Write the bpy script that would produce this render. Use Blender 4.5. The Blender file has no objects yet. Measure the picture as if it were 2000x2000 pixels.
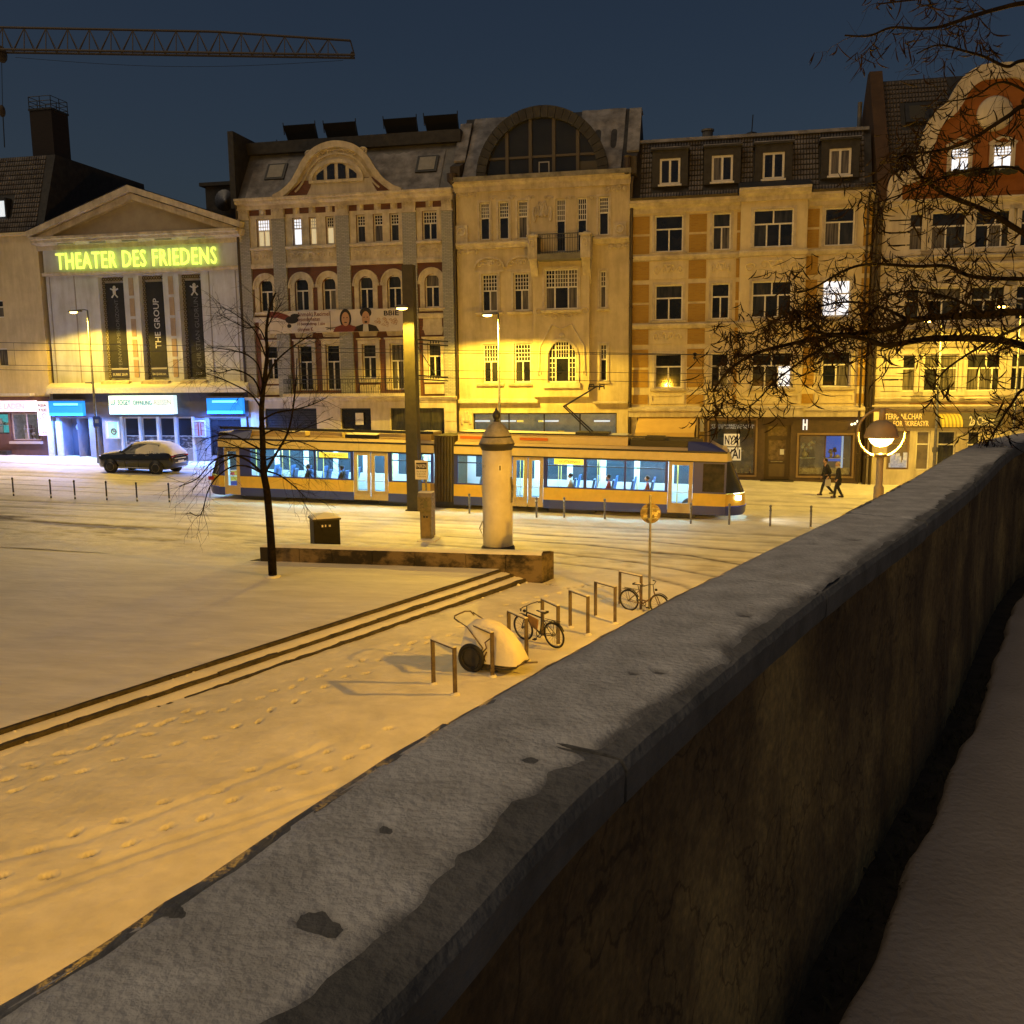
import bpy, bmesh, math, random
import numpy as np
from mathutils import Vector, Matrix
from mathutils.geometry import interpolate_bezier
random.seed(7); RNG = np.random.default_rng(7)
sc = bpy.context.scene
COL = sc.collection
rad = math.radians

# ------------------------------------------------------------------ camera, world, sun, exposure
FPX, HOR, ROLL = 1800.0, 265.0, rad(.6)
_p = math.atan(HOR / FPX)
_fw = Vector((0, math.cos(_p), -math.sin(_p))); _u0 = Vector((0, math.sin(_p), math.cos(_p))); _r0 = Vector((1, 0, 0))
_rt = _r0 * math.cos(ROLL) - _u0 * math.sin(ROLL); _up = _r0 * math.sin(ROLL) + _u0 * math.cos(ROLL)
CAM = Vector((0, 0, 6))
cd = bpy.data.cameras.new('camera'); cam = bpy.data.objects.new('camera', cd); COL.objects.link(cam)
cam.matrix_world = Matrix(((_rt.x, _up.x, -_fw.x, CAM.x), (_rt.y, _up.y, -_fw.y, CAM.y), (_rt.z, _up.z, -_fw.z, CAM.z), (0, 0, 0, 1)))
cd.sensor_width = 36; cd.lens = FPX / 2000 * 36; cd.clip_start = .05; cd.clip_end = 3000
sc.camera = cam

SUN_AZ, SUN_EL = math.atan2(-.80, -.60), rad(52)          # the town's glow comes in low from behind the camera
world = bpy.data.worlds.new('World'); sc.world = world; world.use_nodes = True
nt = world.node_tree; bg = nt.nodes['Background']
sky = nt.nodes.new('ShaderNodeTexSky'); sky.sky_type = 'NISHITA'; sky.sun_disc = False
sky.sun_elevation = SUN_EL; sky.sun_rotation = SUN_AZ; sky.dust_density = 3; sky.air_density = 1.2
hs = nt.nodes.new('ShaderNodeHueSaturation'); hs.inputs['Saturation'].default_value = 1.05
mul = nt.nodes.new('ShaderNodeMixRGB'); mul.blend_type = 'MULTIPLY'; mul.inputs[0].default_value = 1; mul.inputs[2].default_value = (.90, .98, 1.10, 1)
nt.links.new(sky.outputs[0], hs.inputs['Color']); nt.links.new(hs.outputs[0], mul.inputs[1]); nt.links.new(mul.outputs[0], bg.inputs[0])
bg.inputs[1].default_value = .0122

def lamp(name, kind, loc, energy, color, **k):
    d = bpy.data.lights.new(name, kind); d.energy = energy; d.color = color
    for a, b in k.items(): setattr(d, a, b)
    o = bpy.data.objects.new(name, d); COL.objects.link(o); o.location = loc
    return o
sun = lamp('sun', 'SUN', (0, 0, 30), .54, (1, .74, .40), angle=rad(45))
_sd = Vector((math.sin(SUN_AZ) * math.cos(SUN_EL), math.cos(SUN_AZ) * math.cos(SUN_EL), math.sin(SUN_EL)))
sun.rotation_euler = _sd.to_track_quat('Z', 'Y').to_euler()
vs = sc.view_settings; vs.view_transform = 'Standard'; vs.look = 'None'; vs.exposure = 0; vs.gamma = 1; vs.use_curve_mapping = False
sc.render.engine = 'CYCLES'; cy = sc.cycles
cy.use_denoising = True; cy.max_bounces = 6; cy.diffuse_bounces = 3; cy.glossy_bounces = 3; cy.transmission_bounces = 4; cy.transparent_max_bounces = 8
cy.sample_clamp_indirect = 4; cy.caustics_reflective = False; cy.caustics_refractive = False
SODIUM = (1, .61, .05)

# ------------------------------------------------------------------ frames: street coordinates (u along the houses, v away from the camera, z up)
ANG = rad(12); CA, SA = math.cos(ANG), math.sin(ANG); D0 = 53.0
def s2w(u, v, z=0): return Vector((u * CA + v * SA, D0 - u * SA + v * CA, z))
def w2s(x, y): return (x * CA - (y - D0) * SA, x * SA + (y - D0) * CA)
def gz(u): return .46 - .0224 * u
def ray(x, y): return _fw * FPX + _rt * (x - 1000) - _up * (y - 1000)
def F(x, y, v=0.):
    """the point of the upright plane v that the photograph shows at x, y: (u, z)"""
    d = ray(x, y); dv = d.x * SA + d.y * CA; t = (v + D0 * CA) / dv
    p = CAM + d * t; return w2s(p.x, p.y)[0], p.z
def G(x, y):
    """the same for the street: (u, v)"""
    d = ray(x, y); k = gz(0) - CAM.z
    t = (k - .0224 * D0 * SA) / (d.z + .0224 * (d.x * CA - d.y * SA)); p = CAM + d * t
    return w2s(p.x, p.y)
def W(x, y, depth):
    d = ray(x, y); return CAM + d * (depth / d.y)
def H(x, y, z):
    d = ray(x, y); return CAM + d * ((z - CAM.z) / d.z)
ZM = {1: (0, 320, 2.76), 2: (440, 220, 3.865), 3: (440, 560, 3.45), 4: (860, 180, 4.39), 5: (860, 560, 3.45), 6: (1220, 220, 3.864), 7: (1220, 620, 3.864), 8: (1600, 0, 3.865), 9: (1500, 420, 3.332), 10: (1360, 790, 5.084), 11: (1660, 760, 5.682), 12: (0, 750, 8.05), 13: (190, 750, 6.44)}
def P(i, X, Y, v=0.):
    a, b, s = ZM[i]; return F(a + X / s, b + Y / s, v)
def R(i, X0, Y0, X1, Y1, v=0.):
    xm, ym = (X0 + X1) / 2, (Y0 + Y1) / 2
    return (P(i, X0, ym, v)[0], P(i, X1, ym, v)[0], P(i, xm, Y1, v)[1], P(i, xm, Y0, v)[1])

# ------------------------------------------------------------------ materials
MATS = {}
def mat(name, c, rough=.7, c2=None, scale=4., bump=0., bscale=None, metal=0., emit=None, es=1., spec=.5, stretch=None, detail=4., lo=.35, hi=.65, coat=0., streak=0.):
    if name in MATS: return MATS[name]
    m = bpy.data.materials.new(name); m.use_nodes = True; n = m.node_tree; b = n.nodes['Principled BSDF']
    b.inputs['Base Color'].default_value = (*c, 1); b.inputs['Roughness'].default_value = rough
    b.inputs['Metallic'].default_value = metal; b.inputs['Specular IOR Level'].default_value = spec; b.inputs['Coat Weight'].default_value = coat
    tc = n.nodes.new('ShaderNodeTexCoord'); vec = tc.outputs['Object']
    if stretch:
        mp = n.nodes.new('ShaderNodeMapping'); mp.inputs['Scale'].default_value = stretch; n.links.new(vec, mp.inputs[0]); vec = mp.outputs[0]
    if c2:
        t = n.nodes.new('ShaderNodeTexNoise'); t.inputs['Scale'].default_value = scale; t.inputs['Detail'].default_value = detail; t.inputs['Roughness'].default_value = .62
        r = n.nodes.new('ShaderNodeValToRGB'); r.color_ramp.elements[0].position = lo; r.color_ramp.elements[1].position = hi
        r.color_ramp.elements[0].color = (*c, 1); r.color_ramp.elements[1].color = (*c2, 1)
        n.links.new(vec, t.inputs[0]); n.links.new(t.outputs[0], r.inputs[0]); n.links.new(r.outputs[0], b.inputs['Base Color'])
    if streak:                                            # soot and rain marks run down the wall
        mp = n.nodes.new('ShaderNodeMapping'); mp.inputs['Scale'].default_value = (1, 1, .16); t = n.nodes.new('ShaderNodeTexNoise'); t.inputs['Scale'].default_value = 1.7; t.inputs['Detail'].default_value = 9; t.inputs['Roughness'].default_value = .7
        r2 = n.nodes.new('ShaderNodeValToRGB'); r2.color_ramp.elements[0].position = .36; r2.color_ramp.elements[1].position = .58; r2.color_ramp.elements[0].color = (.52, .48, .43, 1); r2.color_ramp.elements[1].color = (1, 1, 1, 1)
        mx = n.nodes.new('ShaderNodeMixRGB'); mx.blend_type = 'MULTIPLY'; mx.inputs[0].default_value = streak; src = b.inputs['Base Color'].links[0].from_socket
        n.links.new(tc.outputs['Object'], mp.inputs[0]); n.links.new(mp.outputs[0], t.inputs[0]); n.links.new(t.outputs[0], r2.inputs[0]); n.links.new(src, mx.inputs[1]); n.links.new(r2.outputs[0], mx.inputs[2]); n.links.new(mx.outputs[0], b.inputs['Base Color'])
    if bump:
        t = n.nodes.new('ShaderNodeTexNoise'); t.inputs['Scale'].default_value = bscale or scale * 3; t.inputs['Detail'].default_value = 5
        bp = n.nodes.new('ShaderNodeBump'); bp.inputs['Strength'].default_value = bump; bp.inputs['Distance'].default_value = .03
        n.links.new(vec, t.inputs[0]); n.links.new(t.outputs[0], bp.inputs['Height']); n.links.new(bp.outputs[0], b.inputs['Normal'])
    if emit:
        b.inputs['Emission Color'].default_value = (*emit, 1); b.inputs['Emission Strength'].default_value = es
    MATS[name] = m; return m
def brick(name, c, c2, mortar, sx=1.0):
    m = mat(name, c, .85, bump=.15, scale=10); n = m.node_tree; b = n.nodes['Principled BSDF']
    tc = n.nodes.new('ShaderNodeTexCoord'); mp = n.nodes.new('ShaderNodeMapping'); mp.inputs['Rotation'].default_value = (rad(90), 0, 0)
    bt = n.nodes.new('ShaderNodeTexBrick'); bt.inputs['Color1'].default_value = (*c, 1); bt.inputs['Color2'].default_value = (*c2, 1); bt.inputs['Mortar'].default_value = (*mortar, 1)
    bt.inputs['Scale'].default_value = 1; bt.inputs['Brick Width'].default_value = .26 * sx; bt.inputs['Row Height'].default_value = .085 * sx; bt.inputs['Mortar Size'].default_value = .012
    n.links.new(tc.outputs['Object'], mp.inputs[0]); n.links.new(mp.outputs[0], bt.inputs[0]); n.links.new(bt.outputs[0], b.inputs['Base Color'])
    return m
def snowmat(name, slush=False, dirt=(.12, .105, .09), c=(.80, .77, .65), c2=(.69, .665, .56), b=.6, bs=7., cs=1.3, **k):
    m = mat(name, c, .6, c2, cs, b, bs, spec=.25, detail=9, **k)
    n = m.node_tree; bs_ = n.nodes['Principled BSDF']
    if slush:
        src = bs_.inputs['Base Color'].links[0].from_socket
        at = n.nodes.new('ShaderNodeAttribute'); at.attribute_name = 'slush'
        tn = n.nodes.new('ShaderNodeTexNoise'); tn.inputs['Scale'].default_value = 5; tn.inputs['Detail'].default_value = 6
        tc = n.nodes.new('ShaderNodeTexCoord'); mp = n.nodes.new('ShaderNodeMapping'); mp.inputs['Scale'].default_value = (.35, 1.6, 1)
        ml = n.nodes.new('ShaderNodeMath'); ml.operation = 'MULTIPLY'; ad = n.nodes.new('ShaderNodeMath'); ad.operation = 'MULTIPLY'; ad.inputs[1].default_value = 1.9; ad.use_clamp = True
        mx = n.nodes.new('ShaderNodeMixRGB'); mx.inputs[2].default_value = (*dirt, 1)
        n.links.new(tc.outputs['Object'], mp.inputs[0]); n.links.new(mp.outputs[0], tn.inputs[0]); n.links.new(at.outputs['Fac'], ml.inputs[0]); n.links.new(tn.outputs[0], ml.inputs[1])
        n.links.new(ml.outputs[0], ad.inputs[0]); n.links.new(ad.outputs[0], mx.inputs[0]); n.links.new(src, mx.inputs[1]); n.links.new(mx.outputs[0], bs_.inputs['Base Color'])
    return m
def emat(name, c, s): return mat(name, tuple(min(1, x) for x in c), .6, emit=c, es=s)
def glassmat(name, tint=(.8, .9, 1.), gl=.12):
    if name in MATS: return MATS[name]
    m = bpy.data.materials.new(name); m.use_nodes = True; n = m.node_tree; n.nodes.remove(n.nodes['Principled BSDF'])
    a = n.nodes.new('ShaderNodeBsdfTransparent'); a.inputs[0].default_value = (*tint, 1); g = n.nodes.new('ShaderNodeBsdfGlossy'); g.inputs['Roughness'].default_value = .05
    x = n.nodes.new('ShaderNodeMixShader'); x.inputs[0].default_value = gl
    n.links.new(a.outputs[0], x.inputs[1]); n.links.new(g.outputs[0], x.inputs[2]); n.links.new(x.outputs[0], n.nodes['Material Output'].inputs[0])
    MATS[name] = m; return m
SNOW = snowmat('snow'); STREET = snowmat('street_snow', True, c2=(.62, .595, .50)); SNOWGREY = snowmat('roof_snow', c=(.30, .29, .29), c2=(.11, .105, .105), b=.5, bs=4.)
SNOWTHIN = snowmat('coping_snow', True, (.26, .235, .20), c=(.88, .81, .70), c2=(.55, .50, .425), b=.4, bs=70., cs=11., lo=.30, hi=.66)
PLAZA = snowmat('plaza_snow', c2=(.64, .615, .52), b=.8, bs=3.2, cs=.8, stretch=(.8, 2.6, 1))
TERR = snowmat('trodden_gritty_snow', c=(.50, .42, .35), c2=(.40, .33, .27), b=.5, bs=30.)
GD = [mat('dark_glass', (.010, .012, .016), .03, (.022, .022, .026), 1.5, spec=.6), mat('dusky_glass', (.018, .020, .022), .04, (.05, .05, .05), 2.2, stretch=(3, 1, .4), spec=.6), mat('curtained_glass', (.035, .034, .032), .06, (.20, .18, .15), 2.5, stretch=(6, 1, .25), spec=.6)]
GLIT = emat('lit_white_glass', (.85, .90, 1.0), 1.05); GWARM = emat('lit_warm_glass', (.80, .70, .42), .50); GDIM = emat('lit_dim_glass', (.75, .68, .45), .42)
WHITE = mat('white_paint', (.74, .72, .68), .5, (.62, .6, .56), 6); DARK = mat('dark_metal', (.012, .012, .013), .5, (.03, .03, .03), 8)
STEEL = mat('galvanised_steel', (.24, .24, .25), .45, (.14, .14, .15), 9, metal=.7); BLACK = mat('black_plastic', (.01, .01, .011), .45)
CREAM = mat('cream_plaster', (.62, .53, .34), .85, (.50, .42, .26), 1.2, .12, 40, detail=8, streak=.5); TRIM = mat('cream_trim', (.64, .57, .43), .8, (.46, .40, .30), 2.2, .15, 30, streak=.6)
SLATE = mat('dark_slate', (.016, .015, .015), .7, (.038, .036, .035), 3, .3, 14); ZINC = mat('zinc_sheet', (.10, .10, .10), .55, (.17, .165, .16), 2)
PIPE = mat('brown_pipe', (.05, .035, .025), .5); STONE = mat('dark_stone', (.022, .018, .014), .85, (.06, .05, .038), 5, .4, 25, detail=8)

# ------------------------------------------------------------------ mesh builder and scene tree
class MB:
    def __init__(s): s.v = []; s.f = []
    def add(s, vs, fs):
        n = len(s.v); s.v += [tuple(p) for p in vs]; s.f += [tuple(i + n for i in f) for f in fs]; return s
    def quad(s, a, b, c, d): return s.add((a, b, c, d), ((0, 1, 2, 3),))
    def box(s, u0, u1, v0, v1, z0, z1):
        return s.add(((u0, v0, z0), (u1, v0, z0), (u1, v1, z0), (u0, v1, z0), (u0, v0, z1), (u1, v0, z1), (u1, v1, z1), (u0, v1, z1)),
                     ((0, 3, 2, 1), (4, 5, 6, 7), (0, 1, 5, 4), (1, 2, 6, 5), (2, 3, 7, 6), (3, 0, 4, 7)))
    def poly(s, pts, v0, v1):
        """outline in (u, z) extruded from v0 to v1"""
        n = len(pts); vs = [(u, v0, z) for u, z in pts] + [(u, v1, z) for u, z in pts]
        return s.add(vs, [tuple(range(n)), tuple(range(2 * n - 1, n - 1, -1))] + [(i, i + n, (i + 1) % n + n, (i + 1) % n) for i in range(n)])
    def prof(s, u0, u1, pts):
        """profile in (v, z) run along u"""
        n = len(pts); vs = [(u0, v, z) for v, z in pts] + [(u1, v, z) for v, z in pts]
        return s.add(vs, [tuple(range(n)), tuple(range(2 * n - 1, n - 1, -1))] + [(i, i + n, (i + 1) % n + n, (i + 1) % n) for i in range(n)])
    def band(s, pts, w, v0, v1):
        """moulding of width w along a line in (u, z)"""
        n = len(pts); L = []
        for i, (x, y) in enumerate(pts):
            a = pts[max(0, i - 1)]; b = pts[min(n - 1, i + 1)]; dx, dy = b[0] - a[0], b[1] - a[1]; l = math.hypot(dx, dy) or 1
            L.append((x - dy / l * w / 2, y + dx / l * w / 2, x + dy / l * w / 2, y - dx / l * w / 2))
        vs = []
        for a, b, c, d in L: vs += [(a, v0, b), (c, v0, d), (c, v1, d), (a, v1, b)]
        fs = [(0, 1, 2, 3), (4 * n - 1, 4 * n - 2, 4 * n - 3, 4 * n - 4)]
        for i in range(n - 1):
            k = 4 * i
            for j in range(4): fs.append((k + j, k + 4 + j, k + 4 + (j + 1) % 4, k + (j + 1) % 4))
        return s.add(vs, fs)
    def tube(s, pts, r, n=6, r2=None):
        pts = [Vector(p) for p in pts]; m = len(pts); vs = []; fs = []; prev = None
        for i, p in enumerate(pts):
            t = (pts[min(m - 1, i + 1)] - pts[max(0, i - 1)]); t = t.normalized() if t.length > 1e-9 else Vector((0, 0, 1))
            if prev is None: prev = t.orthogonal().normalized()
            x = (prev - t * prev.dot(t)); x = x.normalized() if x.length > 1e-6 else t.orthogonal().normalized(); prev = x; y = t.cross(x)
            rr = r if r2 is None else r + (r2 - r) * i / max(1, m - 1)
            for k in range(n):
                a = 2 * math.pi * k / n; vs.append(p + x * (rr * math.cos(a)) + y * (rr * math.sin(a)))
        for i in range(m - 1):
            for k in range(n): fs.append((i * n + k, i * n + (k + 1) % n, (i + 1) * n + (k + 1) % n, (i + 1) * n + k))
        fs += [tuple(range(n - 1, -1, -1)), tuple(range((m - 1) * n, m * n))]
        return s.add(vs, fs)
    def lathe(s, prof, n=24, c=(0, 0, 0), ax='z', a0=0, a1=2 * math.pi, caps=True):
        """profile of (radius, height) turned about an axis"""
        full = abs(a1 - a0 - 2 * math.pi) < 1e-6; k = n if full else n + 1; vs = []; fs = []
        for r, h in prof:
            for i in range(k):
                a = a0 + (a1 - a0) * i / n; p = (r * math.cos(a), r * math.sin(a), h)
                if ax == 'y': p = (p[0], h, p[1])
                if ax == 'x': p = (h, p[0], p[1])
                vs.append((p[0] + c[0], p[1] + c[1], p[2] + c[2]))
        for j in range(len(prof) - 1):
            for i in range(n): fs.append((j * k + i, j * k + (i + 1) % k, (j + 1) * k + (i + 1) % k, (j + 1) * k + i))
        if full and caps:
            if prof[0][0] > 1e-6: fs.append(tuple(range(n - 1, -1, -1)))
            if prof[-1][0] > 1e-6: fs.append(tuple(range((len(prof) - 1) * k, len(prof) * k)))
        return s.add(vs, fs)
    def torus(s, R_, r, c=(0, 0, 0), ax='y', n=28, m=7):
        return s.lathe([(R_ + r * math.cos(2 * math.pi * i / m), r * math.sin(2 * math.pi * i / m)) for i in range(m + 1)], n, c, ax, caps=False)
    def sphere(s, c, rx, ry=None, rz=None, n=12, m=8):
        ry = ry or rx; rz = rz or rx; vs = []; fs = []
        for j in range(m + 1):
            t = math.pi * j / m
            for i in range(n):
                a = 2 * math.pi * i / n; vs.append((c[0] + rx * math.sin(t) * math.cos(a), c[1] + ry * math.sin(t) * math.sin(a), c[2] + rz * math.cos(t)))
        for j in range(m):
            for i in range(n): fs.append((j * n + i, (j + 1) * n + i, (j + 1) * n + (i + 1) % n, j * n + (i + 1) % n))
        return s.add(vs, fs)
    def sheet(s, u0, u1, z0, z1, v, holes=(), depth=.2):
        """upright sheet facing the street with openings and their reveals"""
        us = sorted({u0, u1, *[h[0] for h in holes], *[h[1] for h in holes]}); zs = sorted({z0, z1, *[h[2] for h in holes], *[h[3] for h in holes]})
        us = [x for x in us if u0 <= x <= u1]; zs = [x for x in zs if z0 <= x <= z1]
        for i in range(len(us) - 1):
            for j in range(len(zs) - 1):
                a, b, c, d = us[i], us[i + 1], zs[j], zs[j + 1]; x, y = (a + b) / 2, (c + d) / 2
                if b - a < 1e-6 or d - c < 1e-6: continue
                if any(h[0] < x < h[1] and h[2] < y < h[3] for h in holes): continue
                s.quad((a, v, c), (b, v, c), (b, v, d), (a, v, d))
        for a, b, c, d in holes:
            w = v + depth
            s.quad((a, v, c), (a, v, d), (a, w, d), (a, w, c)); s.quad((b, v, d), (b, v, c), (b, w, c), (b, w, d))
            s.quad((a, v, d), (b, v, d), (b, w, d), (a, w, d)); s.quad((b, v, c), (a, v, c), (a, w, c), (b, w, c))
        return s
    def archfill(s, u0, u1, zs, zt, v, depth=.2, n=10):
        """closes the corners above an arch inside a square opening"""
        uc = (u0 + u1) / 2; hw = (u1 - u0) / 2; h = zt - zs
        pts = [(uc - hw * math.cos(math.pi * i / n), zs + h * math.sin(math.pi * i / n) - .002) for i in range(n + 1)]
        for i in range(n):
            (a, b), (c, d) = pts[i], pts[i + 1]
            s.quad((a, v, b), (c, v, d), (c, v, zt), (a, v, zt)); s.quad((a, v, b), (a, v + depth, b), (c, v + depth, d), (c, v, d))
        return s
BASE = {}
def link(o, parent=None):
    COL.objects.link(o)
    if parent is not None: o.parent = parent
    return o
def mesh_of(name, mb, base=(0, 0, 0), smooth=False):
    me = bpy.data.meshes.new(name); bx, by, bz = base
    me.from_pydata([(x - bx, y - by, z - bz) for x, y, z in mb.v], [], mb.f); me.update()
    if smooth: me.polygons.foreach_set('use_smooth', [True] * len(me.polygons))
    return me
def part(parent, name, mb, m, smooth=False, label=None, kind=None):
    base = BASE[parent.name]; me = mesh_of(name, mb, base, smooth); me.materials.append(m)
    o = link(bpy.data.objects.new(name, me), parent); BASE[o.name] = base
    if label: o['label'] = label
    if kind: o['kind'] = kind
    return o
def thing(name, label, cat, base=(0, 0, 0), street=True, group=None, kind='thing', rot=None):
    """an Empty at the thing's base; its parts are given in street (or world) coordinates"""
    o = link(bpy.data.objects.new(name, None)); o.empty_display_size = .2
    if street: o.location = s2w(*base); o.rotation_euler = (0, 0, -ANG)
    else: o.location = base
    if rot: o.rotation_euler = rot
    o['label'] = label; o['category'] = cat; o['kind'] = kind
    if group: o['group'] = group
    BASE[o.name] = tuple(base); return o
def proto(name, label, cat, group=None):
    """a thing built about its own origin, placed later"""
    o = thing(name, label, cat, (0, 0, 0), False, group); return o
def place(o, loc, rz=0., scale=1., rx=0., ry=0.):
    o.location = loc; o.rotation_euler = (rx, ry, rz); o.scale = (scale,) * 3; return o
def copy_tree(o, label=None, parent=None):
    c = o.copy(); link(c, parent); BASE[c.name] = BASE.get(o.name, (0, 0, 0))
    if label: c['label'] = label
    for ch in o.children: copy_tree(ch, None, c)
    return c
def struct(name, mb, m, label, cat, smooth=False, street=True, kind='structure'):
    me = mesh_of(name, mb, (0, 0, 0), smooth); me.materials.append(m); o = link(bpy.data.objects.new(name, me))
    if street: o.location = s2w(0, 0, 0); o.rotation_euler = (0, 0, -ANG)
    o['kind'] = kind; o['label'] = label; o['category'] = cat; BASE[o.name] = (0, 0, 0); return o
def lettering(parent, name, txt, m, u, z, v, h, width=None, rot=0., depth=.02, align='CENTER', bold=.0, spacing=1.):
    c = bpy.data.curves.new(name, 'FONT'); c.body = txt; c.align_x = align; c.align_y = 'CENTER'; c.size = 1; c.extrude = 0; c.offset = bold; c.resolution_u = 2; c.space_character = spacing; c.space_line = .9
    o = bpy.data.objects.new(name, c); COL.objects.link(o); bpy.context.view_layer.update()
    me = bpy.data.meshes.new_from_object(o.evaluated_get(bpy.context.evaluated_depsgraph_get())); bpy.data.objects.remove(o)
    xs = [p.co.x for p in me.vertices]; ys = [p.co.y for p in me.vertices]; w = (max(xs) - min(xs)) or 1; hh = (max(ys) - min(ys)) or 1; xc = (max(xs) + min(xs)) / 2; yc = (max(ys) + min(ys)) / 2
    sy = h / hh; sx = width / w if width else sy; ca, sa = math.cos(rot), math.sin(rot); out = MB()
    vs = []
    for p in me.vertices:
        a, b = (p.co.x - xc) * sx, (p.co.y - yc) * sy
        vs.append((u + a * ca - b * sa, v, z + a * sa + b * ca))
    fs = [tuple(f.vertices) for f in me.polygons]
    out.add(vs, fs)
    if depth:                                             # give the letters a thickness
        e = {}
        for f in fs:
            for i in range(len(f)):
                k = (f[i], f[(i + 1) % len(f)])
                if (k[1], k[0]) in e: del e[(k[1], k[0])]
                else: e[k] = 1
        n = len(vs); out.v += [(a, b + depth, c_) for a, b, c_ in vs]; out.f += [(a, b, b + n, a + n) for a, b in e]
    bpy.data.meshes.remove(me); return part(parent, name, out, m)
def scroll(mb, u, z, w, h, v, r=.035, turns=1.2, flip=1):
    pts = []
    for i in range(15):
        t = i / 14; a = turns * 2 * math.pi * t; q = 1 - .8 * t
        pts.append((u + flip * w / 2 * (-math.cos(a) * q), v, z + h / 2 * math.sin(a) * q))
    mb.tube(pts, r, 5, r * .6)
def relief(mb, r, v, n=2, rad_=.035):
    rad_ *= 1.5
    """carved garland: pairs of scrolls about the middle of a panel"""
    u0, u1, z0, z1 = r; uc, zc = (u0 + u1) / 2, (z0 + z1) / 2; W_ = (u1 - u0) / 2
    for k in range(n):
        for s in (-1, 1):
            scroll(mb, uc + s * W_ * (k + .55) / n, zc + (z1 - z0) * .06 * (-1) ** k, W_ / n * .8, (z1 - z0) * .62, v, rad_, 1.1 + .2 * k, s)
    mb.tube([(uc - W_ * .35, v, zc + (z1 - z0) * .36), (uc, v, zc + (z1 - z0) * .30), (uc + W_ * .35, v, zc + (z1 - z0) * .36)], rad_, 5)
    mb.sphere((uc, v, zc), rad_ * 2, rad_, rad_ * 2.4, 7, 5)
KIND = {
    'T1': [(.68, [(1, 1, 1)]), (.32, [(1, 1, 1)])], 'T2': [(.64, [(.5, 1, 1)] * 2), (.36, [(1, 1, 1)])], 'T3': [(.63, [(1 / 3, 1, 1)] * 3), (.37, [(.5, 1, 1)] * 2)],
    'G1': [(.60, [(1, 1, 1)]), (.40, [(1, 4, 4)])], 'G2': [(.56, [(.5, 1, 1)] * 2), (.44, [(1, 5, 4)])], 'G3': [(.56, [(.28, 1, 1), (.44, 1, 1), (.28, 1, 1)]), (.44, [(.28, 3, 4), (.44, 5, 4), (.28, 3, 4)])],
    'C2': [(1, [(.5, 1, 1)] * 2)], 'C1': [(1, [(1, 1, 1)])], 'B1': [(.64, [(1, 1, 1)]), (.36, [(1, 3, 3)])], 'B2': [(.60, [(.5, 1, 1)] * 2), (.40, [(1, 5, 3)])],
    'N1': [(.60, [(1, 1, 1)]), (.40, [(1, 2, 3)])], 'AR': [(.60, [(.24, 2, 5), (.52, 1, 1), (.24, 2, 5)]), (.40, [(.24, 2, 2), (.52, 5, 4), (.24, 2, 2)])], 'S4': [(1, [(.25, 1, 1)] * 4)], 'S2': [(1, [(.5, 1, 1)] * 2)], 'L4': [(.5, [(.25, 1, 1)] * 4), (.5, [(.25, 1, 1)] * 4)]}
def win(b, r, kind, v=.12, glass=None, fm=None, t=.075, mu=.035, label=None, sill=False, depth=.06, lit=None):
    """a window: frame with its bars, panes behind it"""
    u0, u1, z0, z1 = r; rows = KIND[kind]; z = z0 + t; av = (z1 - z0) - t * (len(rows) + 1); holes = []; lights = []
    for h, cols in rows:
        hh = av * h; u = u0 + t; aw = (u1 - u0) - t * (len(cols) + 1)
        for w, nx, nz in cols:
            ww = aw * w; cw = (ww - mu * (nx - 1)) / nx; ch = (hh - mu * (nz - 1)) / nz; lights.append((u, u + ww, z, z + hh))
            for i in range(nx):
                for j in range(nz): holes.append((u + i * (cw + mu), u + i * (cw + mu) + cw, z + j * (ch + mu), z + j * (ch + mu) + ch))
            u += ww + t
        z += hh + t
    f = part(b, 'window', MB().sheet(u0, u1, z0, z1, v, holes, depth), fm or WHITE, label=label)
    for i, (a, c, d, e) in enumerate(lights):
        g = glass or random.choices(GD, (5, 3, 3))[0]
        if lit and i in lit: g = lit[i]
        part(f, 'pane', MB().quad((a - .02, v + depth * .7, d - .02), (c + .02, v + depth * .7, d - .02), (c + .02, v + depth * .7, e + .02), (a - .02, v + depth * .7, e + .02)), g)
    if sill: part(f, 'sill', MB().prof(u0 - .12, u1 + .12, [(-.10, z0 - .12), (v, z0 - .12), (v, z0 + .01), (-.10, z0 - .03)]), TRIM)
    return f
def tiles(b, u0, u1, v0, z0, v1, z1, m, skip=(), tw=.26, th=.42, name='roof_tile_courses'):
    """tiles laid on a slope, each a raised piece with a gap round it"""
    L = math.hypot(v1 - v0, z1 - z0); rows = max(1, int(L / th)); cols = max(1, int((u1 - u0) / tw)); mb = MB(); dv, dz = (v1 - v0) / L, (z1 - z0) / L; nv, nz_ = -dz, dv
    for j in range(rows):
        for i in range(cols):
            a = u0 + (u1 - u0) * (i + .11) / cols; c = u0 + (u1 - u0) * (i + .89) / cols; mid = (a + c) / 2; s0 = j * L / rows + .035; s1 = (j + .90) * L / rows
            zc = z0 + dz * (s0 + s1) / 2
            if any(k[0] < mid < k[1] and k[2] < zc < k[3] for k in skip): continue
            h = .035 + random.uniform(-.008, .008); vs = []
            for s_, e in ((s0, h + .02), (s1, h - .02)):
                for x, o in ((a, 0), (a + (c - a) * .3, e), (a + (c - a) * .7, e), (c, 0)): vs.append((x, v0 + dv * s_ + nv * o, z0 + dz * s_ + nz_ * o))
            mb.add(vs, ((0, 1, 5, 4), (1, 2, 6, 5), (2, 3, 7, 6), (0, 3, 2, 1)))
    return part(b, name, mb, m, kind='stuff')
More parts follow.
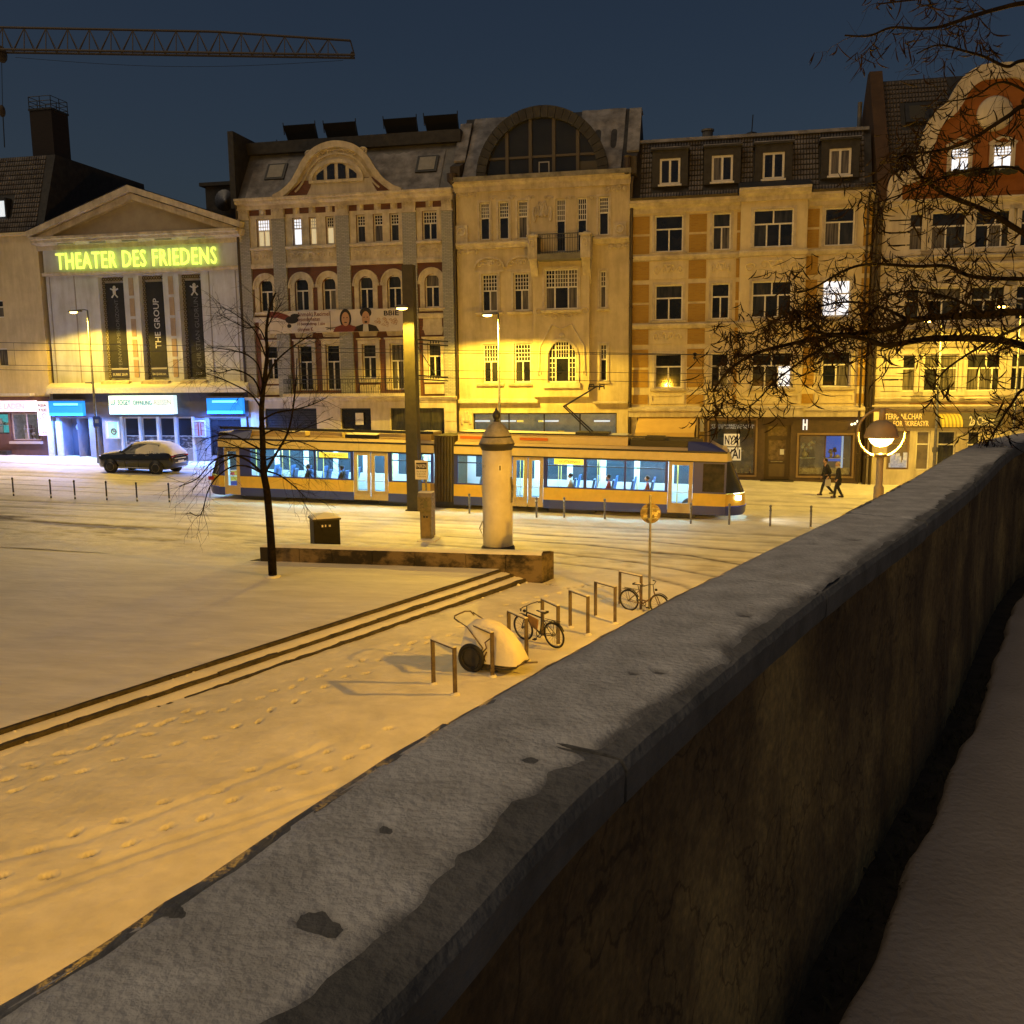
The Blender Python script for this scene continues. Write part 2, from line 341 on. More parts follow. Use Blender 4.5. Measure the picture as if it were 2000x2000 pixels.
def body(mb, u0, u1, z0, z1, v0=0., v1=11.):
    """side and back walls behind a front sheet"""
    mb.quad((u0, v0, z0), (u0, v0, z1), (u0, v1, z1), (u0, v1, z0)); mb.quad((u1, v0, z1), (u1, v0, z0), (u1, v1, z0), (u1, v1, z1)); mb.quad((u1, v1, z0), (u0, v1, z0), (u0, v1, z1), (u1, v1, z1))
    return mb
def cornice(mb, u0, u1, z, h=.35, d=.35, v=0.):
    return mb.prof(u0, u1, [(v + .05, z), (v - d * .25, z), (v - d * .3, z + h * .35), (v - d * .75, z + h * .55), (v - d * .8, z + h * .75), (v - d, z + h * .8), (v - d, z + h), (v + .05, z + h)])
def grow(r, a, b=None): b = a if b is None else b; return (r[0] - a, r[1] + a, r[2] - b, r[3] + b)
def surround(mb, r, w, v0=-.05, v1=.02, bottom=True):
    a, b, c, d = r
    mb.box(a - w, a, v0, v1, c, d); mb.box(b, b + w, v0, v1, c, d); mb.box(a - w, b + w, v0, v1, d, d + w)
    if bottom: mb.box(a - w, b + w, v0, v1, c - w, c)
    return mb
def vnoise(x, y, seed=0):
    """smooth random field for the snow"""
    xi = np.floor(x).astype(np.int64); yi = np.floor(y).astype(np.int64); fx = x - xi; fy = y - yi; fx = fx * fx * (3 - 2 * fx); fy = fy * fy * (3 - 2 * fy)
    def h(a, b):
        n = (a * 374761393 + b * 668265263 + seed * 1442695041) & 0x7fffffff; n = ((n ^ (n >> 13)) * 1274126177) & 0x7fffffff; return ((n ^ (n >> 16)) & 0xffff) / 65535.
    return (h(xi, yi) * (1 - fx) + h(xi + 1, yi) * fx) * (1 - fy) + (h(xi, yi + 1) * (1 - fx) + h(xi + 1, yi + 1) * fx) * fy
def fbm(x, y, seed=0, o=3): return sum(vnoise(x * 2 ** k, y * 2 ** k, seed + k) / 2 ** k for k in range(o)) / (2 - 2 ** (1 - o)) - .5
def sst(t): t = np.clip(t, 0, 1); return t * t * (3 - 2 * t)
def gridmesh(name, X, Y, Z, m, label, cat, street=True, attr=None, mask=None, kind='structure'):
    ni, nj = X.shape; idx = np.arange(ni * nj).reshape(ni, nj)
    q = np.stack([idx[:-1, :-1], idx[1:, :-1], idx[1:, 1:], idx[:-1, 1:]], -1).reshape(-1, 4)
    if mask is not None: q = q[(mask[:-1, :-1] & mask[1:, 1:] & mask[1:, :-1] & mask[:-1, 1:]).reshape(-1)]
    me = bpy.data.meshes.new(name); nv = ni * nj; nf = len(q); me.vertices.add(nv); me.vertices.foreach_set('co', np.stack([X, Y, Z], -1).reshape(-1).astype(np.float32))
    me.loops.add(nf * 4); me.loops.foreach_set('vertex_index', q.reshape(-1).astype(np.int32)); me.polygons.add(nf); me.polygons.foreach_set('loop_start', np.arange(0, nf * 4, 4, dtype=np.int32)); me.polygons.foreach_set('loop_total', np.full(nf, 4, dtype=np.int32))
    me.update(calc_edges=True); me.polygons.foreach_set('use_smooth', np.ones(nf, dtype=bool))
    if attr is not None:
        a = me.attributes.new('slush', 'FLOAT', 'POINT'); a.data.foreach_set('value', attr.reshape(-1).astype(np.float32))
    me.materials.append(m); o = link(bpy.data.objects.new(name, me))
    if street: o.location = s2w(0, 0, 0); o.rotation_euler = (0, 0, -ANG)
    o['kind'] = kind; o['label'] = label; o['category'] = cat; BASE[o.name] = (0, 0, 0); return o
# ------------------------------------------------------------------ ground
def bumpy(U, V): return .0 * np.clip(((U - 5.56) * -.364 + (V + 26.93) * -.931) / 14.2, 0, 1.3)
ARCS = [[(2, -22.4), (6, -22.7), (9, -23.6), (11.5, -25.2), (13.5, -28)], [(2, -20.8), (7, -21.1), (10.5, -22), (13.5, -24), (15.5, -27)], [(4, -19.4), (9, -19.8), (13, -21), (16, -23.4)], [(5, -23.9), (8.5, -24.8), (10.5, -26.5), (11.8, -29)]]
def dist_poly(U, V, pts):
    d = np.full(U.shape, 9e9)
    for (a, b), (c, e) in zip(pts[:-1], pts[1:]):
        dx, dy = c - a, e - b; t = np.clip(((U - a) * dx + (V - b) * dy) / (dx * dx + dy * dy), 0, 1); d = np.minimum(d, np.hypot(U - a - t * dx, V - b - t * dy))
    return d
def ZS(U, V):
    z = gz(U) + bumpy(U, V) + .10 * sst((V + 4.3) / .25) - .2 * sst((V + 15.4) / .8) * (1 - sst((V + 8.3) / 1.5))
    z = z + .05 * fbm(U * .5, V * .9, 3, 3) + .02 * fbm(U * 2.2, V * 4, 9, 3)
    s = np.zeros(U.shape)
    wob = .10 * fbm(U * .12, V * 0, 5, 2)
    for c, w, k in ((-17.3, .16, .9), (-18.0, .12, .5), (-18.9, .18, 1.), (-19.6, .1, .5), (-20.5, .16, .8), (-21.9, .2, .75), (-22.6, .1, .4), (-5.9, .15, .5), (-7.4, .15, .6), (-8.0, .07, 1.1), (-9.5, .07, 1.1), (-11.2, .07, 1.1), (-12.7, .07, 1.1), (-14.4, .13, .5)):
        g = np.exp(-((V - c - wob - .12 * fbm(U * .3, V * 0, int(-c * 10), 2)) / w) ** 2) * k * (.55 + .9 * vnoise(U * .35, V * 0 + c, 4)); z = z - .03 * g; s = s + .45 * g
    for i, a in enumerate(ARCS):
        for off in (0,):
            g = np.exp(-(dist_poly(U, V, a) / .13) ** 2) * .75; z = z - .03 * g; s = s + g
    z = z + .03 * np.exp(-((V + 16.2) / .5) ** 2)
    m = sst((V + 26.5) / .8) * sst((-15.2 - V) / 2); s = s + .35 * np.clip(fbm(U * .6, V * 1.5, 11, 4) * 3, 0, 1) * m
    pp = np.exp(-((V + 23.6) / 1.3) ** 2) * np.clip(fbm(U * 2.4, V * 4.2, 21, 3) * 3.2, 0, 1); z = z - .045 * pp; s = s + .42 * pp
    for (cx, cv, a, b) in ((-11.2, -22.1, 2.3, .34), (-16.5, -21.4, 1.9, .34), (-18.4, -20.9, 1.4, .22)):
        pq = np.clip(1.6 - np.maximum(np.abs(U - cx) / a, np.abs(V - cv) / b) * 1.3 + fbm(U * 2, V * 4, 31, 3), 0, 1); s = s + 1.4 * pq; z = z - .02 * pq
    return z, np.clip(s, 0, 1.2)
us = np.linspace(-46, 34, 420); vs_ = np.linspace(.6, -26.6, 480); U, V = np.meshgrid(us, vs_, indexing='ij'); Z, S = ZS(U, V)
gridmesh('street', U, V, Z, STREET, 'snow covered street with dark wheel ruts in front of the houses', 'street', attr=S)
GS = .036
# the yard by the bicycle stands, with footprints trodden into the snow
us = np.arange(-4, 14.01, GS); vs_ = np.arange(-26.6, -49, -GS); U, V = np.meshgrid(us, vs_, indexing='ij'); Z, S = ZS(U, V); S *= .8
Z += .015 * fbm(U * 5, V * 5, 41, 3) * sst((-27 - V) / 1)
def foot(u, v, a, l=.125, w=.052, d=.06):
    i0, i1 = int((u - .5 + 4) / GS), int((u + .5 + 4) / GS); j0, j1 = int((-26.6 - v - .5) / GS), int((-26.6 - v + .5) / GS)
    if i0 < 0 or j0 < 0 or i1 >= U.shape[0] or j1 >= U.shape[1]: return
    A, B = U[i0:i1, j0:j1] - u, V[i0:i1, j0:j1] - v; x = A * math.cos(a) + B * math.sin(a); y = -A * math.sin(a) + B * math.cos(a); q = np.hypot(x / l, y / w)
    Z[i0:i1, j0:j1] += -d * (1 - sst((q - .5) / .6))
    S[i0:i1, j0:j1] += .62 * (1 - sst((q - .4) / .5))
def trail(px, step=.46, gap=.09, jit=.035, d=.055):
    pts = [G(*p) for p in px]; L = 0; side = 1; prev = None
    for (a, b), (c, e) in zip(pts[:-1], pts[1:]):
        l = math.hypot(c - a, e - b); an = math.atan2(e - b, c - a)
        while L < l:
            u = a + (c - a) * L / l - math.sin(an) * gap * side; v = b + (e - b) * L / l + math.cos(an) * gap * side
            foot(u + random.gauss(0, jit), v + random.gauss(0, jit), an + random.gauss(0, .15), d=d); side = -side; L += step * random.uniform(.8, 1.2)
        L -= l
trail([(-40, 1530), (100, 1490), (250, 1440), (400, 1395), (550, 1345), (680, 1300), (760, 1280), (850, 1245)], .36)
trail([(0, 1500), (120, 1478), (260, 1428), (380, 1388)], .38)
trail([(-40, 1555), (150, 1505), (300, 1470), (450, 1430), (570, 1370), (650, 1330), (720, 1310)])
trail([(-40, 1690), (20, 1668), (150, 1632), (250, 1594), (370, 1563), (500, 1510), (620, 1480), (800, 1420)], .6)
trail([(0, 1720), (120, 1690), (230, 1650), (360, 1608), (480, 1560), (560, 1528), (700, 1478)], .5)
trail([(780, 1260), (860, 1238), (900, 1228), (980, 1200), (1030, 1180), (1090, 1158), (1140, 1140), (1240, 1120)], .5)
trail([(1000, 1180), (1060, 1165), (1100, 1155), (1180, 1120), (1260, 1105)], .6)
for _ in range(150):
    p = G(random.uniform(1040, 1320), random.uniform(1085, 1150)); foot(*p, random.uniform(0, 6.3), d=.025)
for px in ([(-60, 1800), (0, 1770), (300, 1668), (500, 1604), (660, 1555), (820, 1490)], [(-60, 1772), (0, 1752), (300, 1650), (500, 1590), (660, 1535)], [(-60, 1690), (160, 1640), (420, 1545), (640, 1455)]):
    g = np.exp(-(dist_poly(U, V, [G(*p) for p in px]) / .07) ** 2); Z += -.02 * g + .005 * np.exp(-((dist_poly(U, V, [G(*p) for p in px]) - .17) / .07) ** 2); S += .06 * g
gridmesh('yard', U, V, Z, STREET, 'trodden snow with lines of footprints around the bicycle stands', 'yard', attr=np.clip(S, 0, 1))
# rough ground far around everything
us = np.linspace(-260, 260, 30); vs_ = np.linspace(180, -120, 22); U, V = np.meshgrid(us, vs_, indexing='ij')
gridmesh('ground', U, V, gz(np.clip(U, -50, 40)) - .45, SNOW, 'snowy ground spreading away around the street', 'ground')

# raised plaza
SL = Vector((5.56 - .4, -26.93 + 40.15)).normalized(); SN = Vector((SL.y, -SL.x))       # along the steps, and out from them
def sp(t, o): return (5.56 - SL.x * t + SN.x * o, -26.93 - SL.y * t + SN.y * o)
ZP = .67
a = np.concatenate([np.linspace(0, 1, 150) ** 1.0]); vs_ = np.linspace(-25.5, -52, 190)
A, V = np.meshgrid(a, vs_, indexing='ij'); UL = 5.56 + (V + 26.93) * .3903 - .05; U = -42 + (UL + 42) * (1 - (1 - A) ** 1.5)
zp = np.maximum(ZP, gz(U) + .03); Z = (gz(U) - .03) + (zp - gz(U) + .03) * sst((-V - 25.5) / np.where(U < -2.2, 3.4, 1.5)) + .045 * fbm(U * .5, V * .5, 51, 3) * sst((-V - 26) / 2) * sst((UL - U) / .8) + .015 * fbm(U * 2.5, V * 2.5, 61, 3)
gridmesh('plaza', U, V, Z, PLAZA, 'raised plaza under smooth untrodden snow left of the steps', 'plaza', mask=~((U > -1.9) & (V > -27.15)))
st = thing('plaza_steps', 'dark stone steps with snowy treads along the edge of the plaza', 'steps', (5.5, -27, ZP), kind='structure')
for k in range(3):
    zt = ZP - .12 * k; mb = MB(); n = 17; T = 25.5
    for i in range(n):
        t0, t1 = -.2 - .0 + i * T / n + .006, -.2 + (i + 1) * T / n - .006; o0, o1 = -.42 + .33 * k, .33 * k + random.uniform(-.008, .008); h = zt - .012 + random.uniform(-.006, .006)
        q = [sp(t0, o0), sp(t1, o0), sp(t1, o1), sp(t0, o1)]; sub = MB()
        sub.add([(*p, z) for z in (zt - .5, h) for p in q], ((0, 1, 2, 3), (7, 6, 5, 4), (0, 4, 5, 1), (1, 5, 6, 2), (2, 6, 7, 3), (3, 7, 4, 0)))
        part(st, 'step_stone', sub, STONE)
    if k:
        sn = MB(); n = 150; vsx = []; fsx = []
        for i in range(n + 1):
            t = -.18 + i * T / n; o1 = .33 * k - .03 - .05 * abs(random.gauss(0, .5)); o0 = .33 * (k - 1) - .0
            for o, z in ((o0, zt + .035), ((o0 + o1) / 2, zt + .03 + random.uniform(-.008, .012)), (o1, zt - .02)): vsx.append((*sp(t, o), z))
        for i in range(n):
            for j in range(2): fsx.append((3 * i + j, 3 * i + j + 1, 3 * i + 4 + j, 3 * i + 3 + j))
        part(st, 'tread_snow', sn.add(vsx, fsx), SNOW, True)
    lump = MB()
    for _ in range(40):
        t = random.uniform(0, 22); x, y = sp(t, .33 * k + random.uniform(.01, .07)); lump.sphere((x, y, zt - .12 + random.uniform(0, .02)), random.uniform(.02, .06), None, random.uniform(.02, .04), 7, 5)
    part(st, 'snow_lumps', lump, SNOW, True, kind='stuff')

# low wall between the pavement and the plaza
lw = thing('low_wall', 'low stained stone wall with a snowy top between the plaza and the pavement', 'wall', (2.4, -27, .3))
u = -1.85; i = 0
WST = mat('stained_stone', (.14, .105, .065), .9, (.014, .011, .009), 1.3, .3, 22, detail=10, stretch=(1, 1, 1.6), lo=.40, hi=.54)
while u < 6.5:
    w = min(random.uniform(.9, 1.5), 6.62 - u); w = 6.62 - u if 6.62 - u - w < .4 else w
    z1 = 1.08 + random.uniform(-.004, .004); mb = MB(); e = .22 if u + w > 6.6 else 0
    mb.add(((u + .008, -27.2, -.6), (u + w - .008, -27.2, -.6), (u + w - .008 + e, -26.52, -.6), (u + .008, -26.52, -.6), (u + .008, -27.2, z1), (u + w - .008, -27.2, z1), (u + w - .008 + e, -26.52, z1), (u + .008, -26.52, z1)),
           ((0, 3, 2, 1), (4, 5, 6, 7), (0, 1, 5, 4), (1, 2, 6, 5), (2, 3, 7, 6), (3, 0, 4, 7)))
    part(lw, 'wall_stone', mb, WST); u += w
mb = MB(); n = 90; vv = []; ff = []
for i in range(n + 1):
    u = -1.84 + 8.43 * i / n; e = .2 * max(0, (u - 6.4) / .2)
    for v, z in ((-27.17 + random.uniform(0, .025), 1.075), (-27.1, 1.125), (-26.85, 1.14 + random.uniform(-.01, .01)), (-26.6, 1.12), (-26.5, 1.05)): vv.append((u + (e if v > -26.7 else 0), v, z))
for i in range(n):
    for j in range(4): ff.append((5 * i + j, 5 * i + 5 + j, 5 * i + 6 + j, 5 * i + 1 + j))
part(lw, 'snow_cap', mb.add(vv, ff), SNOW, True)

# ------------------------------------------------------------------ parapet and terrace where the photograph was taken
ZC = 6 - .62; ZT = 6 - 1.84
IN = [(-3.4, -4.65), (-2.0, -2.35), (-.9, -.45), (-.2, .72), (.17, 1.43), (.91, 2.62), (1.84, 3.99), (2.57, 5.1), (3.96, 7.3), (4.9, 8.55), (6.1, 9.7), (7.8, 10.8), (10.2, 11.7), (14, 12.4)]
def resample(pts, step):
    pts = [Vector(p) for p in pts]; out = []
    for i in range(len(pts) - 1):
        p0, p1, p2, p3 = pts[max(0, i - 1)], pts[i], pts[i + 1], pts[min(len(pts) - 1, i + 2)]; n = max(2, int((p2 - p1).length / step))
        for k in range(n):
            t = k / n; out.append(.5 * ((2 * p1) + (p2 - p0) * t + (2 * p0 - 5 * p1 + 4 * p2 - p3) * t * t + (3 * p1 - p0 - 3 * p2 + p3) * t ** 3))
    return out + [pts[-1]]
INL = resample(IN, .03)
INS = [0]
for p, q in zip(INL[:-1], INL[1:]): INS.append(INS[-1] + (q - p).length)
def along(s, o=0.):
    """point at run s along the inner edge, o metres out towards the square"""
    i = int(np.searchsorted(INS, s)); i = min(max(1, i), len(INS) - 1); t = (s - INS[i - 1]) / max(1e-9, INS[i] - INS[i - 1]); p = INL[i - 1].lerp(INL[i], t)
    a = INL[max(0, i - 12)]; b = INL[min(len(INL) - 1, i + 11)]; d = (b - a).normalized(); n = Vector((-d.y, d.x)); return p + n * o
def run_of(x, y): return INS[min(range(len(INL)), key=lambda i: (INL[i] - Vector((x, y))).length)]
WOUT = .335
pw = thing('parapet_wall', 'old stained parapet wall with a snowy coping running away from the viewer', 'wall', (.2, 1.5, ZT), street=False)
def wallmat():
    m = mat('parapet_render', (.10, .07, .035), .92, bump=.55, scale=18, bscale=26); n = m.node_tree; b = n.nodes['Principled BSDF']
    tc = n.nodes.new('ShaderNodeTexCoord'); L = n.links.new
    def noise(s, st, det=8, ro=.6):
        mp = n.nodes.new('ShaderNodeMapping'); mp.inputs['Scale'].default_value = st; t = n.nodes.new('ShaderNodeTexNoise'); t.inputs['Scale'].default_value = s; t.inputs['Detail'].default_value = det; t.inputs['Roughness'].default_value = ro
        L(tc.outputs['Object'], mp.inputs[0]); L(mp.outputs[0], t.inputs[0]); return t.outputs[0]
    def ramp(src, a, b_, ca, cb):
        r = n.nodes.new('ShaderNodeValToRGB'); r.color_ramp.elements[0].position = a; r.color_ramp.elements[1].position = b_; r.color_ramp.elements[0].color = (*ca, 1); r.color_ramp.elements[1].color = (*cb, 1); L(src, r.inputs[0]); return r.outputs[0]
    base = ramp(noise(1.3, (1, 1, 1), 11, .68), .44, .60, (.27, .175, .070), (.62, .42, .145))
    drip = ramp(noise(1.7, (1, 1, .55), 10, .7), .40, .58, (.50, .46, .42), (1, 1, 1))
    m1 = n.nodes.new('ShaderNodeMixRGB'); m1.blend_type = 'MULTIPLY'; m1.inputs[0].default_value = .85; L(base, m1.inputs[1]); L(drip, m1.inputs[2])
    gr = ramp(noise(40, (1, 1, 1), 6), .35, .7, (.55, .55, .55), (1.25, 1.2, 1.1))
    m2 = n.nodes.new('ShaderNodeMixRGB'); m2.blend_type = 'MULTIPLY'; m2.inputs[0].default_value = .8; L(m1.outputs[0], m2.inputs[1]); L(gr, m2.inputs[2])
    vo = n.nodes.new('ShaderNodeTexVoronoi'); vo.feature = 'DISTANCE_TO_EDGE'; vo.inputs['Scale'].default_value = 1.1; wv = n.nodes.new('ShaderNodeVectorMath'); wv.operation = 'ADD'; nz = n.nodes.new('ShaderNodeTexNoise'); nz.inputs['Scale'].default_value = 3; nz.inputs['Detail'].default_value = 8
    L(tc.outputs['Object'], nz.inputs[0]); L(tc.outputs['Object'], wv.inputs[0]); L(nz.outputs['Color'], wv.inputs[1]); L(wv.outputs[0], vo.inputs['Vector']); cr = ramp(vo.outputs['Distance'], .004, .012, (.45, .42, .4), (1, 1, 1)); m3 = n.nodes.new('ShaderNodeMixRGB'); m3.blend_type = 'MULTIPLY'; m3.inputs[0].default_value = .8; L(m2.outputs[0], m3.inputs[1]); L(cr, m3.inputs[2])
    L(m3.outputs[0], b.inputs['Base Color']); return m
WALLM = wallmat(); COPE = mat('coping_concrete', (.24, .22, .19), .75, (.13, .12, .10), 6, .4, 50, detail=9)
mb = MB(); vv = []; ff = []; n = 260; s0, s1 = 0, INS[-1]
prof_in = [(-.012, ZT - .3), (-.012, ZT + .1), (.004, ZC - .5), (.0, ZC - .09)]
for i in range(n + 1):
    s = s0 + (s1 - s0) * i / n
    for o, z in prof_in + [(WOUT - .03, ZC - .09), (WOUT - .03, -.8)]:
        p = along(s, o + .03 + (random.gauss(0, .0035) if z < ZC - .1 else 0)); vv.append((p.x, p.y, z))
m_ = len(prof_in) + 2
for i in range(n):
    for j in range(m_ - 1): ff.append((m_ * i + j, m_ * i + m_ + j, m_ * i + m_ + 1 + j, m_ * i + 1 + j))
part(pw, 'wall_body', mb.add(vv, ff), WALLM)
JO = [run_of(*H(x, y, ZC).xy) for x, y in ((1206, 1480), (1614, 1154), (1900, 945), (1974, 879))]
JO = [JO[0] - 4.4, JO[0] - 2.95, JO[0] - 1.5, JO[0], JO[1], (JO[1] + JO[2]) / 2, JO[2], JO[3], JO[3] + 1.4, JO[3] + 2.8, JO[3] + 4.2, JO[3] + 6]
for a, b in zip(JO[:-1], JO[1:]):
    if a < 0 or b > INS[-1]: continue
    mb = MB(); vv = []; ff = []; n = 26; dz = random.uniform(-.006, .006); tl = random.uniform(-.006, .006)
    pr = [(0., -.09), (-.012, -.075), (-.014, -.02), (-.004, -.004), (.02, 0), (WOUT - .02, 0), (WOUT + .004, -.006), (WOUT + .012, -.02), (WOUT + .01, -.09)]
    for i in range(n + 1):
        s = a + .006 + (b - a - .012) * i / n
        for o, z in pr:
            p = along(s, o); vv.append((p.x, p.y, ZC + dz + tl * o + z + random.gauss(0, .0012)))
    k = len(pr)
    for i in range(n):
        for j in range(k): ff.append((k * i + j, k * i + (j + 1) % k, k * i + k + (j + 1) % k, k * i + k + j))
    ff += [tuple(range(k - 1, -1, -1)), tuple(range(k * n, k * n + k))]
    part(pw, 'coping_slab', mb.add(vv, ff), COPE)
# snow on the coping: thins out to a ragged edge on the near side, with a few melted hollows
ss = np.arange(max(.0, JO[0] + .1), JO[-2], .0125); oo = np.linspace(.004, WOUT - .012, 34); SS, OO = np.meshgrid(ss, oo, indexing='ij')
edge = .014 + .040 * sst((.9 - np.abs(SS - JO[3] + .5)) / .8) + .05 * fbm(SS * 1.6, OO * 0, 71, 3) + .055 * fbm(SS * 9, OO * 7, 73, 4)
h = .0065 + .004 * fbm(SS * 3, OO * 3, 75, 3) + .0016 * fbm(SS * 22, OO * 22, 77, 3) + .0010 * fbm(SS * 60, OO * 60, 78, 2)
h = h * sst((OO - edge) / .05 + .25) * sst((WOUT - OO) / .05 + .1) - .008 * (1 - sst((OO - edge) / .03 + .6))
for j in JO: h -= .006 * np.exp(-((SS - j - .12 * (OO - .1)) / .014) ** 2) * (1 if j != JO[3] else 3.4 * sst((.16 - OO) / .1))
HOLES = np.zeros(SS.shape)
for px, py, r in ((606, 1812, .015), (590, 1822, .008), (1035, 1490, .013), (1290, 1316, .014), (1240, 1318, .012), (1590, 1065, .02), (1670, 1058, .02), (640, 1830, .012), (1460, 1203, .02), (740, 1640, .008), (350, 1790, .008)):
    p = H(px, py, ZC); s = run_of(p.x, p.y); q = along(s, 0); o = (Vector((p.x, p.y)) - q).length
    hole = np.exp(-(((SS - s) / (r * .9)) ** 2 + ((OO - o) / r) ** 2) ** 1.2 * (1 + 2.2 * fbm(SS * 55, OO * 55, 79, 3))); h -= .0115 * hole; HOLES += hole
PX = np.zeros(SS.shape); PY = np.zeros(SS.shape)
for i, s in enumerate(ss):
    a, b = along(s, 0), along(s, 1)
    PX[i] = a.x + (b.x - a.x) * oo; PY[i] = a.y + (b.y - a.y) * oo
o = gridmesh('coping_snow', PX, PY, ZC + .002 + h, SNOWTHIN, '', '', street=False, attr=np.clip(.8 * (1 - sst((OO - edge - .002) / .035)) + .6 * sst((fbm(SS * 7, OO * 9, 101, 4) - .16) / .1) * sst((.13 - OO) / .1) + .5 * (1 - sst((WOUT - OO) / .05)) + 1.6 * HOLES, 0, 1.3)); o.parent = pw; o.location = (-.2, -1.5, -ZT)
for k in ('kind', 'label', 'category'): del o[k]
# terrace
ss = np.linspace(.05, INS[-1] - .1, 240); oo = np.concatenate([np.linspace(.10, .5, 26), np.linspace(.55, 7, 40)]); SS, OO = np.meshgrid(ss, oo, indexing='ij')
PX = np.zeros(SS.shape); PY = np.zeros(SS.shape)
for i, s in enumerate(ss):
    a = along(s, 0); b = along(s, -1)
    PX[i] = a.x + (b.x - a.x) * oo; PY[i] = a.y + (b.y - a.y) * oo
hh = ZT + .02 * fbm(PX * 1.2, PY * 1.2, 81, 3) + .008 * fbm(PX * 9, PY * 9, 83, 3) - .10 * (1 - sst((OO - .09 - .07 * fbm(SS * 3, OO * 0, 85, 3)) / .05))
gridmesh('terrace', PX, PY, hh, TERR, 'dim snowy terrace path beside the parapet wall', 'terrace', street=False)
mb = MB(); vv = []; ff = []
for i in range(161):
    s = .02 + (INS[-1] - .1) * i / 160
    for o in (.06, -.35):
        p = along(s, o); vv.append((p.x, p.y, ZT - .055 + random.uniform(-.01, .01)))
for i in range(160): ff.append((2 * i, 2 * i + 1, 2 * i + 3, 2 * i + 2))
struct('soil_strip', mb.add(vv, ff), mat('soil', (.02, .015, .01), .95, (.05, .04, .025), 9, .6, 40), 'strip of dark soil at the foot of the parapet', 'soil', street=False)
mb = MB()
for _ in range(700):
    s = random.uniform(2.2, 12); p = along(s, -random.uniform(.0, .13)); hgt = random.uniform(.015, .05); a = random.uniform(0, 6.28); l = random.uniform(0, .05)
    x, y = p.x, p.y; w = random.uniform(.003, .006); q = (x + math.cos(a) * l, y + math.sin(a) * l, ZT - .05 + hgt)
    mb.add(((x - w, y, ZT - .06), (x + w, y, ZT - .06), ((x + q[0]) / 2 + w, (y + q[1]) / 2 + w, ZT - .05 + hgt * .7), q), ((0, 1, 2, 3),))
struct('dry_weeds', mb, mat('dry_weeds', (.028, .024, .012), .9, (.05, .044, .02), 20), 'dry weeds along the foot of the parapet wall', 'weeds', street=False, kind='stuff')
# ------------------------------------------------------------------ houses
def avg(*rs): return tuple(sum(r[k] for r in rs) / len(rs) for k in range(4))
def level(rs):
    """windows of one storey share sill and head heights"""
    z0 = sum(r[2] for r in rs) / len(rs); z1 = sum(r[3] for r in rs) / len(rs); return [(r[0], r[1], z0, z1) for r in rs]
REDB = brick('red_brick', (.13, .045, .028), (.17, .06, .04), (.11, .075, .06)); GREYB = brick('grey_brick', (.36, .36, .35), (.27, .27, .265), (.18, .175, .165))
OCHRE = brick('ochre_brick', (.38, .22, .028), (.31, .17, .022), (.34, .22, .05))
ORANGE = mat('orange_plaster', (.27, .095, .014), .85, (.20, .065, .010), 1.4, .12, 35); PALE = mat('pale_plaster', (.62, .56, .46), .85, (.50, .45, .36), 1.1, .12, 35, detail=8, streak=.55)
BROWN = mat('brown_shopfront', (.085, .055, .032), .6, (.06, .04, .025), 3); YCREAM = mat('yellow_cream_plaster', (.70, .60, .37), .85, (.58, .49, .29), 1.0, .12, 38, detail=8, streak=.4)
GREYW = mat('grey_white_plaster', (.60, .63, .70), .85, (.49, .51, .56), .9, .12, 35, detail=8, streak=.45)
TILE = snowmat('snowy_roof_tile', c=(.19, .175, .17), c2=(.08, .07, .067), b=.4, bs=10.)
def drain(b, u, z0, z1, v=-.18, r=.065):
    mb = MB().tube([(u, v, z0), (u, v, z1 - .35), (u + .05, v - .12, z1 - .1), (u + .05, v - .2, z1)], r, 8)
    for z in np.arange(z0 + 1.5, z1 - .5, 2.6): mb.lathe([(r * 1.35, 0), (r * 1.35, .06)], 8, (u, v, z))
    return part(b, 'drainpipe', mb, PIPE, True)
def railing(b, u0, u1, z0, z1, v0, v1, name='railing', dense=.14, m=None):
    """iron balcony railing round a slab; v0 is the front"""
    mb = MB(); t = .018; path = [(u0, v1), (u0, v0), (u1, v0), (u1, v1)]
    for (a, b_), (c, d) in zip(path[:-1], path[1:]):
        for z in (z0 + .08, z1 - .22, z1): mb.tube([(a, b_, z), (c, d, z)], t * (1.5 if z == z1 else 1), 5)
        L = math.hypot(c - a, d - b_); k = max(1, int(L / dense))
        for i in range(k + 1):
            x, y = a + (c - a) * i / k, b_ + (d - b_) * i / k; mb.tube([(x, y, z0), (x, y, z1)], t * .7, 4)
            if i % 3 == 1: mb.torus(.055, .009, (x + dense / 2 * (1 if abs(c - a) > .1 else 0), y, z1 - .11), 'y', 8, 4)
    return part(b, name, mb, m or DARK)

# ---- house at the left edge
b = thing('corner_house', 'plain cream house with tiled mansard at the left edge beside the theatre', 'house', (-34, 0, gz(-34)))
ur = P(1, 232, 800)[0]; ul = -44.; zg = gz(-34) - .6; ze = P(1, 120, 385)[1]; zs = P(1, 100, 1255)[1]
r1 = level([R(1, -60, 735, 18, 830)])[0]; r2 = R(1, -70, 995, 42, 1092); sw1 = R(1, 62, 1345, 222, 1490); sw2 = R(1, -60, 1345, 50, 1455)
part(b, 'wall', body(MB().sheet(ul, ur, zs, ze, 0, [r1, r2]), ul, ur, zg, ze), YCREAM)
win(b, r1, 'T2', lit={0: GD[0]}); win(b, r2, 'C2')
part(b, 'shopfront', MB().sheet(ul, ur, zg, zs, -.06, [sw1, sw2], .3), mat('red_brown_shopfront', (.12, .06, .045), .7, (.09, .045, .035), 2))
SHOPW = mat('shop_display', (.10, .09, .08), .5, (.30, .27, .24), 5, emit=(.35, .30, .26), es=.22)
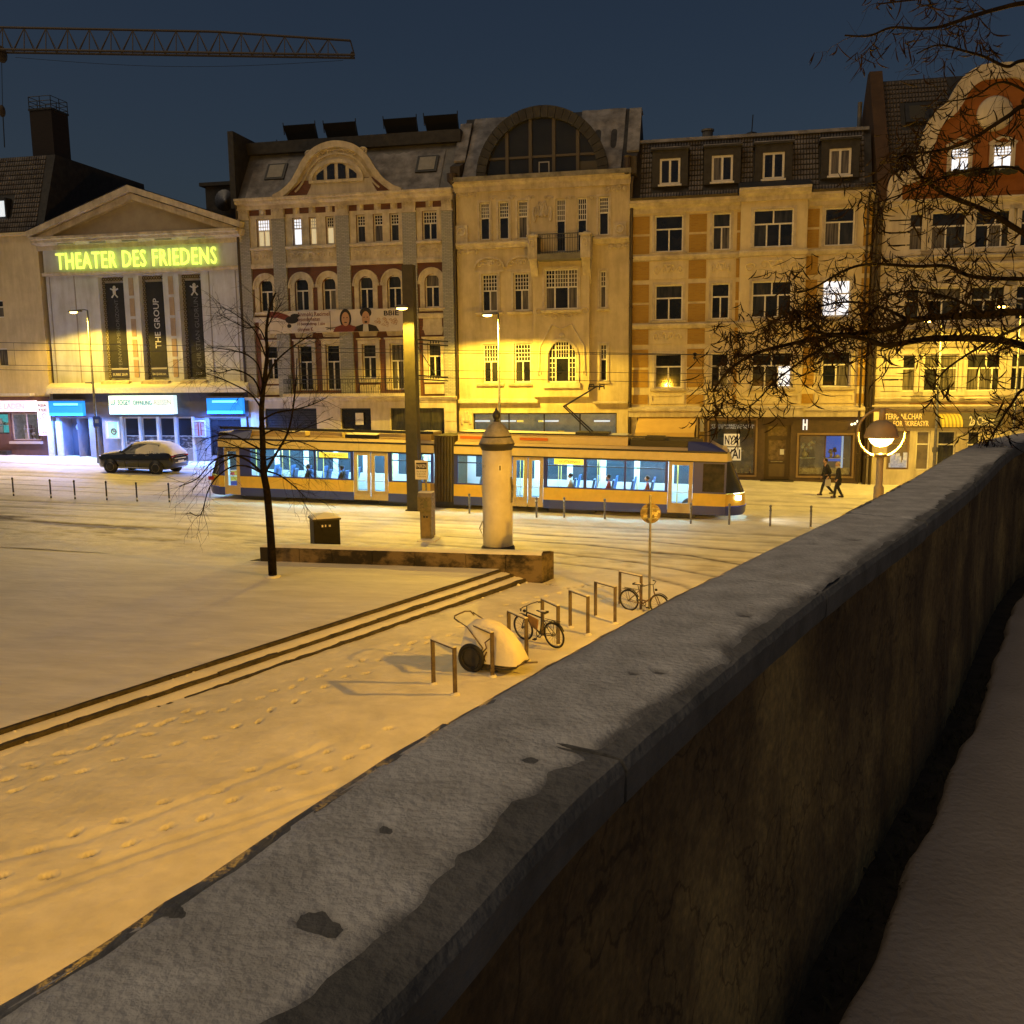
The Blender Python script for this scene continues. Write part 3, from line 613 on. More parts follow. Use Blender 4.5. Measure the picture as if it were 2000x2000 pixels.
def display(b, r, v, m, items=8, seed=1, hmax=.5):
    """the shallow lit interior of a shop window with goods on its floor and shelves"""
    rr = random.Random(seed); u0, u1, z0, z1 = r
    mb = MB(); mb.quad((u0, v + .9, z0), (u1, v + .9, z0), (u1, v + .9, z1), (u0, v + .9, z1)).quad((u0, v, z0), (u1, v, z0), (u1, v + .9, z0), (u0, v + .9, z0)).quad((u0, v, z0), (u0, v + .9, z0), (u0, v + .9, z1), (u0, v, z1)).quad((u1, v + .9, z0), (u1, v, z0), (u1, v, z1), (u1, v + .9, z1)).quad((u0, v + .9, z1), (u1, v + .9, z1), (u1, v, z1), (u0, v, z1))
    part(b, 'display_niche', mb, m)
    cols = [(.5, .4, .3), (.25, .22, .2), (.5, .48, .44), (.16, .08, .05), (.12, .2, .3), (.45, .30, .1)]
    for i in range(items):
        w = rr.uniform(.06, .2); h = rr.uniform(.12, hmax); u = rr.uniform(u0 + .2, u1 - .2); vv = v + rr.uniform(.3, .7); z = z0 + .01; k = rr.randrange(3); q = MB()
        if rr.random() < .35: z = z0 + (z1 - z0) * .42; part(b, 'shelf', MB().box(u - .35, u + .35, vv - .12, vv + .12, z - .03, z - .005), WHITE)
        if k == 0: q.lathe([(.02, 0), (w * .7, .02), (w, h * .4), (w * .45, h * .7), (w * .5, h), (0, h)], 10, (u, vv, z))
        elif k == 1: q.box(u - w, u + w, vv - .06, vv + .06, z, z + h)
        else: q.lathe([(w * .8, 0), (w * .3, .05), (w * .15, h * .5), (w * .9, h * .6), (w * .5, h), (0, h)], 10, (u, vv, z))
        part(b, 'goods', q, mat('goods_%d' % rr.randrange(6), cols[rr.randrange(6)], .5), k != 1)
display(b, sw1, .2, SHOPW, 12, 3, .9); win(b, sw1, 'S2', .1, glassmat('shop_glass'), mat('pale_frame', (.45, .38, .32), .5))
TEAL = mat('teal_display', (.05, .25, .25), .5, (.3, .5, .42), 6, emit=(.10, .55, .55), es=.55)
display(b, sw2, .2, TEAL, 6, 5); win(b, sw2, 'C1', .1, glassmat('shop_glass'), DARK)
part(b, 'shop_step', MB().box(ul, P(1, 62, 1500)[0], -.5, -.07, zg, P(1, 20, 1545)[1]), STONE)
part(b, 'window_ledge', MB().box(sw1[0] - .1, sw1[1] + .1, -.22, -.05, sw1[2] - .22, sw1[2] - .06), mat('pale_frame', (.45, .38, .32)))
a = R(1, -80, 1276, 205, 1335); c = R(1, 218, 1280, 276, 1462)
q = thing('shop_fascia_sign', 'long glowing white and pink shop sign above the window at the left edge', 'sign', ((a[0] + a[1]) / 2, -.1, a[2]))
part(q, 'light_box', MB().box(a[0], a[1], -.3, -.06, a[2], a[3]), emat('pink_white_light', (1.0, .80, .95), 1.0))
lettering(q, 'lettering', 'TEE LADEN', mat('sign_grey', (.5, .35, .4), .6, emit=(.7, .52, .62), es=.8), (P(1, 60, 1300)[0]), (a[2] + a[3]) / 2, -.32, .34, 2.4, bold=.01)
lamp('shop_sign_glow', 'AREA', s2w((a[0] + a[1]) / 2, -1.1, a[2] + .2), 130, (1, .72, .92), shape='RECTANGLE', size=5, size_y=.4).rotation_euler = (rad(-12), 0, -ANG)
q = thing('upright_shop_sign', 'narrow upright pink and white sign beside the shop window', 'sign', ((c[0] + c[1]) / 2, -.1, c[2]))
part(q, 'light_box', MB().box(c[0], c[1], -.25, -.06, c[2], c[3]), emat('pink_white_light', (1.0, .80, .95), 1.0))
PK = mat('sign_magenta', (.5, .12, .45), .6, emit=(.75, .25, .7), es=.7)
for i, s in enumerate(('ASIA', 'TEE')): lettering(q, 'lettering', s, DARK, (c[0] + c[1]) / 2, c[3] - .25 - .3 * i, -.27, .17, .65)
for i in range(4): part(q, 'printed_flower', MB().torus(.13 + .03 * (i % 2), .022, ((c[0] + c[1]) / 2 + .1 * (-1) ** i, -.262, c[3] - .9 - .3 * i), 'y', 14, 5), PK if i > 1 else STEEL)
lettering(q, 'lettering', '1. OG', DARK, (c[0] + c[1]) / 2, c[2] + .16, -.27, .15, .5)
lam = MB().box(ul, P(1, 197, 1245)[0], -.6, -.55, P(1, 100, 1250)[1], P(1, 100, 1236)[1]); x = P(1, 190, 1245)[0]; lam.box(x - .07, x, -.54, -.05, P(1, 100, 1250)[1], P(1, 100, 1236)[1])
part(b, 'awning_rail', lam, WHITE)
part(b, 'gutter', MB().prof(ul, ur, [(-.3, ze), (-.3, ze + .15), (.1, ze + .15), (.1, ze)]), YCREAM)
zr = F(60, 305, 1.6)[1]; uh0, uh1 = P(1, 230, 375)[0], F(100, 305, 1.6)[0]
mb = MB(); mb.add([(ul, .0, ze + .15), (uh0, 0., ze + .15), (uh1 + .3, 1.6, zr), (ul, 1.6, zr), (uh0 + .5, 11, ze + .15), (uh1 + .3, 11, zr), (ul, 11, zr)], ((0, 1, 2, 3), (1, 4, 5, 2), (3, 2, 5, 6)))
part(b, 'roof', mb, SLATE); sk = R(1, -60, 190, 14, 282)
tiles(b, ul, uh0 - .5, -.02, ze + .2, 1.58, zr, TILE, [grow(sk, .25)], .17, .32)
q = F(0, 320 + 236 / 2.76, .8); mb = MB(); kk = 1.6 / (zr - ze)
f = lambda z: (z - ze) * kk - .12
mb.add([(sk[0], f(sk[2]), sk[2]), (sk[1], f(sk[2]), sk[2]), (sk[1], f(sk[3]), sk[3]), (sk[0], f(sk[3]), sk[3])], ((0, 1, 2, 3),)); part(b, 'skylight', mb, emat('lit_skylight', (.85, .93, 1.), .7))
part(b, 'skylight_frame', MB().box(sk[1], sk[1] + .12, f(sk[2]) - .1, f(sk[3]) + .2, sk[2] - .1, sk[3] + .1), DARK)

# ---- chimney behind
ch = thing('brick_chimney', 'tall dark brick chimney with a railing on its top behind the left house', 'chimney', (*w2s(*W(95, 320, 78).xy), 3))
mb = MB(); pb = [W(79, 330, 78), W(131, 330, 78)]; pt = [W(66, 222, 78), W(122, 222, 78)]
cx = (pt[0].x + pt[1].x + pb[0].x + pb[1].x) / 4; w = (pt[1].x - pt[0].x) / 2; uu, vv = w2s(cx, 78); zt = pt[0].z; w *= .86
mb.box(uu - w, uu + w, vv - w, vv + w, -1, zt); part(ch, 'shaft', mb, brick('soot_brick', (.025, .016, .013), (.035, .021, .016), (.02, .016, .013)))
part(ch, 'cap', MB().box(uu - w - .06, uu + w + .06, vv - w - .06, vv + w + .06, zt, zt + .15), SLATE)
mb = MB()
for a, c in ((-1, -1), (0, -1), (1, -1), (1, 0), (1, 1), (0, 1), (-1, 1), (-1, 0)): mb.tube([(uu + a * w, vv + c * w, zt), (uu + a * w, vv + c * w, zt + 1.05)], .035, 5)
for z in (.35, .7, 1.05): mb.tube([(uu + a * w, vv + c * w, zt + z) for a, c in ((-1, -1), (1, -1), (1, 1), (-1, 1), (-1, -1))], .03, 5)
part(ch, 'top_railing', mb, DARK)

# ---- theatre
b = thing('theatre', 'pale theatre with a triangular pediment and three tall recesses', 'theatre', (-24, 0, gz(-24)))
u0 = P(1, 262, 800)[0]; u1 = P(1, 1300, 800)[0]; zg = gz(u0) - .7; uc = (u0 + u1) / 2
zaw = P(1, 700, 1240)[1]; zar = P(1, 765, 578)[1]; zco = P(1, 745, 425)[1]; zta = P(1, 683, 135)[1]; zpb = P(1, 700, 360)[1]
RC = [R(1, 545, 605, 700, 1165), R(1, 755, 600, 910, 1165), R(1, 965, 590, 1112, 1160)]
RC = level([(F(180 + 150 / 8.4, 640)[0], F(180 + 560 / 8.4, 640)[0], RC[0][2], RC[0][3]), (F(180 + 810 / 8.4, 640)[0], F(180 + 1205 / 8.4, 640)[0], RC[1][2], RC[1][3]), (F(180 + 1460 / 8.4, 640)[0], F(180 + 1825 / 8.4, 640)[0], RC[2][2], RC[2][3])])
mb = body(MB().sheet(u0, u1, zaw, zar, 0, RC, .45), u0, u1, zg, zco, v1=26); mb.sheet(u0, u1, zar, zco, -.1)
for r in RC: mb.quad((r[0] - .05, .44, r[2] - .05), (r[1] + .05, .44, r[2] - .05), (r[1] + .05, .44, r[3] + .05), (r[0] - .05, .44, r[3] + .05))
part(b, 'wall', mb, GREYW)
mb = MB(); mb.prof(u0 - .12, u1 + .12, [(-.02, zar - .12), (-.16, zar - .12), (-.20, zar), (-.20, zar + .1), (-.02, zar + .1)]); cornice(mb, u0 - .35, u1 + .35, zco - .25, .75, .7); part(b, 'cornice', mb, TRIM)
zc2 = zco + .5; hw = (u1 - u0) / 2 + .55
part(b, 'pediment', MB().poly([(uc - hw + .3, zc2), (uc + hw - .3, zc2), (uc, zta - .35)], -.05, 25), mat('pediment_plaster', (.42, .37, .28), .85, (.36, .31, .24), 1.5))
mb = MB(); w = .55
for o, d in ((0, -.72), (-.42, -.45)): mb.band([(uc - hw, zc2 + .18 + o), (uc, zta - .1 + o), (uc + hw, zc2 + .18 + o)], .36, d, -.04)
part(b, 'raking_cornice', mb, TRIM)
mb = MB(); mb.quad((uc - hw, -.75, zc2 + .42), (uc, -.75, zta + .12), (uc, 25, zta + .12), (uc - hw, 25, zc2 + .42)); mb.quad((uc, -.75, zta + .12), (uc + hw, -.75, zc2 + .42), (uc + hw, 25, zc2 + .42), (uc, 25, zta + .12)); part(b, 'roof', mb, SLATE)
for s in (-1, 1):
    for k, ux in ((0, (u1 - u0) / 2 - .25), (1, (u1 - u0) / 2 - 2.0)): part(b, 'wall_joint', MB().box(uc + s * ux - .03, uc + s * ux + .03, -.03, .02, zaw + .6, zar - .15), mat('joint_grey', (.3, .28, .27), .9))
FR = mat('recess_ornament', (.05, .045, .025), .8, (.22, .18, .09), 16, .6, 24)
pil = [(RC[0][1], RC[1][0]), (RC[1][1], RC[2][0])]
for a, c in pil:
    mid = (a + c) / 2; hz = (RC[0][3] - RC[0][2]) / 5.3
    for k in range(5):
        z = RC[0][3] - .12 - k * (RC[0][3] - RC[0][2] - .1) / 5; f = .16
        part(b, 'pilaster_panel', MB().poly([(mid - f, z - hz + .12), (mid + f, z - hz + .12), (mid + f, z), (mid - f, z)], -.03, .02), mat('tan_panel', (.40, .30, .20), .8, (.32, .23, .15), 4))
for i, r in enumerate(RC):
    mb = MB()
    for s, k in ((0, 26), (1, 26)):
        for j in range(k): mb.torus(.085, .03, (r[s] + (.12 if s == 0 else -.12), .38, r[2] + (j + .5) * (r[3] - r[2]) / k), 'y', 8, 4)
    for j in range(7): mb.torus(.08, .03, (r[0] + .28 + j * (r[1] - r[0] - .56) / 6, .38, r[3] - .13), 'y', 8, 4)
    part(b, 'recess_moulding', mb, FR)
    part(b, 'recess_sill', MB().prof(r[0] - .1, r[1] + .1, [(-.32, r[2] - .32), (.3, r[2] - .32), (.3, r[2] - .02), (-.28, r[2] - .1)]), TRIM)
    x = (r[0] + r[1]) / 2
    bu0, bu1 = r[0] + .28, r[1] - (.20 if i < 2 else .02); bz0, bz1 = r[2] + .12, r[3] - .38
    q = thing('theatre_banner', ('black banner with a white figure above faint upright lettering and a blue foot', 'black banner with bold white upright lettering in the middle recess', 'black banner with a white figure above lettering, nearest the brick house')[i], 'banner', ((bu0 + bu1) / 2, .3, bz0), group='black banners on the theatre front')
    part(q, 'cloth', MB().box(bu0, bu1, .27, .29, bz0, bz1), mat('banner_black', (.012, .012, .014), .8, (.02, .02, .02), 3)); uc_ = (bu0 + bu1) / 2; L = bz1 - bz0
    if i != 1:
        fg = MB(); z = bz1 - .55; fg.sphere((uc_, .262, z + .27), .11, .008, .13, 10, 8); fg.tube([(uc_, .262, z + .2), (uc_, .262, z - .1)], .1, 6); fg.tube([(uc_ - .26, .262, z + .22), (uc_, .262, z + .08), (uc_ + .26, .262, z + .22)], .05, 6); fg.tube([(uc_ - .2, .262, z - .32), (uc_, .262, z - .08), (uc_ + .2, .262, z - .32)], .05, 6); part(q, 'printed_figure', fg, mat('banner_white', (.55, .55, .56), .8))
    lettering(q, 'lettering', ('FERNWÄRMEHORIZONT', 'THE GROUP', 'CHRISTIAN GUDRUN')[i], mat('banner_white', (.55, .55, .56)) if i == 1 else mat('banner_grey', (.12, .125, .14), .8), uc_ + .05, bz1 - L * (.53 if i != 1 else .43), .262, .30 if i != 1 else .40, L * (.72 if i != 1 else .52), rot=rad(90), depth=.004, bold=.012 if i == 1 else 0)
    if i < 2: part(q, 'printed_band', MB().box(bu0 + .04, bu1 - .04, .262, .268, bz0 + .52, bz0 + .62), mat('banner_grey2', (.32, .32, .38), .8)); part(q, 'printed_foot', MB().box(bu0 + .01, bu1 - .01, .264, .268, bz0 + .02, bz0 + .5), mat('banner_blue', (.03, .03, .07), .8))
    lettering(q, 'lettering', ('SUBBE 2019', 'DA QUARTIER', '2019')[i], mat('banner_white', (.55, .55, .56)), uc_, bz0 + .22, .258, .16, (bu1 - bu0) * (.8 if i < 2 else .35), depth=.004, bold=.01)
# letters over the recesses
q = thing('theatre_letters', 'glowing yellow green letters THEATER DES FRIEDENS under the pediment', 'sign', (uc, -.2, zar + .4)); a = P(1, 320, 525); c = P(1, 1180, 500)
LET = emat('yellow_green_neon', (.80, .93, .16), 1.0); zl = (a[1] + c[1]) / 2
o = lettering(q, 'letters', 'THEATER DES FRIEDENS', LET, (a[0] + c[0]) / 2, zl, -.34, 1.02, c[0] - a[0], depth=.1, bold=.006, spacing=1.12)
lamp('theatre_letters_glow', 'AREA', s2w((a[0] + c[0]) / 2, -.7, zl), 16, (.72, 1, .12), shape='RECTANGLE', size=9.5, size_y=.8).rotation_euler = (rad(90), 0, -ANG)
for k in range(5): x = a[0] + .9 + k * (c[0] - a[0] - 2) / 4; part(q, 'floodlight_bar', MB().box(x - .6, x + .5, -.45, -.12, zl + .98, zl + 1.1), mat('bar_metal', (.4, .42, .3), .5))
# canopy and entrance
zc0 = P(1, 700, 1235)[1]; zc1 = P(1, 700, 1208)[1]
part(b, 'canopy_edge', MB().prof(u0 - .2, u1 + .35, [(-.55, zc0), (0, zc0), (0, zc1 + .25), (-.4, zc1 + .1), (-.55, zc1)]), WHITE)
part(b, 'canopy_snow', MB().prof(u0 - .2, u1 + .35, [(-.53, zc1 + .01), (-.38, zc1 + .12), (.0, zc1 + .27), (.0, zc1 + .34), (-.36, zc1 + .21), (-.52, zc1 + .09)]), SNOW)
zf = P(1, 700, 1362)[1]; DB = mat('dark_fascia', (.045, .042, .05), .6, (.06, .056, .065), 3)
wins = level([R(13, 355, 420, 560, 815), R(13, 578, 420, 785, 815), R(13, 800, 420, 1005, 815), R(13, 1018, 420, 1225, 815)]); ent = R(12, 975, 545, 1250, 1150); ent2 = R(12, 1250, 540, 1430, 1150); ent3 = R(12, 1520, 535, 1640, 1150); zgr = gz(-22) - .5
ent, ent2, ent3 = level([ent, ent2, ent3]); ent, ent2, ent3 = [(e[0], e[1], zgr, e[3]) for e in (ent, ent2, ent3)]; r6 = R(13, 1430, 450, 1830, 900)
part(b, 'fascia', MB().sheet(u0, u1 + .3, zf, zc0, -.25), DB)
wins = [(r[0], r[1], r[2], min(r[3], zf - .06)) for r in wins]; holes = [(r[0], r[1], r[2], zf - .1) for r in (ent, ent2, ent3)] + wins + [(r6[0], r6[1], r6[2], zf - .1)]
part(b, 'ground_floor_wall', MB().sheet(u0, u1 + .3, zgr - .4, zf, -.12, holes, 1.2), mat('entrance_grey', (.26, .25, .27), .7, (.32, .31, .33), 2))
for r in (ent, ent2, ent3): mb = MB(); mb.quad((r[0] - .1, 1.05, r[2]), (r[1] + .1, 1.05, r[2]), (r[1] + .1, 1.05, r[3]), (r[0] - .1, 1.05, r[3])); part(b, 'entrance_back_wall', mb, mat('entrance_back', (.16, .16, .19), .7))
for x in (P(12, 870, 800), P(12, 1010, 800)): part(b, 'pale_post', MB().box(x[0] - .35, x[0] + .0, -.3, -.12, zgr, zf - .3), WHITE)
part(b, 'entrance_door', MB().box(ent2[0] + .1, ent2[1] - .05, .8, .9, zgr, zgr + 3), DARK)
mb = MB().torus(.2, .05, (P(12, 1085, 700)[0], 1.0, P(12, 1085, 690)[1]), 'y', 18, 6); part(b, 'round_emblem', mb, emat('pale_blue_light', (.5, .65, 1.), .5))
AL = mat('white_mullion', (.55, .55, .58), .45)
for r in wins:
    zm = r[2] + (r[3] - r[2]) * .40; f = part(b, 'window', MB().sheet(r[0] + .0, r[1] - .0, r[2], r[3], -.05, [(r[0] + .07, r[1] - .07, r[2] + .05, zm), (r[0] + .07, r[1] - .07, zm + .05, r[3] - .05)], .08), AL)
    part(f, 'pane', MB().quad((r[0], .0, zm), (r[1], .0, zm), (r[1], .0, r[3]), (r[0], .0, r[3])), mat('bluish_glass', (.015, .022, .04), .15))
    part(f, 'patterned_panel', MB().quad((r[0], .0, r[2]), (r[1], .0, r[2]), (r[1], .0, zm), (r[0], .0, zm)), mat('wavy_panel', (.05, .05, .07), .5, (.30, .30, .36), 2.6, stretch=(1, 1, 2.6), lo=.5, hi=.56))
for r in wins + [wins[0]]: pass
for x in [wins[0][0] - .08] + [w_[1] + .05 for w_ in wins]: part(b, 'mullion', MB().box(x - .07, x + .07, -.28, -.1, zgr, zf), AL)
f = part(b, 'window', MB().sheet(r6[0], r6[1], r6[2], r6[3] + .3, -.05, [(r6[0] + .08, r6[1] - .08, r6[2] + .08, r6[3])], .08), DARK); part(f, 'pane', MB().quad((r6[0], 0, r6[2]), (r6[1], 0, r6[2]), (r6[1], 0, r6[3] + .3), (r6[0], 0, r6[3] + .3)), GD[0])
def lightbox(name, label, r, m, d=.3, cat='light panel'):
    q = thing(name, label, cat, ((r[0] + r[1]) / 2, -.3, r[2])); part(q, 'panel', MB().box(r[0], r[1], -.25 - d, -.26, r[2], r[3]), m); return q
rb1 = R(12, 860, 265, 1385, 492); rb2 = R(1, 1140, 1262, 1330, 1345); rs = R(13, 235, 143, 1035, 373)
def graded(name, c, s, zc, zh):
    """a translucent panel lit by tubes along its top edge"""
    m = emat(name, c, s); return m
BLU = emat('blue_light', (.02, .28, 1.0), .95)
for nm, r in (('blue panel glowing over the theatre entrance beside the lamp post', rb1), ('blue panel glowing over the theatre front next to the brick house', rb2)):
    q = lightbox('blue_light_panel', nm, r, BLU); part(q, 'tube_lamp', MB().box(r[0] + .4, r[1] - .3, -.6, -.56, r[3] - .26, r[3] - .14), emat('cyan_tube', (.2, .85, 1.), 1.3)); part(q, 'panel_edge', MB().box(r[0] - .05, r[1] + .05, -.62, -.25, r[3] + .01, r[3] + .12), DB); q['group'] = 'blue panels on the theatre canopy'
q = lightbox('programme_board', 'bright white board with dark lettering over the theatre windows', rs, emat('white_cyan_light', (.70, .95, .97), .95), .45, 'sign')
TX = mat('board_print', (.04, .12, .12), .7, emit=(.06, .2, .2), es=.8); TX2 = mat('board_print_pale', (.3, .28, .25), .7, emit=(.5, .46, .4), es=.8)
w_ = rs[1] - rs[0]; zz = rs[3] - (rs[3] - rs[2]) * .36
for t, x0, x1, m in (('LUI', .03, .10, TX), ('SOGEY', .14, .34, TX), ('ÖFFNUNG', .38, .67, TX), ('-REISEN', .68, .97, TX2)): lettering(q, 'lettering', t, m, rs[0] + w_ * (x0 + x1) / 2, zz, -.72, .34, w_ * (x1 - x0), bold=.012)
lettering(q, 'lettering', 'THEATER  SCHAUSPIEL  BIS', TX2, rs[0] + w_ * .40, rs[2] + .3, -.72, .2, w_ * .62)
lamp('programme_board_glow', 'AREA', s2w((rs[0] + rs[1]) / 2, -1.0, (rs[2] + rs[3]) / 2), 330, (.10, .34, 1), shape='RECTANGLE', size=5, size_y=.4).rotation_euler = (rad(-12), 0, -ANG)
for r in (rb1, rb2): lamp('blue_panel_glow', 'AREA', s2w((r[0] + r[1]) / 2, -1.0, (r[2] + r[3]) / 2 - .2), 800, (.08, .25, 1), shape='RECTANGLE', size=3, size_y=.4).rotation_euler = (rad(-8), 0, -ANG)
for i, (r, nm, g) in enumerate(((R(13, 148, 460, 330, 685), 'glowing white and green poster case beside the theatre windows', True), (R(13, 1238, 452, 1408, 668), 'poster case with a reddish poster on the theatre wall by the tram', False))):
    q = thing('poster_case', nm, 'poster', ((r[0] + r[1]) / 2, -.35, r[2]), group='poster cases on the theatre')
    part(q, 'frame', MB().sheet(r[0], r[1], r[2], r[3], -.38, [grow(r, -.09)], .12), AL); rr_ = grow(r, -.08); part(q, 'poster', MB().quad((rr_[0], -.33, rr_[2]), (rr_[1], -.33, rr_[2]), (rr_[1], -.33, rr_[3]), (rr_[0], -.33, rr_[3])), emat('poster_light', (.62, 1., .95), .85) if g else mat('poster_paper', (.35, .35, .42), .7, (.30, .12, .10), 3, emit=(.3, .28, .34), es=.15))
    x, z = (r[0] + r[1]) / 2, (r[2] + r[3]) / 2
    if g: part(q, 'printed_field', MB().box(x - .33, x + .33, -.345, -.335, z - .5, z + .48), emat('poster_green', (.35, .8, .62), .6)); part(q, 'printed_knot', MB().torus(.17, .05, (x + .06, -.35, z - .1), 'y', 12, 5).torus(.09, .04, (x + .1, -.35, z - .02), 'y', 10, 5), mat('poster_brown', (.15, .13, .08), .7))
    else: part(q, 'printed_stripes', MB().box(x - .12, x - .03, -.345, -.335, z - .45, z + .4).box(x + .06, x + .14, -.345, -.335, z - .4, z + .35), mat('poster_red', (.3, .06, .05), .7))
drain(b, u1 + .14, gz(u1), zco, -.1)

# ---- brick house with the curved gable
b = thing('brick_house', 'red and grey brick house with a curved gable and banner', 'house', (-10, 0, gz(-10)))
u0 = P(2, 118, 1000)[0]; u1 = P(2, 1722, 1000)[0]; zg = gz(u0) - .8; zgf = P(3, 800, 742)[1]; zt = P(2, 900, 655)[1]
top = level([R(2, 238, 797, 337, 1008)] + [R(2, 1488, 748, 1600, 968)]); t3 = level([R(2, 508, 792, 578, 1000), R(2, 634, 787, 690, 995), R(2, 760, 782, 820, 990), R(2, 990, 770, 1058, 985), R(2, 1118, 768, 1190, 980), R(2, 1243, 762, 1312, 976)])
sec = level([R(2, 262, 1258, 364, 1512), R(2, 528, 1246, 632, 1490), R(2, 735, 1244, 838, 1487), R(2, 1013, 1235, 1117, 1480), R(2, 1225, 1230, 1330, 1475), R(2, 1508, 1222, 1617, 1485)])
fst = level([R(3, 275, 398, 357, 628), R(3, 925, 388, 1018, 614), R(3, 1365, 375, 1455, 622)]); fd = level([R(3, 498, 395, 590, 700), R(3, 682, 390, 775, 700), R(3, 1113, 383, 1205, 690)]); fd = [(r[0], r[1], r[2], fst[0][3]) for r in fd]
part(b, 'wall', (lambda m_: ([m_.archfill(r[0], r[1], r[3] - .42, r[3], 0, .2) for r in sec], m_)[1])(body(MB().sheet(u0, u1, zgf, zt, 0, top + t3 + sec + fst + fd, .2), u0, u1, zg, zt)), REDB)
for r in top: win(b, r, 'B2', glass=None, lit=({0: GWARM, 1: GWARM, 2: GLIT} if r is top[0] else None), label='lit window' if r is top[0] else None)
for i, r in enumerate(t3): win(b, r, 'B1', lit={0: {0: GLIT, 1: GLIT}, 1: {0: GWARM, 1: GWARM}, 2: {0: GWARM}}.get(i), label='lit window' if i < 3 else None)
for r in sec: win(b, r, 'T2')
CURT = mat('curtained_glass', (.03, .03, .032))
for i, r in enumerate(fst + fd): win(b, r, 'T2')
# pilasters of grey brick
PIL = [(118, 195), (365, 462), (845, 945), (1345, 1448), (1640, 1722)]; zpt = P(2, 900, 780)[1]
for i, (a, c) in enumerate(PIL):
    ua, ub = P(2, a, 1000)[0], P(2, c, 1000)[0]
    part(b, 'pilaster', MB().box(ua, ub, -.16, .02, zgf, zpt), GREYB); mb = MB(); mb.box(ua - .04, ub + .04, -.22, .02, zpt, zpt + .09); zq = zpt + .1; mb.box(ua + .02, ub - .02, -.2, .02, zpt + .09, zt - .05)
    for k in range(3): scroll(mb, ua + (ub - ua) * (.2 + .3 * k), zpt + .45, .26, .36, -.22, .045, 1, -1 if k == 0 else 1)
    mb.prof(ua - .08, ub + .08, [(-.2, zpt + .78), (-.32, zpt + .92), (-.32, zpt + 1.0), (0, zpt + 1.0), (0, zpt + .78)]); part(b, 'capital', mb, TRIM)
BAY = [(PIL[0][1], PIL[1][0]), (PIL[1][1], PIL[2][0]), (PIL[2][1], PIL[3][0]), (PIL[3][1], PIL[4][0])]
BAY = [(P(2, a, 1000)[0] + .01, P(2, c, 1000)[0] - .01) for a, c in BAY]
zr1 = P(2, 650, 1012)[1]; zr2 = P(2, 650, 1128)[1]; zr3 = P(2, 650, 1165)[1]; hz0 = t3[0][2]; hz1 = t3[0][3]
for i, (a, c) in enumerate(BAY):
    ws = [r for r in top + t3 if a < (r[0] + r[1]) / 2 < c]
    part(b, 'window_panel', MB().sheet(a, c, hz0 - .08, hz1 + .22, -.07, ws, .09), TRIM)
    part(b, 'string_course', MB().prof(a, c, [(.02, zr1 - .14), (-.2, zr1 - .1), (-.24, zr1), (-.2, zr1 + .06), (.02, zr1 + .1)]), TRIM); part(b, 'frieze', MB().box(a, c, -.08, .02, zr2 + .002, zr1 - .142), TRIM); part(b, 'string_course', MB().prof(a, c, [(.02, zr3), (-.15, zr3), (-.18, zr2 - .12), (-.14, zr2), (.02, zr2)]), TRIM)
    mb = MB(); k = max(2, int((c - a) / .62))
    for j in range(k): scroll(mb, a + (j + .5) * (c - a) / k, (zr2 + zr1 - .14) / 2, .52, (zr1 - zr2) * .55, -.1, .05, 1.1, 1 if j % 2 else -1)
    part(b, 'carved_frieze', mb, TRIM)
    for r in ws: x = (r[0] + r[1]) / 2; z = zpt + .5; part(b, 'carved_bracket', MB().sphere((x, -.08, z), .15, .09, .25, 8, 6).box(x - .2, x + .2, -.05, .02, z - .33, z + .36), TRIM)
for i, r in enumerate(sec):
    mb = MB(); w = .28; n = 14; uc = (r[0] + r[1]) / 2; hw = (r[1] - r[0]) / 2; pts = [(uc - hw - w / 2, r[2])] + [(uc - (hw + w / 2) * math.cos(math.pi * k / n), r[3] - .42 + (.42 + w / 2) * math.sin(math.pi * k / n)) for k in range(n + 1)] + [(uc + hw + w / 2, r[2])]
    mb.band(pts, w, -.09, .015); mb.band([(uc - (hw + w * 1.15) * math.cos(math.pi * k / n), r[3] - .42 + (.42 + w * 1.15) * math.sin(math.pi * k / n)) for k in range(n + 1)], .09, -.15, .012)
    for s in (-1, 1): mb.box(uc + s * (hw + w) - .12, uc + s * (hw + w) + .12, -.13, .012, r[3] - .55, r[3] - .38)
    mb.prof(r[0] - .35, r[1] + .35, [(.02, r[2] - .22), (-.12, r[2] - .2), (-.18, r[2] - .06), (-.18, r[2] - .01), (.02, r[2] - .005)]); part(b, 'window_surround', mb, TRIM)
zb0 = sec[0][2] - .28
for i, r in enumerate(sec):
    x = (r[0] + r[1]) / 2; z1 = r[2] - .25; part(b, 'apron_panel', MB().poly([(x - .62, z1 - 1.0), (x + .62, z1 - 1.0), (x + .56, z1 - .75), (x + .56, z1 - .35), (x + .62, z1 - .22), (x - .62, z1 - .22), (x - .56, z1 - .35), (x - .56, z1 - .75)], -.08, .015), TRIM)
for i, (a, c) in enumerate(BAY):
    z = fst[0][3] + 1.5; part(b, 'string_course', MB().prof(a, c, [(.02, z - .12), (-.14, z - .1), (-.2, z + .08), (-.2, z + .16), (.02, z + .2)]), TRIM)
for r in fst + fd:
    mb = surround(MB(), r, .24, -.09, .014, r in fst); x = (r[0] + r[1]) / 2; h = r[3] + .24
    mb.prof(r[0] - .3, r[1] + .3, [(.014, h + .005), (-.14, h + .005), (-.2, h + .1), (.014, h + .1)]); mb.poly([(x - .5, h + .2), (x + .5, h + .2), (x + .62, h + .62), (x - .62, h + .62)], -.1, .014)
    if r in fst: mb.box(x - .6, x + .6, -.1, .014, r[2] - .9, r[2] - .35)
    part(b, 'window_surround', mb, TRIM)
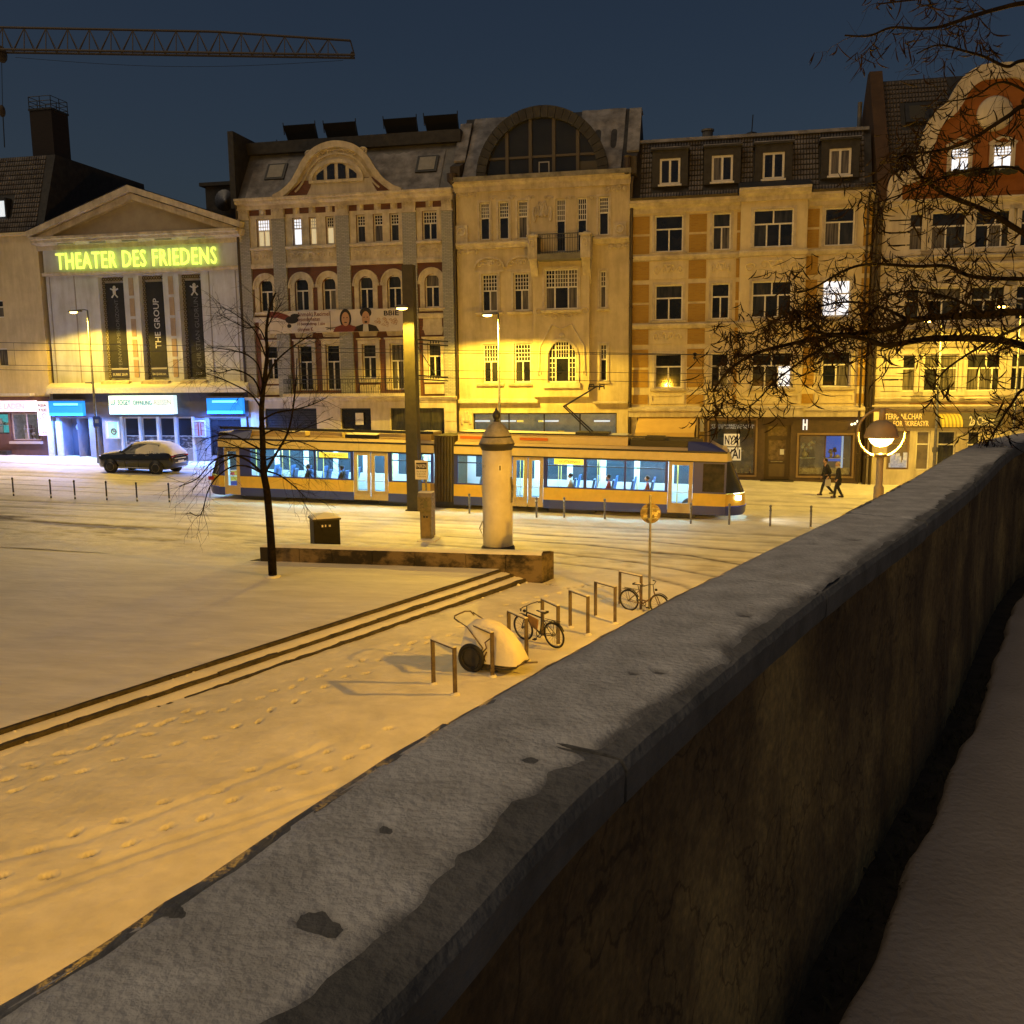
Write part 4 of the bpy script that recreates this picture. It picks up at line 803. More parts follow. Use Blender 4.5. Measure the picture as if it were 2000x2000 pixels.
zsl = P(3, 800, 718)[1]; ub0, ub1 = P(3, 392, 700, -1.1)[0], P(3, 1260, 700, -1.1)[0]
part(b, 'balcony_slab', MB().prof(ub0, ub1, [(-1.2, zsl - .16), (0, zsl - .3), (0, zsl), (-1.2, zsl)]), TRIM); railing(b, ub0 + .05, ub1 - .05, zsl, P(3, 800, 622)[1], -1.12, -.02)
mb = MB()
for k in range(70):
    x = random.choice([random.uniform(ub0 + .2, ub0 + 1.6), random.uniform(ub0 + 3.8, ub1 - .3)]); z = zsl + random.uniform(.4, 1.25); y = random.uniform(-1.15, -.9); a = random.uniform(0, 6.28); mb.tube([(x, y, z - .3), (x + .1 * math.cos(a), y + .05 * math.sin(a), z)], .02, 4, .005)
part(b, 'balcony_plants', mb, mat('dry_plants', (.03, .03, .012), .9), kind='stuff')
gw = [R(3, 272, 820, 620, 945), R(3, 782, 825, 985, 945), R(3, 1115, 820, 1478, 950)]; gw = [(r[0], r[1], gz(-9) + .9, gw[0][3]) for r in gw]
part(b, 'ground_floor_wall', MB().sheet(u0 - .05, u1 + .05, zg, zgf, -.1, gw, .3), PALE)
for z in np.arange(gz(-9) + .6, zgf - .5, .55): part(b, 'ashlar_course', MB().box(P(3, 1482, 880)[0], u1 + .04, -.13, -.1, z, z + .5), PALE)
cornice(m_ := MB(), u0 - .1, u1 + .1, zgf - .32, .34, .3, -.08); part(b, 'cornice', m_, TRIM)
win(b, gw[0], 'S2', .1, GD[0], DARK); win(b, gw[1], 'C1', .1, GD[0], DARK); win(b, gw[2], 'L4', .1, GD[1], DARK)
x = P(3, 905, 890); part(b, 'paper_notice', MB().box(x[0] - .25, x[0] + .25, -.02, -.01, x[1] - .35, x[1] + .35), WHITE)
x = P(3, 445, 860); part(b, 'roller_shutter', (lambda m_: ([m_.box(gw[0][0] + .05, gw[0][1] - .05, .0, .03, z, z + .13) for z in np.arange(gw[0][2], gw[0][3] - .1, .15)], m_)[1])(MB()), DARK)
# cornice, gable, mansard
mb = MB(); cornice(mb, u0 - .05, u1 + .05, zt - .35, .6, .45, -.1); part(b, 'eaves_cornice', mb, TRIM)
GO = [(385, 652), (450, 625), (540, 545), (598, 450), (640, 372), (720, 292), (830, 250), (920, 246), (1010, 276), (1090, 345), (1145, 432), (1205, 512), (1262, 560), (1340, 592)]; gp = [P(2, *p) for p in GO]
uc = (gp[0][0] + gp[-1][0]) / 2; zt2 = zt + .22
half = [(abs(u - uc), z) for u, z in gp[:7]]; half2 = [(abs(u - uc), z) for u, z in gp[:6:-1]]; hh = [((a[0] + c[0]) / 2, max(zt2, (a[1] + c[1]) / 2)) for a, c in zip(half, half2)]; hh[0] = (hh[0][0], zt2)
def smooth2(pts, n=5):
    out = []
    for i in range(len(pts) - 1):
        p0, p1, p2, p3 = [Vector(pts[min(max(0, k), len(pts) - 1)]) for k in (i - 1, i, i + 1, i + 2)]
        for k in range(n): t = k / n; q = .5 * ((2 * p1) + (p2 - p0) * t + (2 * p0 - 5 * p1 + 4 * p2 - p3) * t * t + (3 * p1 - p0 - 3 * p2 + p3) * t ** 3); out.append((q.x, q.y))
    return out + [tuple(pts[-1])]
full = smooth2([(uc - a, z) for a, z in hh] + [(uc + a, z) for a, z in hh[::-1]], 4)
part(b, 'gable', MB().poly(full, -.18, .5), TRIM); ins = [(u, z - .25) for u, z in full]
mb = MB(); mb.band(full, .34, -.42, -.17); mb.band([(uc + (u - uc) * .86, zt2 + (z - zt2) * .86 - .1) for u, z in full[6:-6]], .10, -.27, -.17); part(b, 'gable_moulding', mb, TRIM)
q0, q1 = P(2, 690, 520), P(2, 1075, 500); zl = (q0[1] + q1[1]) / 2; lw_ = (q1[0] - q0[0]) / 2; lh = P(2, 890, 368)[1] - zl
pts = [(uc - lw_ * math.cos(math.pi * k / 16), zl + lh * math.sin(math.pi * k / 16)) for k in range(17)]
part(b, 'lunette', MB().poly(pts, -.205, -.17), PALE); mb = MB(); mb.band(pts, .2, -.32, -.18); mb.box(uc - lw_ - .1, uc + lw_ + .1, -.36, -.18, zl - .16, zl); part(b, 'lunette_moulding', mb, TRIM)
for x0, x1, h in ((-.82, -.52, .55), (-.27, .03 - .3 + .52 - .02 - .0, .9), (.27 - .0, .82 - .28, .9), (.52 + .12, .95, .5)): pass
for x0, x1, ha, hb in ((-.78, -.50, .30, .62), (-.36, -.07, .78, .93), (.07, .36, .93, .78), (.50, .78, .62, .30)):
    a, c = uc + x0 * lw_, uc + x1 * lw_; part(b, 'window', MB().poly([(a, zl + .04), (c, zl + .04), (c, zl + lh * hb * .92), ((a + c) / 2, zl + lh * (ha + hb) / 2 * .99), (a, zl + lh * ha * .92)], -.24, -.19), GD[0])
relief(mb := MB(), (uc - lw_ * 1.25, uc + lw_ * 1.25, zl + lh + .1, zl + lh + .75), -.19, 3, .05); part(b, 'carved_band', mb, TRIM)
zq0, zq1 = P(2, 890, 635)[1], P(2, 890, 510)[1]
part(b, 'brick_field', MB().poly([(uc - hh[0][0] * .86, zq0 + .02), (uc + hh[0][0] * .86, zq0 + .02), (uc + hh[2][0] * .80, zq1 + .05), (uc - hh[2][0] * .80, zq1 + .05)], -.20, -.17), REDB)
a, c = P(2, 640, 575)[0], P(2, 1145, 575)[0]; part(b, 'gable_plaque', MB().poly([(a - .1, zq0 + .15), (c + .1, zq0 + .15), (c - .15, zq1 - .35), (c - .25, zq1), (a + .25, zq1), (a + .15, zq1 - .35)], -.27, -.18), PALE)
ztop = F(700, 290, 2.0)[1]; mb = MB(); us0, us1 = u0 - .1, u1 + .1
mb.quad((us0, .0, zt + .22), (us1, .0, zt + .22), (us1, 2.0, ztop), (us0, 2.0, ztop)).quad((us0, 2.0, ztop), (us1, 2.0, ztop), (us1, 11, ztop + .3), (us0, 11, ztop + .3)); mb.quad((us0, 0, zt + .2), (us0, 2, ztop), (us0, 11, ztop), (us0, 11, zt)); mb.quad((us1, 2, ztop), (us1, 0, zt + .2), (us1, 11, zt), (us1, 11, ztop)); part(b, 'roof', mb, ZINC)
mk = lambda z: 2.0 * (z - zt - .22) / (ztop - zt - .22)
gr = []
for a, c in ((us0 + .5, uc - .2), (uc + .2, us1 - .9)):
    ni, nj = 70, 34
    UU, TT = np.meshgrid(np.linspace(a, c, ni), np.linspace(.02, .86, nj), indexing='ij'); hgt = .05 + .05 * fbm(UU * .8, TT * 3, 91, 3) + .05 * fbm(UU * 2.5, TT * 1.2, 92, 3) - .07 * sst((TT - .72) / .2)
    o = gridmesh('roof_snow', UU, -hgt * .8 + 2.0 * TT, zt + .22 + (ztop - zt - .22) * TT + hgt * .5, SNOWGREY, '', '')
    for k in ('kind', 'label', 'category'): del o[k]
    o.parent = b; bx = BASE[b.name]; o.location = (-bx[0], -bx[1], -bx[2]); o.rotation_euler = (0, 0, 0)
for r in (R(2, 300, 370, 448, 505, .9), R(2, 1440, 310, 1600, 450, .9)):
    f = MB(); y = lambda z: mk(z) - .16; a, c, d, e = r
    f.add([(u, y(z) + o, z - o * .6) for o in (0, .2) for u, z in ((a, d), (c, d), (c, e), (a, e))], ((0, 1, 2, 3), (0, 4, 5, 1), (1, 5, 6, 2), (2, 6, 7, 3), (3, 7, 4, 0))); w = part(b, 'skylight', f, DARK)
    part(w, 'pane', MB().add([(u, y(z) - .02, z + .012) for u, z in ((a + .15, d + .1), (c - .15, d + .1), (c - .15, e - .1), (a + .15, e - .1))], ((0, 1, 2, 3),)), mat('snow_dusted_glass', (.22, .20, .16), .5, (.28, .26, .21), 4))
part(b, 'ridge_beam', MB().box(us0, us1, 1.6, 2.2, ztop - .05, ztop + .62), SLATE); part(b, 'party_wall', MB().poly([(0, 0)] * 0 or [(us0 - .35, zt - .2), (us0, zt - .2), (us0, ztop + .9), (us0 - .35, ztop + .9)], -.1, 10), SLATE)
drain(b, u1 + .12, gz(u1), zt, -.16); drain(b, u0 - .1, gz(u0), zt, -.16)
mb = MB(); x0, x1 = F(402, 390, 3)[0], F(462, 390, 3)[0]; mb.box(x0, x1, 3, 8, 8, F(430, 363, 3)[1]); part(b, 'chimney_stack', mb, SLATE); part(b, 'stack_cap', MB().box(x0 - .3, x1 + .2, 2.8, 8.2, F(430, 363, 3)[1], F(430, 356, 3)[1]), SLATE); part(b, 'satellite_dish', MB().lathe([(0, .18), (.3, .1), (.62, -.08), (.66, -.1)], 18, (F(440, 392, 2.6)[0], 2.6, F(440, 392, 2.6)[1]), 'y'), STEEL, True)
for i, (x, y, dx) in enumerate(((590, 268, 1), (668, 264, 1), (785, 256, 0), (864, 250, 0), (512, 292, 2))):
    p = F(x, y, 4.2); q = thing('solar_panel', ('black tilted roof panel over the curved gable, the one left of its peak', 'black tilted roof panel just behind the peak of the curved gable', 'black tilted roof panel right of the curved gable with a gap beside it', 'black tilted roof panel closest to the yellow house', 'low dark roof panel at the end by the theatre')[i], 'roof panel', (p[0], 4.2, ztop + .3), group='tilted panels on the brick house roof')
    hw, hh_ = (1.05, .62) if i < 4 else (1.2, .22); z = p[1]; mb = MB(); mb.add([(p[0] + a * hw * (1 if c > 0 else .92), 4.2 - c * .45 + o, z + c * hh_ + o * .5) for o in (0, .1) for a, c in ((-1, -1), (1, -1), (1, 1), (-1, 1))], ((0, 1, 2, 3), (7, 6, 5, 4), (0, 4, 5, 1), (1, 5, 6, 2), (2, 6, 7, 3), (3, 7, 4, 0))); part(q, 'panel', mb, BLACK)
    mb = MB()
    for s in (-1, 1):
        mb = MB()
        for t in (-.8, .8): mb.tube([(p[0] + s * hw * .9, 4.25 - t * .4, z + t * hh_), (p[0] + s * hw * .95, 4.9 if t > 0 else 4.2, ztop + .1)], .04, 5)
        mb.tube([(p[0] + s * hw, 3.8, z + hh_ + .2), (p[0] + s * hw * .98, 3.9, z + hh_ - .5)], .03, 5); part(q, 'support_frame', mb, DARK)
# banner on the brick house
r = (F(526, 620, -.3)[0], F(798, 620, -.3)[0], F(660, 649, -.3)[1], F(660, 605, -.3)[1]); q = thing('photo_banner', 'long white banner with two portraits and lines of text on the brick house', 'banner', ((r[0] + r[1]) / 2, -.3, r[2]))
part(q, 'cloth', MB().box(r[0], r[1], -.30, -.28, r[2], r[3]), mat('banner_cloth', (.60, .54, .47), .85, (.52, .46, .40), 1.5)); Lb = r[1] - r[0]; Hb = r[3] - r[2]; X = lambda t: r[0] + Lb * t; Zb = lambda t: r[2] + Hb * t
DK = mat('print_dark', (.02, .016, .014), .85); RD = mat('print_red_brown', (.16, .035, .022), .85); SK = mat('print_skin', (.42, .24, .14), .85); v = -.307
part(q, 'printed_arm', MB().band([(X(0), Zb(.86)), (X(.06), Zb(.84)), (X(.12), Zb(.72)), (X(.15), Zb(.62))], Hb * .27, v, -.301), RD); part(q, 'printed_hand', MB().sphere((X(.165), v, Zb(.6)), .42, .004, .22, 12, 8).sphere((X(.19), v, Zb(.78)), .3, .004, .12, 10, 6), DK); part(q, 'printed_pendant', MB().sphere((X(.145), v, Zb(.33)), .14, .004, .12, 8, 6).band([(X(.13), Zb(.55)), (X(.145), Zb(.4))], .04, v, -.301), DK)
for k, (t, w) in enumerate((('Anmoki Recimel', .235), ('Besonderheiten', .165), ('10 bestandtrap 1 abe', .20), ('ohnewe K', .115))): lettering(q, 'lettering', t, RD, X(.205 + w / 2), Zb(.84 - .225 * k), v, .25, Lb * w, depth=.004, bold=.01)
for x, hair, skin, shirt in ((.555, True, SK, RD), (.70, False, SK, DK)):
    if hair: part(q, 'printed_hair', MB().sphere((X(x), v, Zb(.60)), .36, .003, .56, 16, 10), DK)
    part(q, 'printed_shoulders', MB().poly([(X(x) - .8, r[2] + .02), (X(x) + .8, r[2] + .02), (X(x) + .62, Zb(.24)), (X(x) + .2, Zb(.34)), (X(x) - .2, Zb(.34)), (X(x) - .62, Zb(.24))], v - .006, v + .002), shirt)
    if not hair: part(q, 'printed_shirt', MB().poly([(X(x) - .2, r[2] + .03), (X(x) + .16, r[2] + .03), (X(x) + .12, Zb(.34)), (X(x) - .16, Zb(.34))], v - .011, v - .005), mat('print_white', (.5, .48, .45), .85)); part(q, 'printed_hair', MB().sphere((X(x), v, Zb(.84)), .36, .003, .30, 14, 8), DK)
    part(q, 'printed_face', MB().sphere((X(x), v - .006, Zb(.58)), .245, .003, .40 if hair else .42, 16, 10), skin)
    f = MB()
    for s in (-1, 1): f.sphere((X(x) + s * .1, v - .012, Zb(.64)), .045, .003, .025, 8, 5)
    f.sphere((X(x), v - .012, Zb(.43)), .10, .003, .03 if hair else .06, 8, 5); part(q, 'printed_features', f, DK)
mb = MB()
for k in range(16): scroll(mb, X(random.uniform(.77, .94)), Zb(random.uniform(.2, .62)), .22, .2, v, .015, 1)
part(q, 'printed_flourish', mb, mat('print_tan', (.38, .22, .13), .85)); lettering(q, 'lettering', 'BBIE', DK, X(.88), Zb(.80), v, .28, .9, depth=.004, bold=.02)
mb = MB().band([(X(.445), Zb(.95)), (X(.445), Zb(.2))], .03, v, -.301)
for k in range(5): a = 1.57 + (k - 2) * .9; mb.tube([(X(.445), v, Zb(.2)), (X(.445) + .32 * math.cos(a + 3.14), v, Zb(.2) + .14 * math.sin(a + 3.14))], .02, 4)
part(q, 'printed_mast', mb, DK)

# ---- yellow house with the great roof arch
b = thing('arch_house', 'cream house with a great arched window in its roof', 'house', (5, 0, gz(5)))
u0 = P(4, 140, 1300)[0]; u1 = P(4, 1622, 1300)[0]; zg = gz(u0) - .8; zt = P(4, 880, 795)[1]; zgf = P(5, 700, 845)[1]
tw = level([R(4, 338, 943, 423, 1268), R(4, 499, 937, 588, 1262), R(4, 663, 930, 749, 1252), R(4, 1357, 896, 1445, 1228)]); bd = level([R(4, 990, 915, 1075, 1330), R(4, 1172, 905, 1258, 1330)]); bd = [(r[0], r[1], P(4, 1040, 1370)[1], tw[0][3]) for r in bd]
s2_ = level([R(4, 356, 1558, 491, 1882), R(4, 629, 1550, 763, 1872)]); sb = R(4, 906, 1520, 1187, 1862); sb = (sb[0], sb[1], s2_[0][2], s2_[0][3] + .1); sn_ = R(4, 1367, 1530, 1424, 1852)
f1 = level([R(5, 289, 387, 391, 647), R(5, 499, 385, 611, 645)]); fa = R(5, 732, 366, 921, 645); fn = R(5, 1074, 385, 1124, 637)
ba, bc = P(4, 800, 1600)[0], P(4, 1285, 1600)[0]; zb1 = P(4, 1040, 1420)[1]; vb = -.35; zb0 = P(5, 830, 740)[1]
mb = body(MB().sheet(u0, u1, zgf, zt, 0, tw + bd + s2_ + [sn_] + f1 + [fn] + [(ba + .02, bc - .02, zb0 + .02, zb1 - .02)], .2), u0, u1, zg, zt)
part(b, 'wall', mb, CREAM)
mb = MB().sheet(ba, bc, zb0, zb1, vb, [sb, fa], .2); mb.archfill(fa[0], fa[1], fa[2] + (fa[3] - fa[2]) * .56, fa[3], vb, .2, 14); mb.quad((ba, vb, zb0), (ba, vb, zb1), (ba, .05, zb1), (ba, .05, zb0)).quad((bc, vb, zb1), (bc, vb, zb0), (bc, .05, zb0), (bc, .05, zb1)).quad((ba, vb, zb0), (bc, vb, zb0), (bc, .05, zb0), (ba, .05, zb0)).quad((ba, vb, zb1), (bc, vb, zb1), (bc, .05, zb1), (ba, .05, zb1)); part(b, 'bay', mb, CREAM)
for r in tw + bd: win(b, r, 'G1')
for r in s2_ + f1: win(b, r, 'G2')
win(b, sb, 'G3', vb + .1); win(b, sn_, 'N1'); win(b, fn, 'N1'); win(b, fa, 'AR', vb + .1)
for r in tw + [sn_, fn]: mb = MB(); mb.prof(r[0] - .15, r[1] + .15, [(.02, r[2] - .14), (-.12, r[2] - .12), (-.16, r[2] - .02), (.02, r[2])]); surround(mb, r, .12, -.04, .015, False); part(b, 'window_surround', mb, TRIM)
for r in s2_ + f1: mb = MB(); mb.prof(r[0] - .35, r[1] + .35, [(.02, r[2] - .2), (-.14, r[2] - .18), (-.2, r[2] - .06), (.02, r[2] - .0)]); surround(mb, r, .15, -.05, .015, False); part(b, 'window_surround', mb, TRIM)
mb = MB(); mb.prof(sb[0] - .2, sb[1] + .2, [(vb + .02, sb[2] - .2), (vb - .14, sb[2] - .18), (vb - .2, sb[2] - .05), (vb + .02, sb[2])]); surround(mb, sb, .14, vb - .05, vb + .015, False); part(b, 'window_surround', mb, TRIM); mb = MB(); mb.box(fa[0] - .25, fa[1] + .25, vb - .14, vb + .02, fa[2] - .3, fa[2] - .02); part(b, 'window_surround', mb, TRIM)
mb = MB(); uc = (fa[0] + fa[1]) / 2; hw = (fa[1] - fa[0]) / 2; zs_ = fa[2] + (fa[3] - fa[2]) * .56; pts = [(uc - hw - .09, fa[2])] + [(uc - (hw + .09) * math.cos(math.pi * k / 16), zs_ + (fa[3] - zs_ + .09) * math.sin(math.pi * k / 16)) for k in range(17)] + [(uc + hw + .09, fa[2])]; mb.band(pts, .16, vb - .06, vb + .012)
for s in (-1, 1): mb.tube([(uc + s * (hw + .5), vb - .03, zs_ - .6), (uc + s * (hw + .45), vb - .03, zs_ + .7), (uc + s * .55, vb - .03, fa[3] + .9), (uc, vb - .03, fa[3] + .65)], .05, 5); [scroll(mb, uc + s * (.4 + .45 * k), fa[3] + 1.35 + .12 * k, .5, .42, vb - .03, .04, 1.2, s) for k in range(3)]; scroll(mb, uc + s * (hw + .5), zs_ - .8, .2, .4, vb - .03, .04, 1, s)
mb.sphere((uc, vb - .02, fa[3] + .3), .16, .06, .14, 8, 6); part(b, 'arch_ornament', mb, TRIM)
for r in s2_:
    mb = MB(); x = (r[0] + r[1]) / 2; w = (r[1] - r[0]) / 2 + .38; z = r[3] + .35; pts = [(x - w * math.cos(math.pi * k / 12), z + .55 * math.sin(math.pi * k / 12)) for k in range(13)]; mb.band(pts, .12, -.12, .012); relief(mb, (x - w * .85, x + w * .85, z - .05, z + .5), -.02, 2, .04); mb.box(x - w, x + w, -.06, .012, z - .25, z - .15); part(b, 'arched_hood', mb, TRIM)
zc = P(4, 500, 1305)[1]; pa, pc = P(4, 778, 1340)[0], P(4, 1305, 1330)[0]
for a, c in ((u0, pa - .05), (pc + .05, u1)): part(b, 'string_course', MB().prof(a, c, [(.02, zc - .22), (-.1, zc - .2), (-.16, zc - .06), (-.26, zc + .04), (-.26, zc + .12), (.02, zc + .2)]), TRIM)
for a, c in ((780, 858), (1222, 1306)):
    mb = MB(); x0, x1 = P(4, a, 1340)[0], P(4, c, 1340)[0]; z1 = P(4, 1040, 1232)[1]; mb.box(x0, x1, -1.05, .01, zb1 - .15, z1 - .14); mb.box(x0 - .06, x1 + .06, -1.12, .01, z1 - .14, z1 - .03); mb.sphere(((x0 + x1) / 2, -.55, z1 - .03), (x1 - x0) * .45, .45, .14, 10, 6); mb.prof(x0 + .05, x1 - .05, [(-.95, zb1 - .15), (.01, zb1 - 1.5), (.01, zb1 - .15)]); scroll(mb, (x0 + x1) / 2, zb1 + .6, .35, .7, -1.07, .05, 1, 1); part(b, 'balcony_pier', mb, TRIM)
xa, xc = P(4, 858, 1340)[0], P(4, 1222, 1340)[0]; part(b, 'balcony_slab', MB().prof(xa, xc, [(-1.0, zb1 - .18), (.0, zb1 - .25), (.0, zb1 + .12), (-1.05, zb1 + .12)]), ZINC); railing(b, xa + .02, xc - .02, zb1 + .12, zb1 + 1.15, -1.0, -.1, dense=.13)
mb = MB(); relief(mb, (P(4, 790, 1000)[0], P(4, 960, 1000)[0], P(4, 870, 1180)[1], P(4, 870, 900)[1]), -.03, 2, .05); part(b, 'carved_ornament', mb, TRIM)
for p in ((185, 1200), (1540, 1170)): mb = MB(); x, z = P(4, *p); mb.box(x - .35, x + .35, -.12, .01, z - .6, z + .35); mb.torus(.2, .07, (x, -.13, z), 'y', 14, 6); part(b, 'carved_ornament', mb, TRIM)
for p in ((235, 1365), (1530, 1320), (230, 880), (1510, 830)): mb = MB(); x, z = P(4, *p); relief(mb, (x - .6, x + .6, z - .25, z + .25), -.03, 2, .04); part(b, 'carved_ornament', mb, TRIM)
for k in (455, 615, 770, 930, 1110, 1300): mb = MB(); x, z = P(4, k, 905); relief(mb, (x - .3, x + .3, z - .12, z + .12), -.02, 1, .03); part(b, 'carved_ornament', mb, TRIM)
mb = MB(); cornice(mb, u0 - .1, u1 + .05, zt - .2, .75, .45); part(b, 'eaves_cornice', mb, TRIM)
gw = R(5, 222, 850, 1190, 990); gw = (gw[0], gw[1], gz(5) + .7, gw[3]); part(b, 'ground_floor_wall', MB().sheet(u0, u1, zg, zgf + .1, -.12, [gw], .3), CREAM)
mb = MB().prof(u0, P(5, 660, 800)[0], [(-.1, zgf + .5), (-.28, zgf + .55), (-.28, zgf + .7), (0, zgf + .8), (0, zgf + .5)]); mb.box(P(5, 1030, 775)[0], u1, -.3, .0, P(5, 1100, 785)[1], P(5, 1100, 772)[1]); part(b, 'string_course', mb, TRIM)
SG = mat('dim_shop_interior', (.20, .20, .19), .6, (.32, .32, .30), 3, emit=(.30, .30, .27), es=.18); display(b, gw, .2, SG, 10, 11, 1.2); win(b, gw, 'S4', .1, glassmat('shop_glass'), DARK)
for k in (285, 460, 745, 1090): x, z = P(5, k, 905, .6); part(b, 'strip_lamp', MB().box(x - .45, x + .45, .5, .56, z - .04, z + .05), emat('cool_strip', (.75, .85, 1.), .9))
for k in (540, 683): x, z = P(5, k, 903, .6); part(b, 'yellow_lamp', MB().box(x - .18, x + .18, .5, .56, z - .07, z + .03), emat('yellow_strip', (1., .75, .12), 1.0))
x = P(5, 180, 880); mb = MB(); relief(mb, (x[0] - .3, x[0] + .3, x[1] - .7, x[1] + .5), -.15, 2, .05); part(b, 'carved_ornament', mb, TRIM)
# roof with the arch
za = P(4, 880, 735)[1]; zap = P(4, 880, 120)[1]; ul_, ur_ = P(4, 312, 740)[0], P(4, 1442, 700)[0]; uc = (ul_ + ur_) / 2; ra = (ur_ - ul_) / 2; ha = zap - za; il, ir = P(4, 392, 740)[0], P(4, 1352, 700)[0]; ri = (ir - il) / 2; hi = P(4, 880, 222)[1] - za
ell = lambda R_, h, n=28: [(uc - R_ * math.cos(math.pi * k / n), za + h * math.sin(math.pi * k / n)) for k in range(n + 1)]
n = 26; ro = []
for k in range(n):
    a0, a1 = math.pi * (k + .03) / n, math.pi * (k + .97) / n; part(b, 'arch_slate', MB().poly([(uc - ra * math.cos(a0), za + ha * math.sin(a0)), (uc - ra * math.cos(a1), za + ha * math.sin(a1)), (uc - ri * math.cos(a1), za + hi * math.sin(a1)), (uc - ri * math.cos(a0), za + hi * math.sin(a0))], -.25 + random.uniform(-.015, .015), .3), SLATE)
mb = MB(); pe = ell(ra * .995, ha * .995); po = ell(ra * .995, ha * .995)
for (a, z), (c, y) in zip(pe[:-1], pe[1:]): mb.quad((a, -.15, z), (c, -.15, y), (c, 6, y), (a, 6, z))
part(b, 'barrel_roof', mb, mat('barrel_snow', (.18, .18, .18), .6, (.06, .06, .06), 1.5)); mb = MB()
f = MB(); xs = [P(4, k, 600)[0] for k in (575, 775, 975, 1180)]; zh = P(4, 880, 552)[1]
for x in xs: h = hi * math.sqrt(max(0, 1 - ((x - uc) / ri) ** 2)); f.box(x - .09, x + .09, -.12, .06, za, za + h)
xs2 = [il] + xs + [ir]
for a, c in zip(xs2[:-1], xs2[1:]): f.box(a + .1, c - .1, -.09, .04, zh - .06, zh + .06)
aw = part(b, 'roof_arch_window', f, mat('bronze_frame', (.08, .065, .045), .5))
gm = mat('studio_glass', (.018, .019, .017), .12, (.028, .028, .024), .8)
for a, c in zip(xs2[:-1], xs2[1:]):
    m_ = 7; tp = [(a + (c - a) * k / m_, za + hi * math.sqrt(max(0, 1 - ((a + (c - a) * k / m_ - uc) / ri) ** 2))) for k in range(m_ + 1)]
    lo = [(x, min(z, zh)) for x, z in tp]; part(aw, 'pane', MB().poly([(a, za), (c, za)] + lo[::-1], .0, .02), gm)
    if max(z for _, z in tp) > zh + .2: up_ = [(x, max(z, zh)) for x, z in tp]; part(aw, 'pane', MB().poly([(a, zh), (c, zh)] + up_[::-1], .0, .02), gm)
x = P(4, 890, 680); mb = MB(); mb.box(x[0] - .3, x[0] - .24, -.04, -.01, za + .05, za + .85).box(x[0] + .24, x[0] + .3, -.04, -.01, za + .05, za + .85).box(x[0] - .24, x[0] + .24, -.04, -.01, za + .79, za + .85); part(b, 'balcony_door_frame', mb, mat('grey_frame', (.3, .3, .3), .5)); x = P(4, 1290, 655); part(b, 'window_blind', MB().box(x[0] - .6, x[0] + .6, -.03, -.005, x[1] - .4, x[1] + .4), mat('blind', (.07, .065, .055), .8))
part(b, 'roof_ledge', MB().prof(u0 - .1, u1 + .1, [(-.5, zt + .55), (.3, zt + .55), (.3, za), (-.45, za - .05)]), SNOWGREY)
zr = F(1000, 228, 3.2)[1]; zl_ = zt + .5
part(b, 'roof', MB().quad((u0 - .1, .05, zl_), (u1 + .1, .05, zl_), (u1 + .1, 3.2, zr), (u0 - .1, 3.2, zr)).quad((u0 - .1, 3.2, zr), (u1 + .1, 3.2, zr), (u1 + .1, 11, zl_), (u0 - .1, 11, zl_)), SLATE)
for a, c, sd in ((u0 + .4, uc - ra * .55, 1), (uc + ra * .5, u1 - .5, 2)):
    UU, TT = np.meshgrid(np.linspace(a, c, 46), np.linspace(.0, .99, 50), indexing='ij')
    hgt = .03 + .10 * fbm(UU * 1.1, TT * 2.5, 95 + sd, 4) + (.10 * sst((TT - .68) / .15) if sd == 2 else .04 * TT) - (.14 * np.maximum(0, np.sin(UU * 7)) * sst((TT - .3) / .15) * (1 - sst((TT - .62) / .1)) if sd == 2 else .12 * sst((UU - a - 1.0) / .6) * (1 - sst((TT - .72) / .15))) + .10 * (1 - sst((TT - .2) / .2))
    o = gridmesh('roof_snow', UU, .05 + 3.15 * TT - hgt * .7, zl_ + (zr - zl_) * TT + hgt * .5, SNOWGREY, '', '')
    for k in ('kind', 'label', 'category'): del o[k]
    o.parent = b; bx = BASE[b.name]; o.location = (-bx[0], -bx[1], -bx[2]); o.rotation_euler = (0, 0, 0)
for a, c, m_ in ((u0 - .25, u0 + .3, 230), (u1 - .2, u1 + .35, 120)):
    zz = P(4, 0, m_)[1] if m_ == 230 else F(1250, 212, 1.5)[1]; mb = MB()
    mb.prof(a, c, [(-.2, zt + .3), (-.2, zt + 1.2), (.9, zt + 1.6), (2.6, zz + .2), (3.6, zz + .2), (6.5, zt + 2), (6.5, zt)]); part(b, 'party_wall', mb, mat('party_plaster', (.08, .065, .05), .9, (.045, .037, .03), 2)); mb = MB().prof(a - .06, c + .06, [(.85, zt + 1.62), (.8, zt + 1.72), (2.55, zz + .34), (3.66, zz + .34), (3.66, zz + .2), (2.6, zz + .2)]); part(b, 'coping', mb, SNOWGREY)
mb = MB(); x, z = P(4, 1605, 640); mb.lathe([(.1, 0), (.22, .1), (.2, .9), (.26, 1.0), (0, 1.1)], 10, (x, -.2, z - .5)); part(b, 'rain_hopper', mb, PIPE)
x, z = P(4, 110, 740); part(b, 'rain_hopper', MB().lathe([(.08, 0), (.28, .2), (.3, .6), (0, .7)], 10, (x, -.25, z - .4)), PIPE)
drain(b, u1 + .12, gz(u1), zt + .1, -.2, .08)
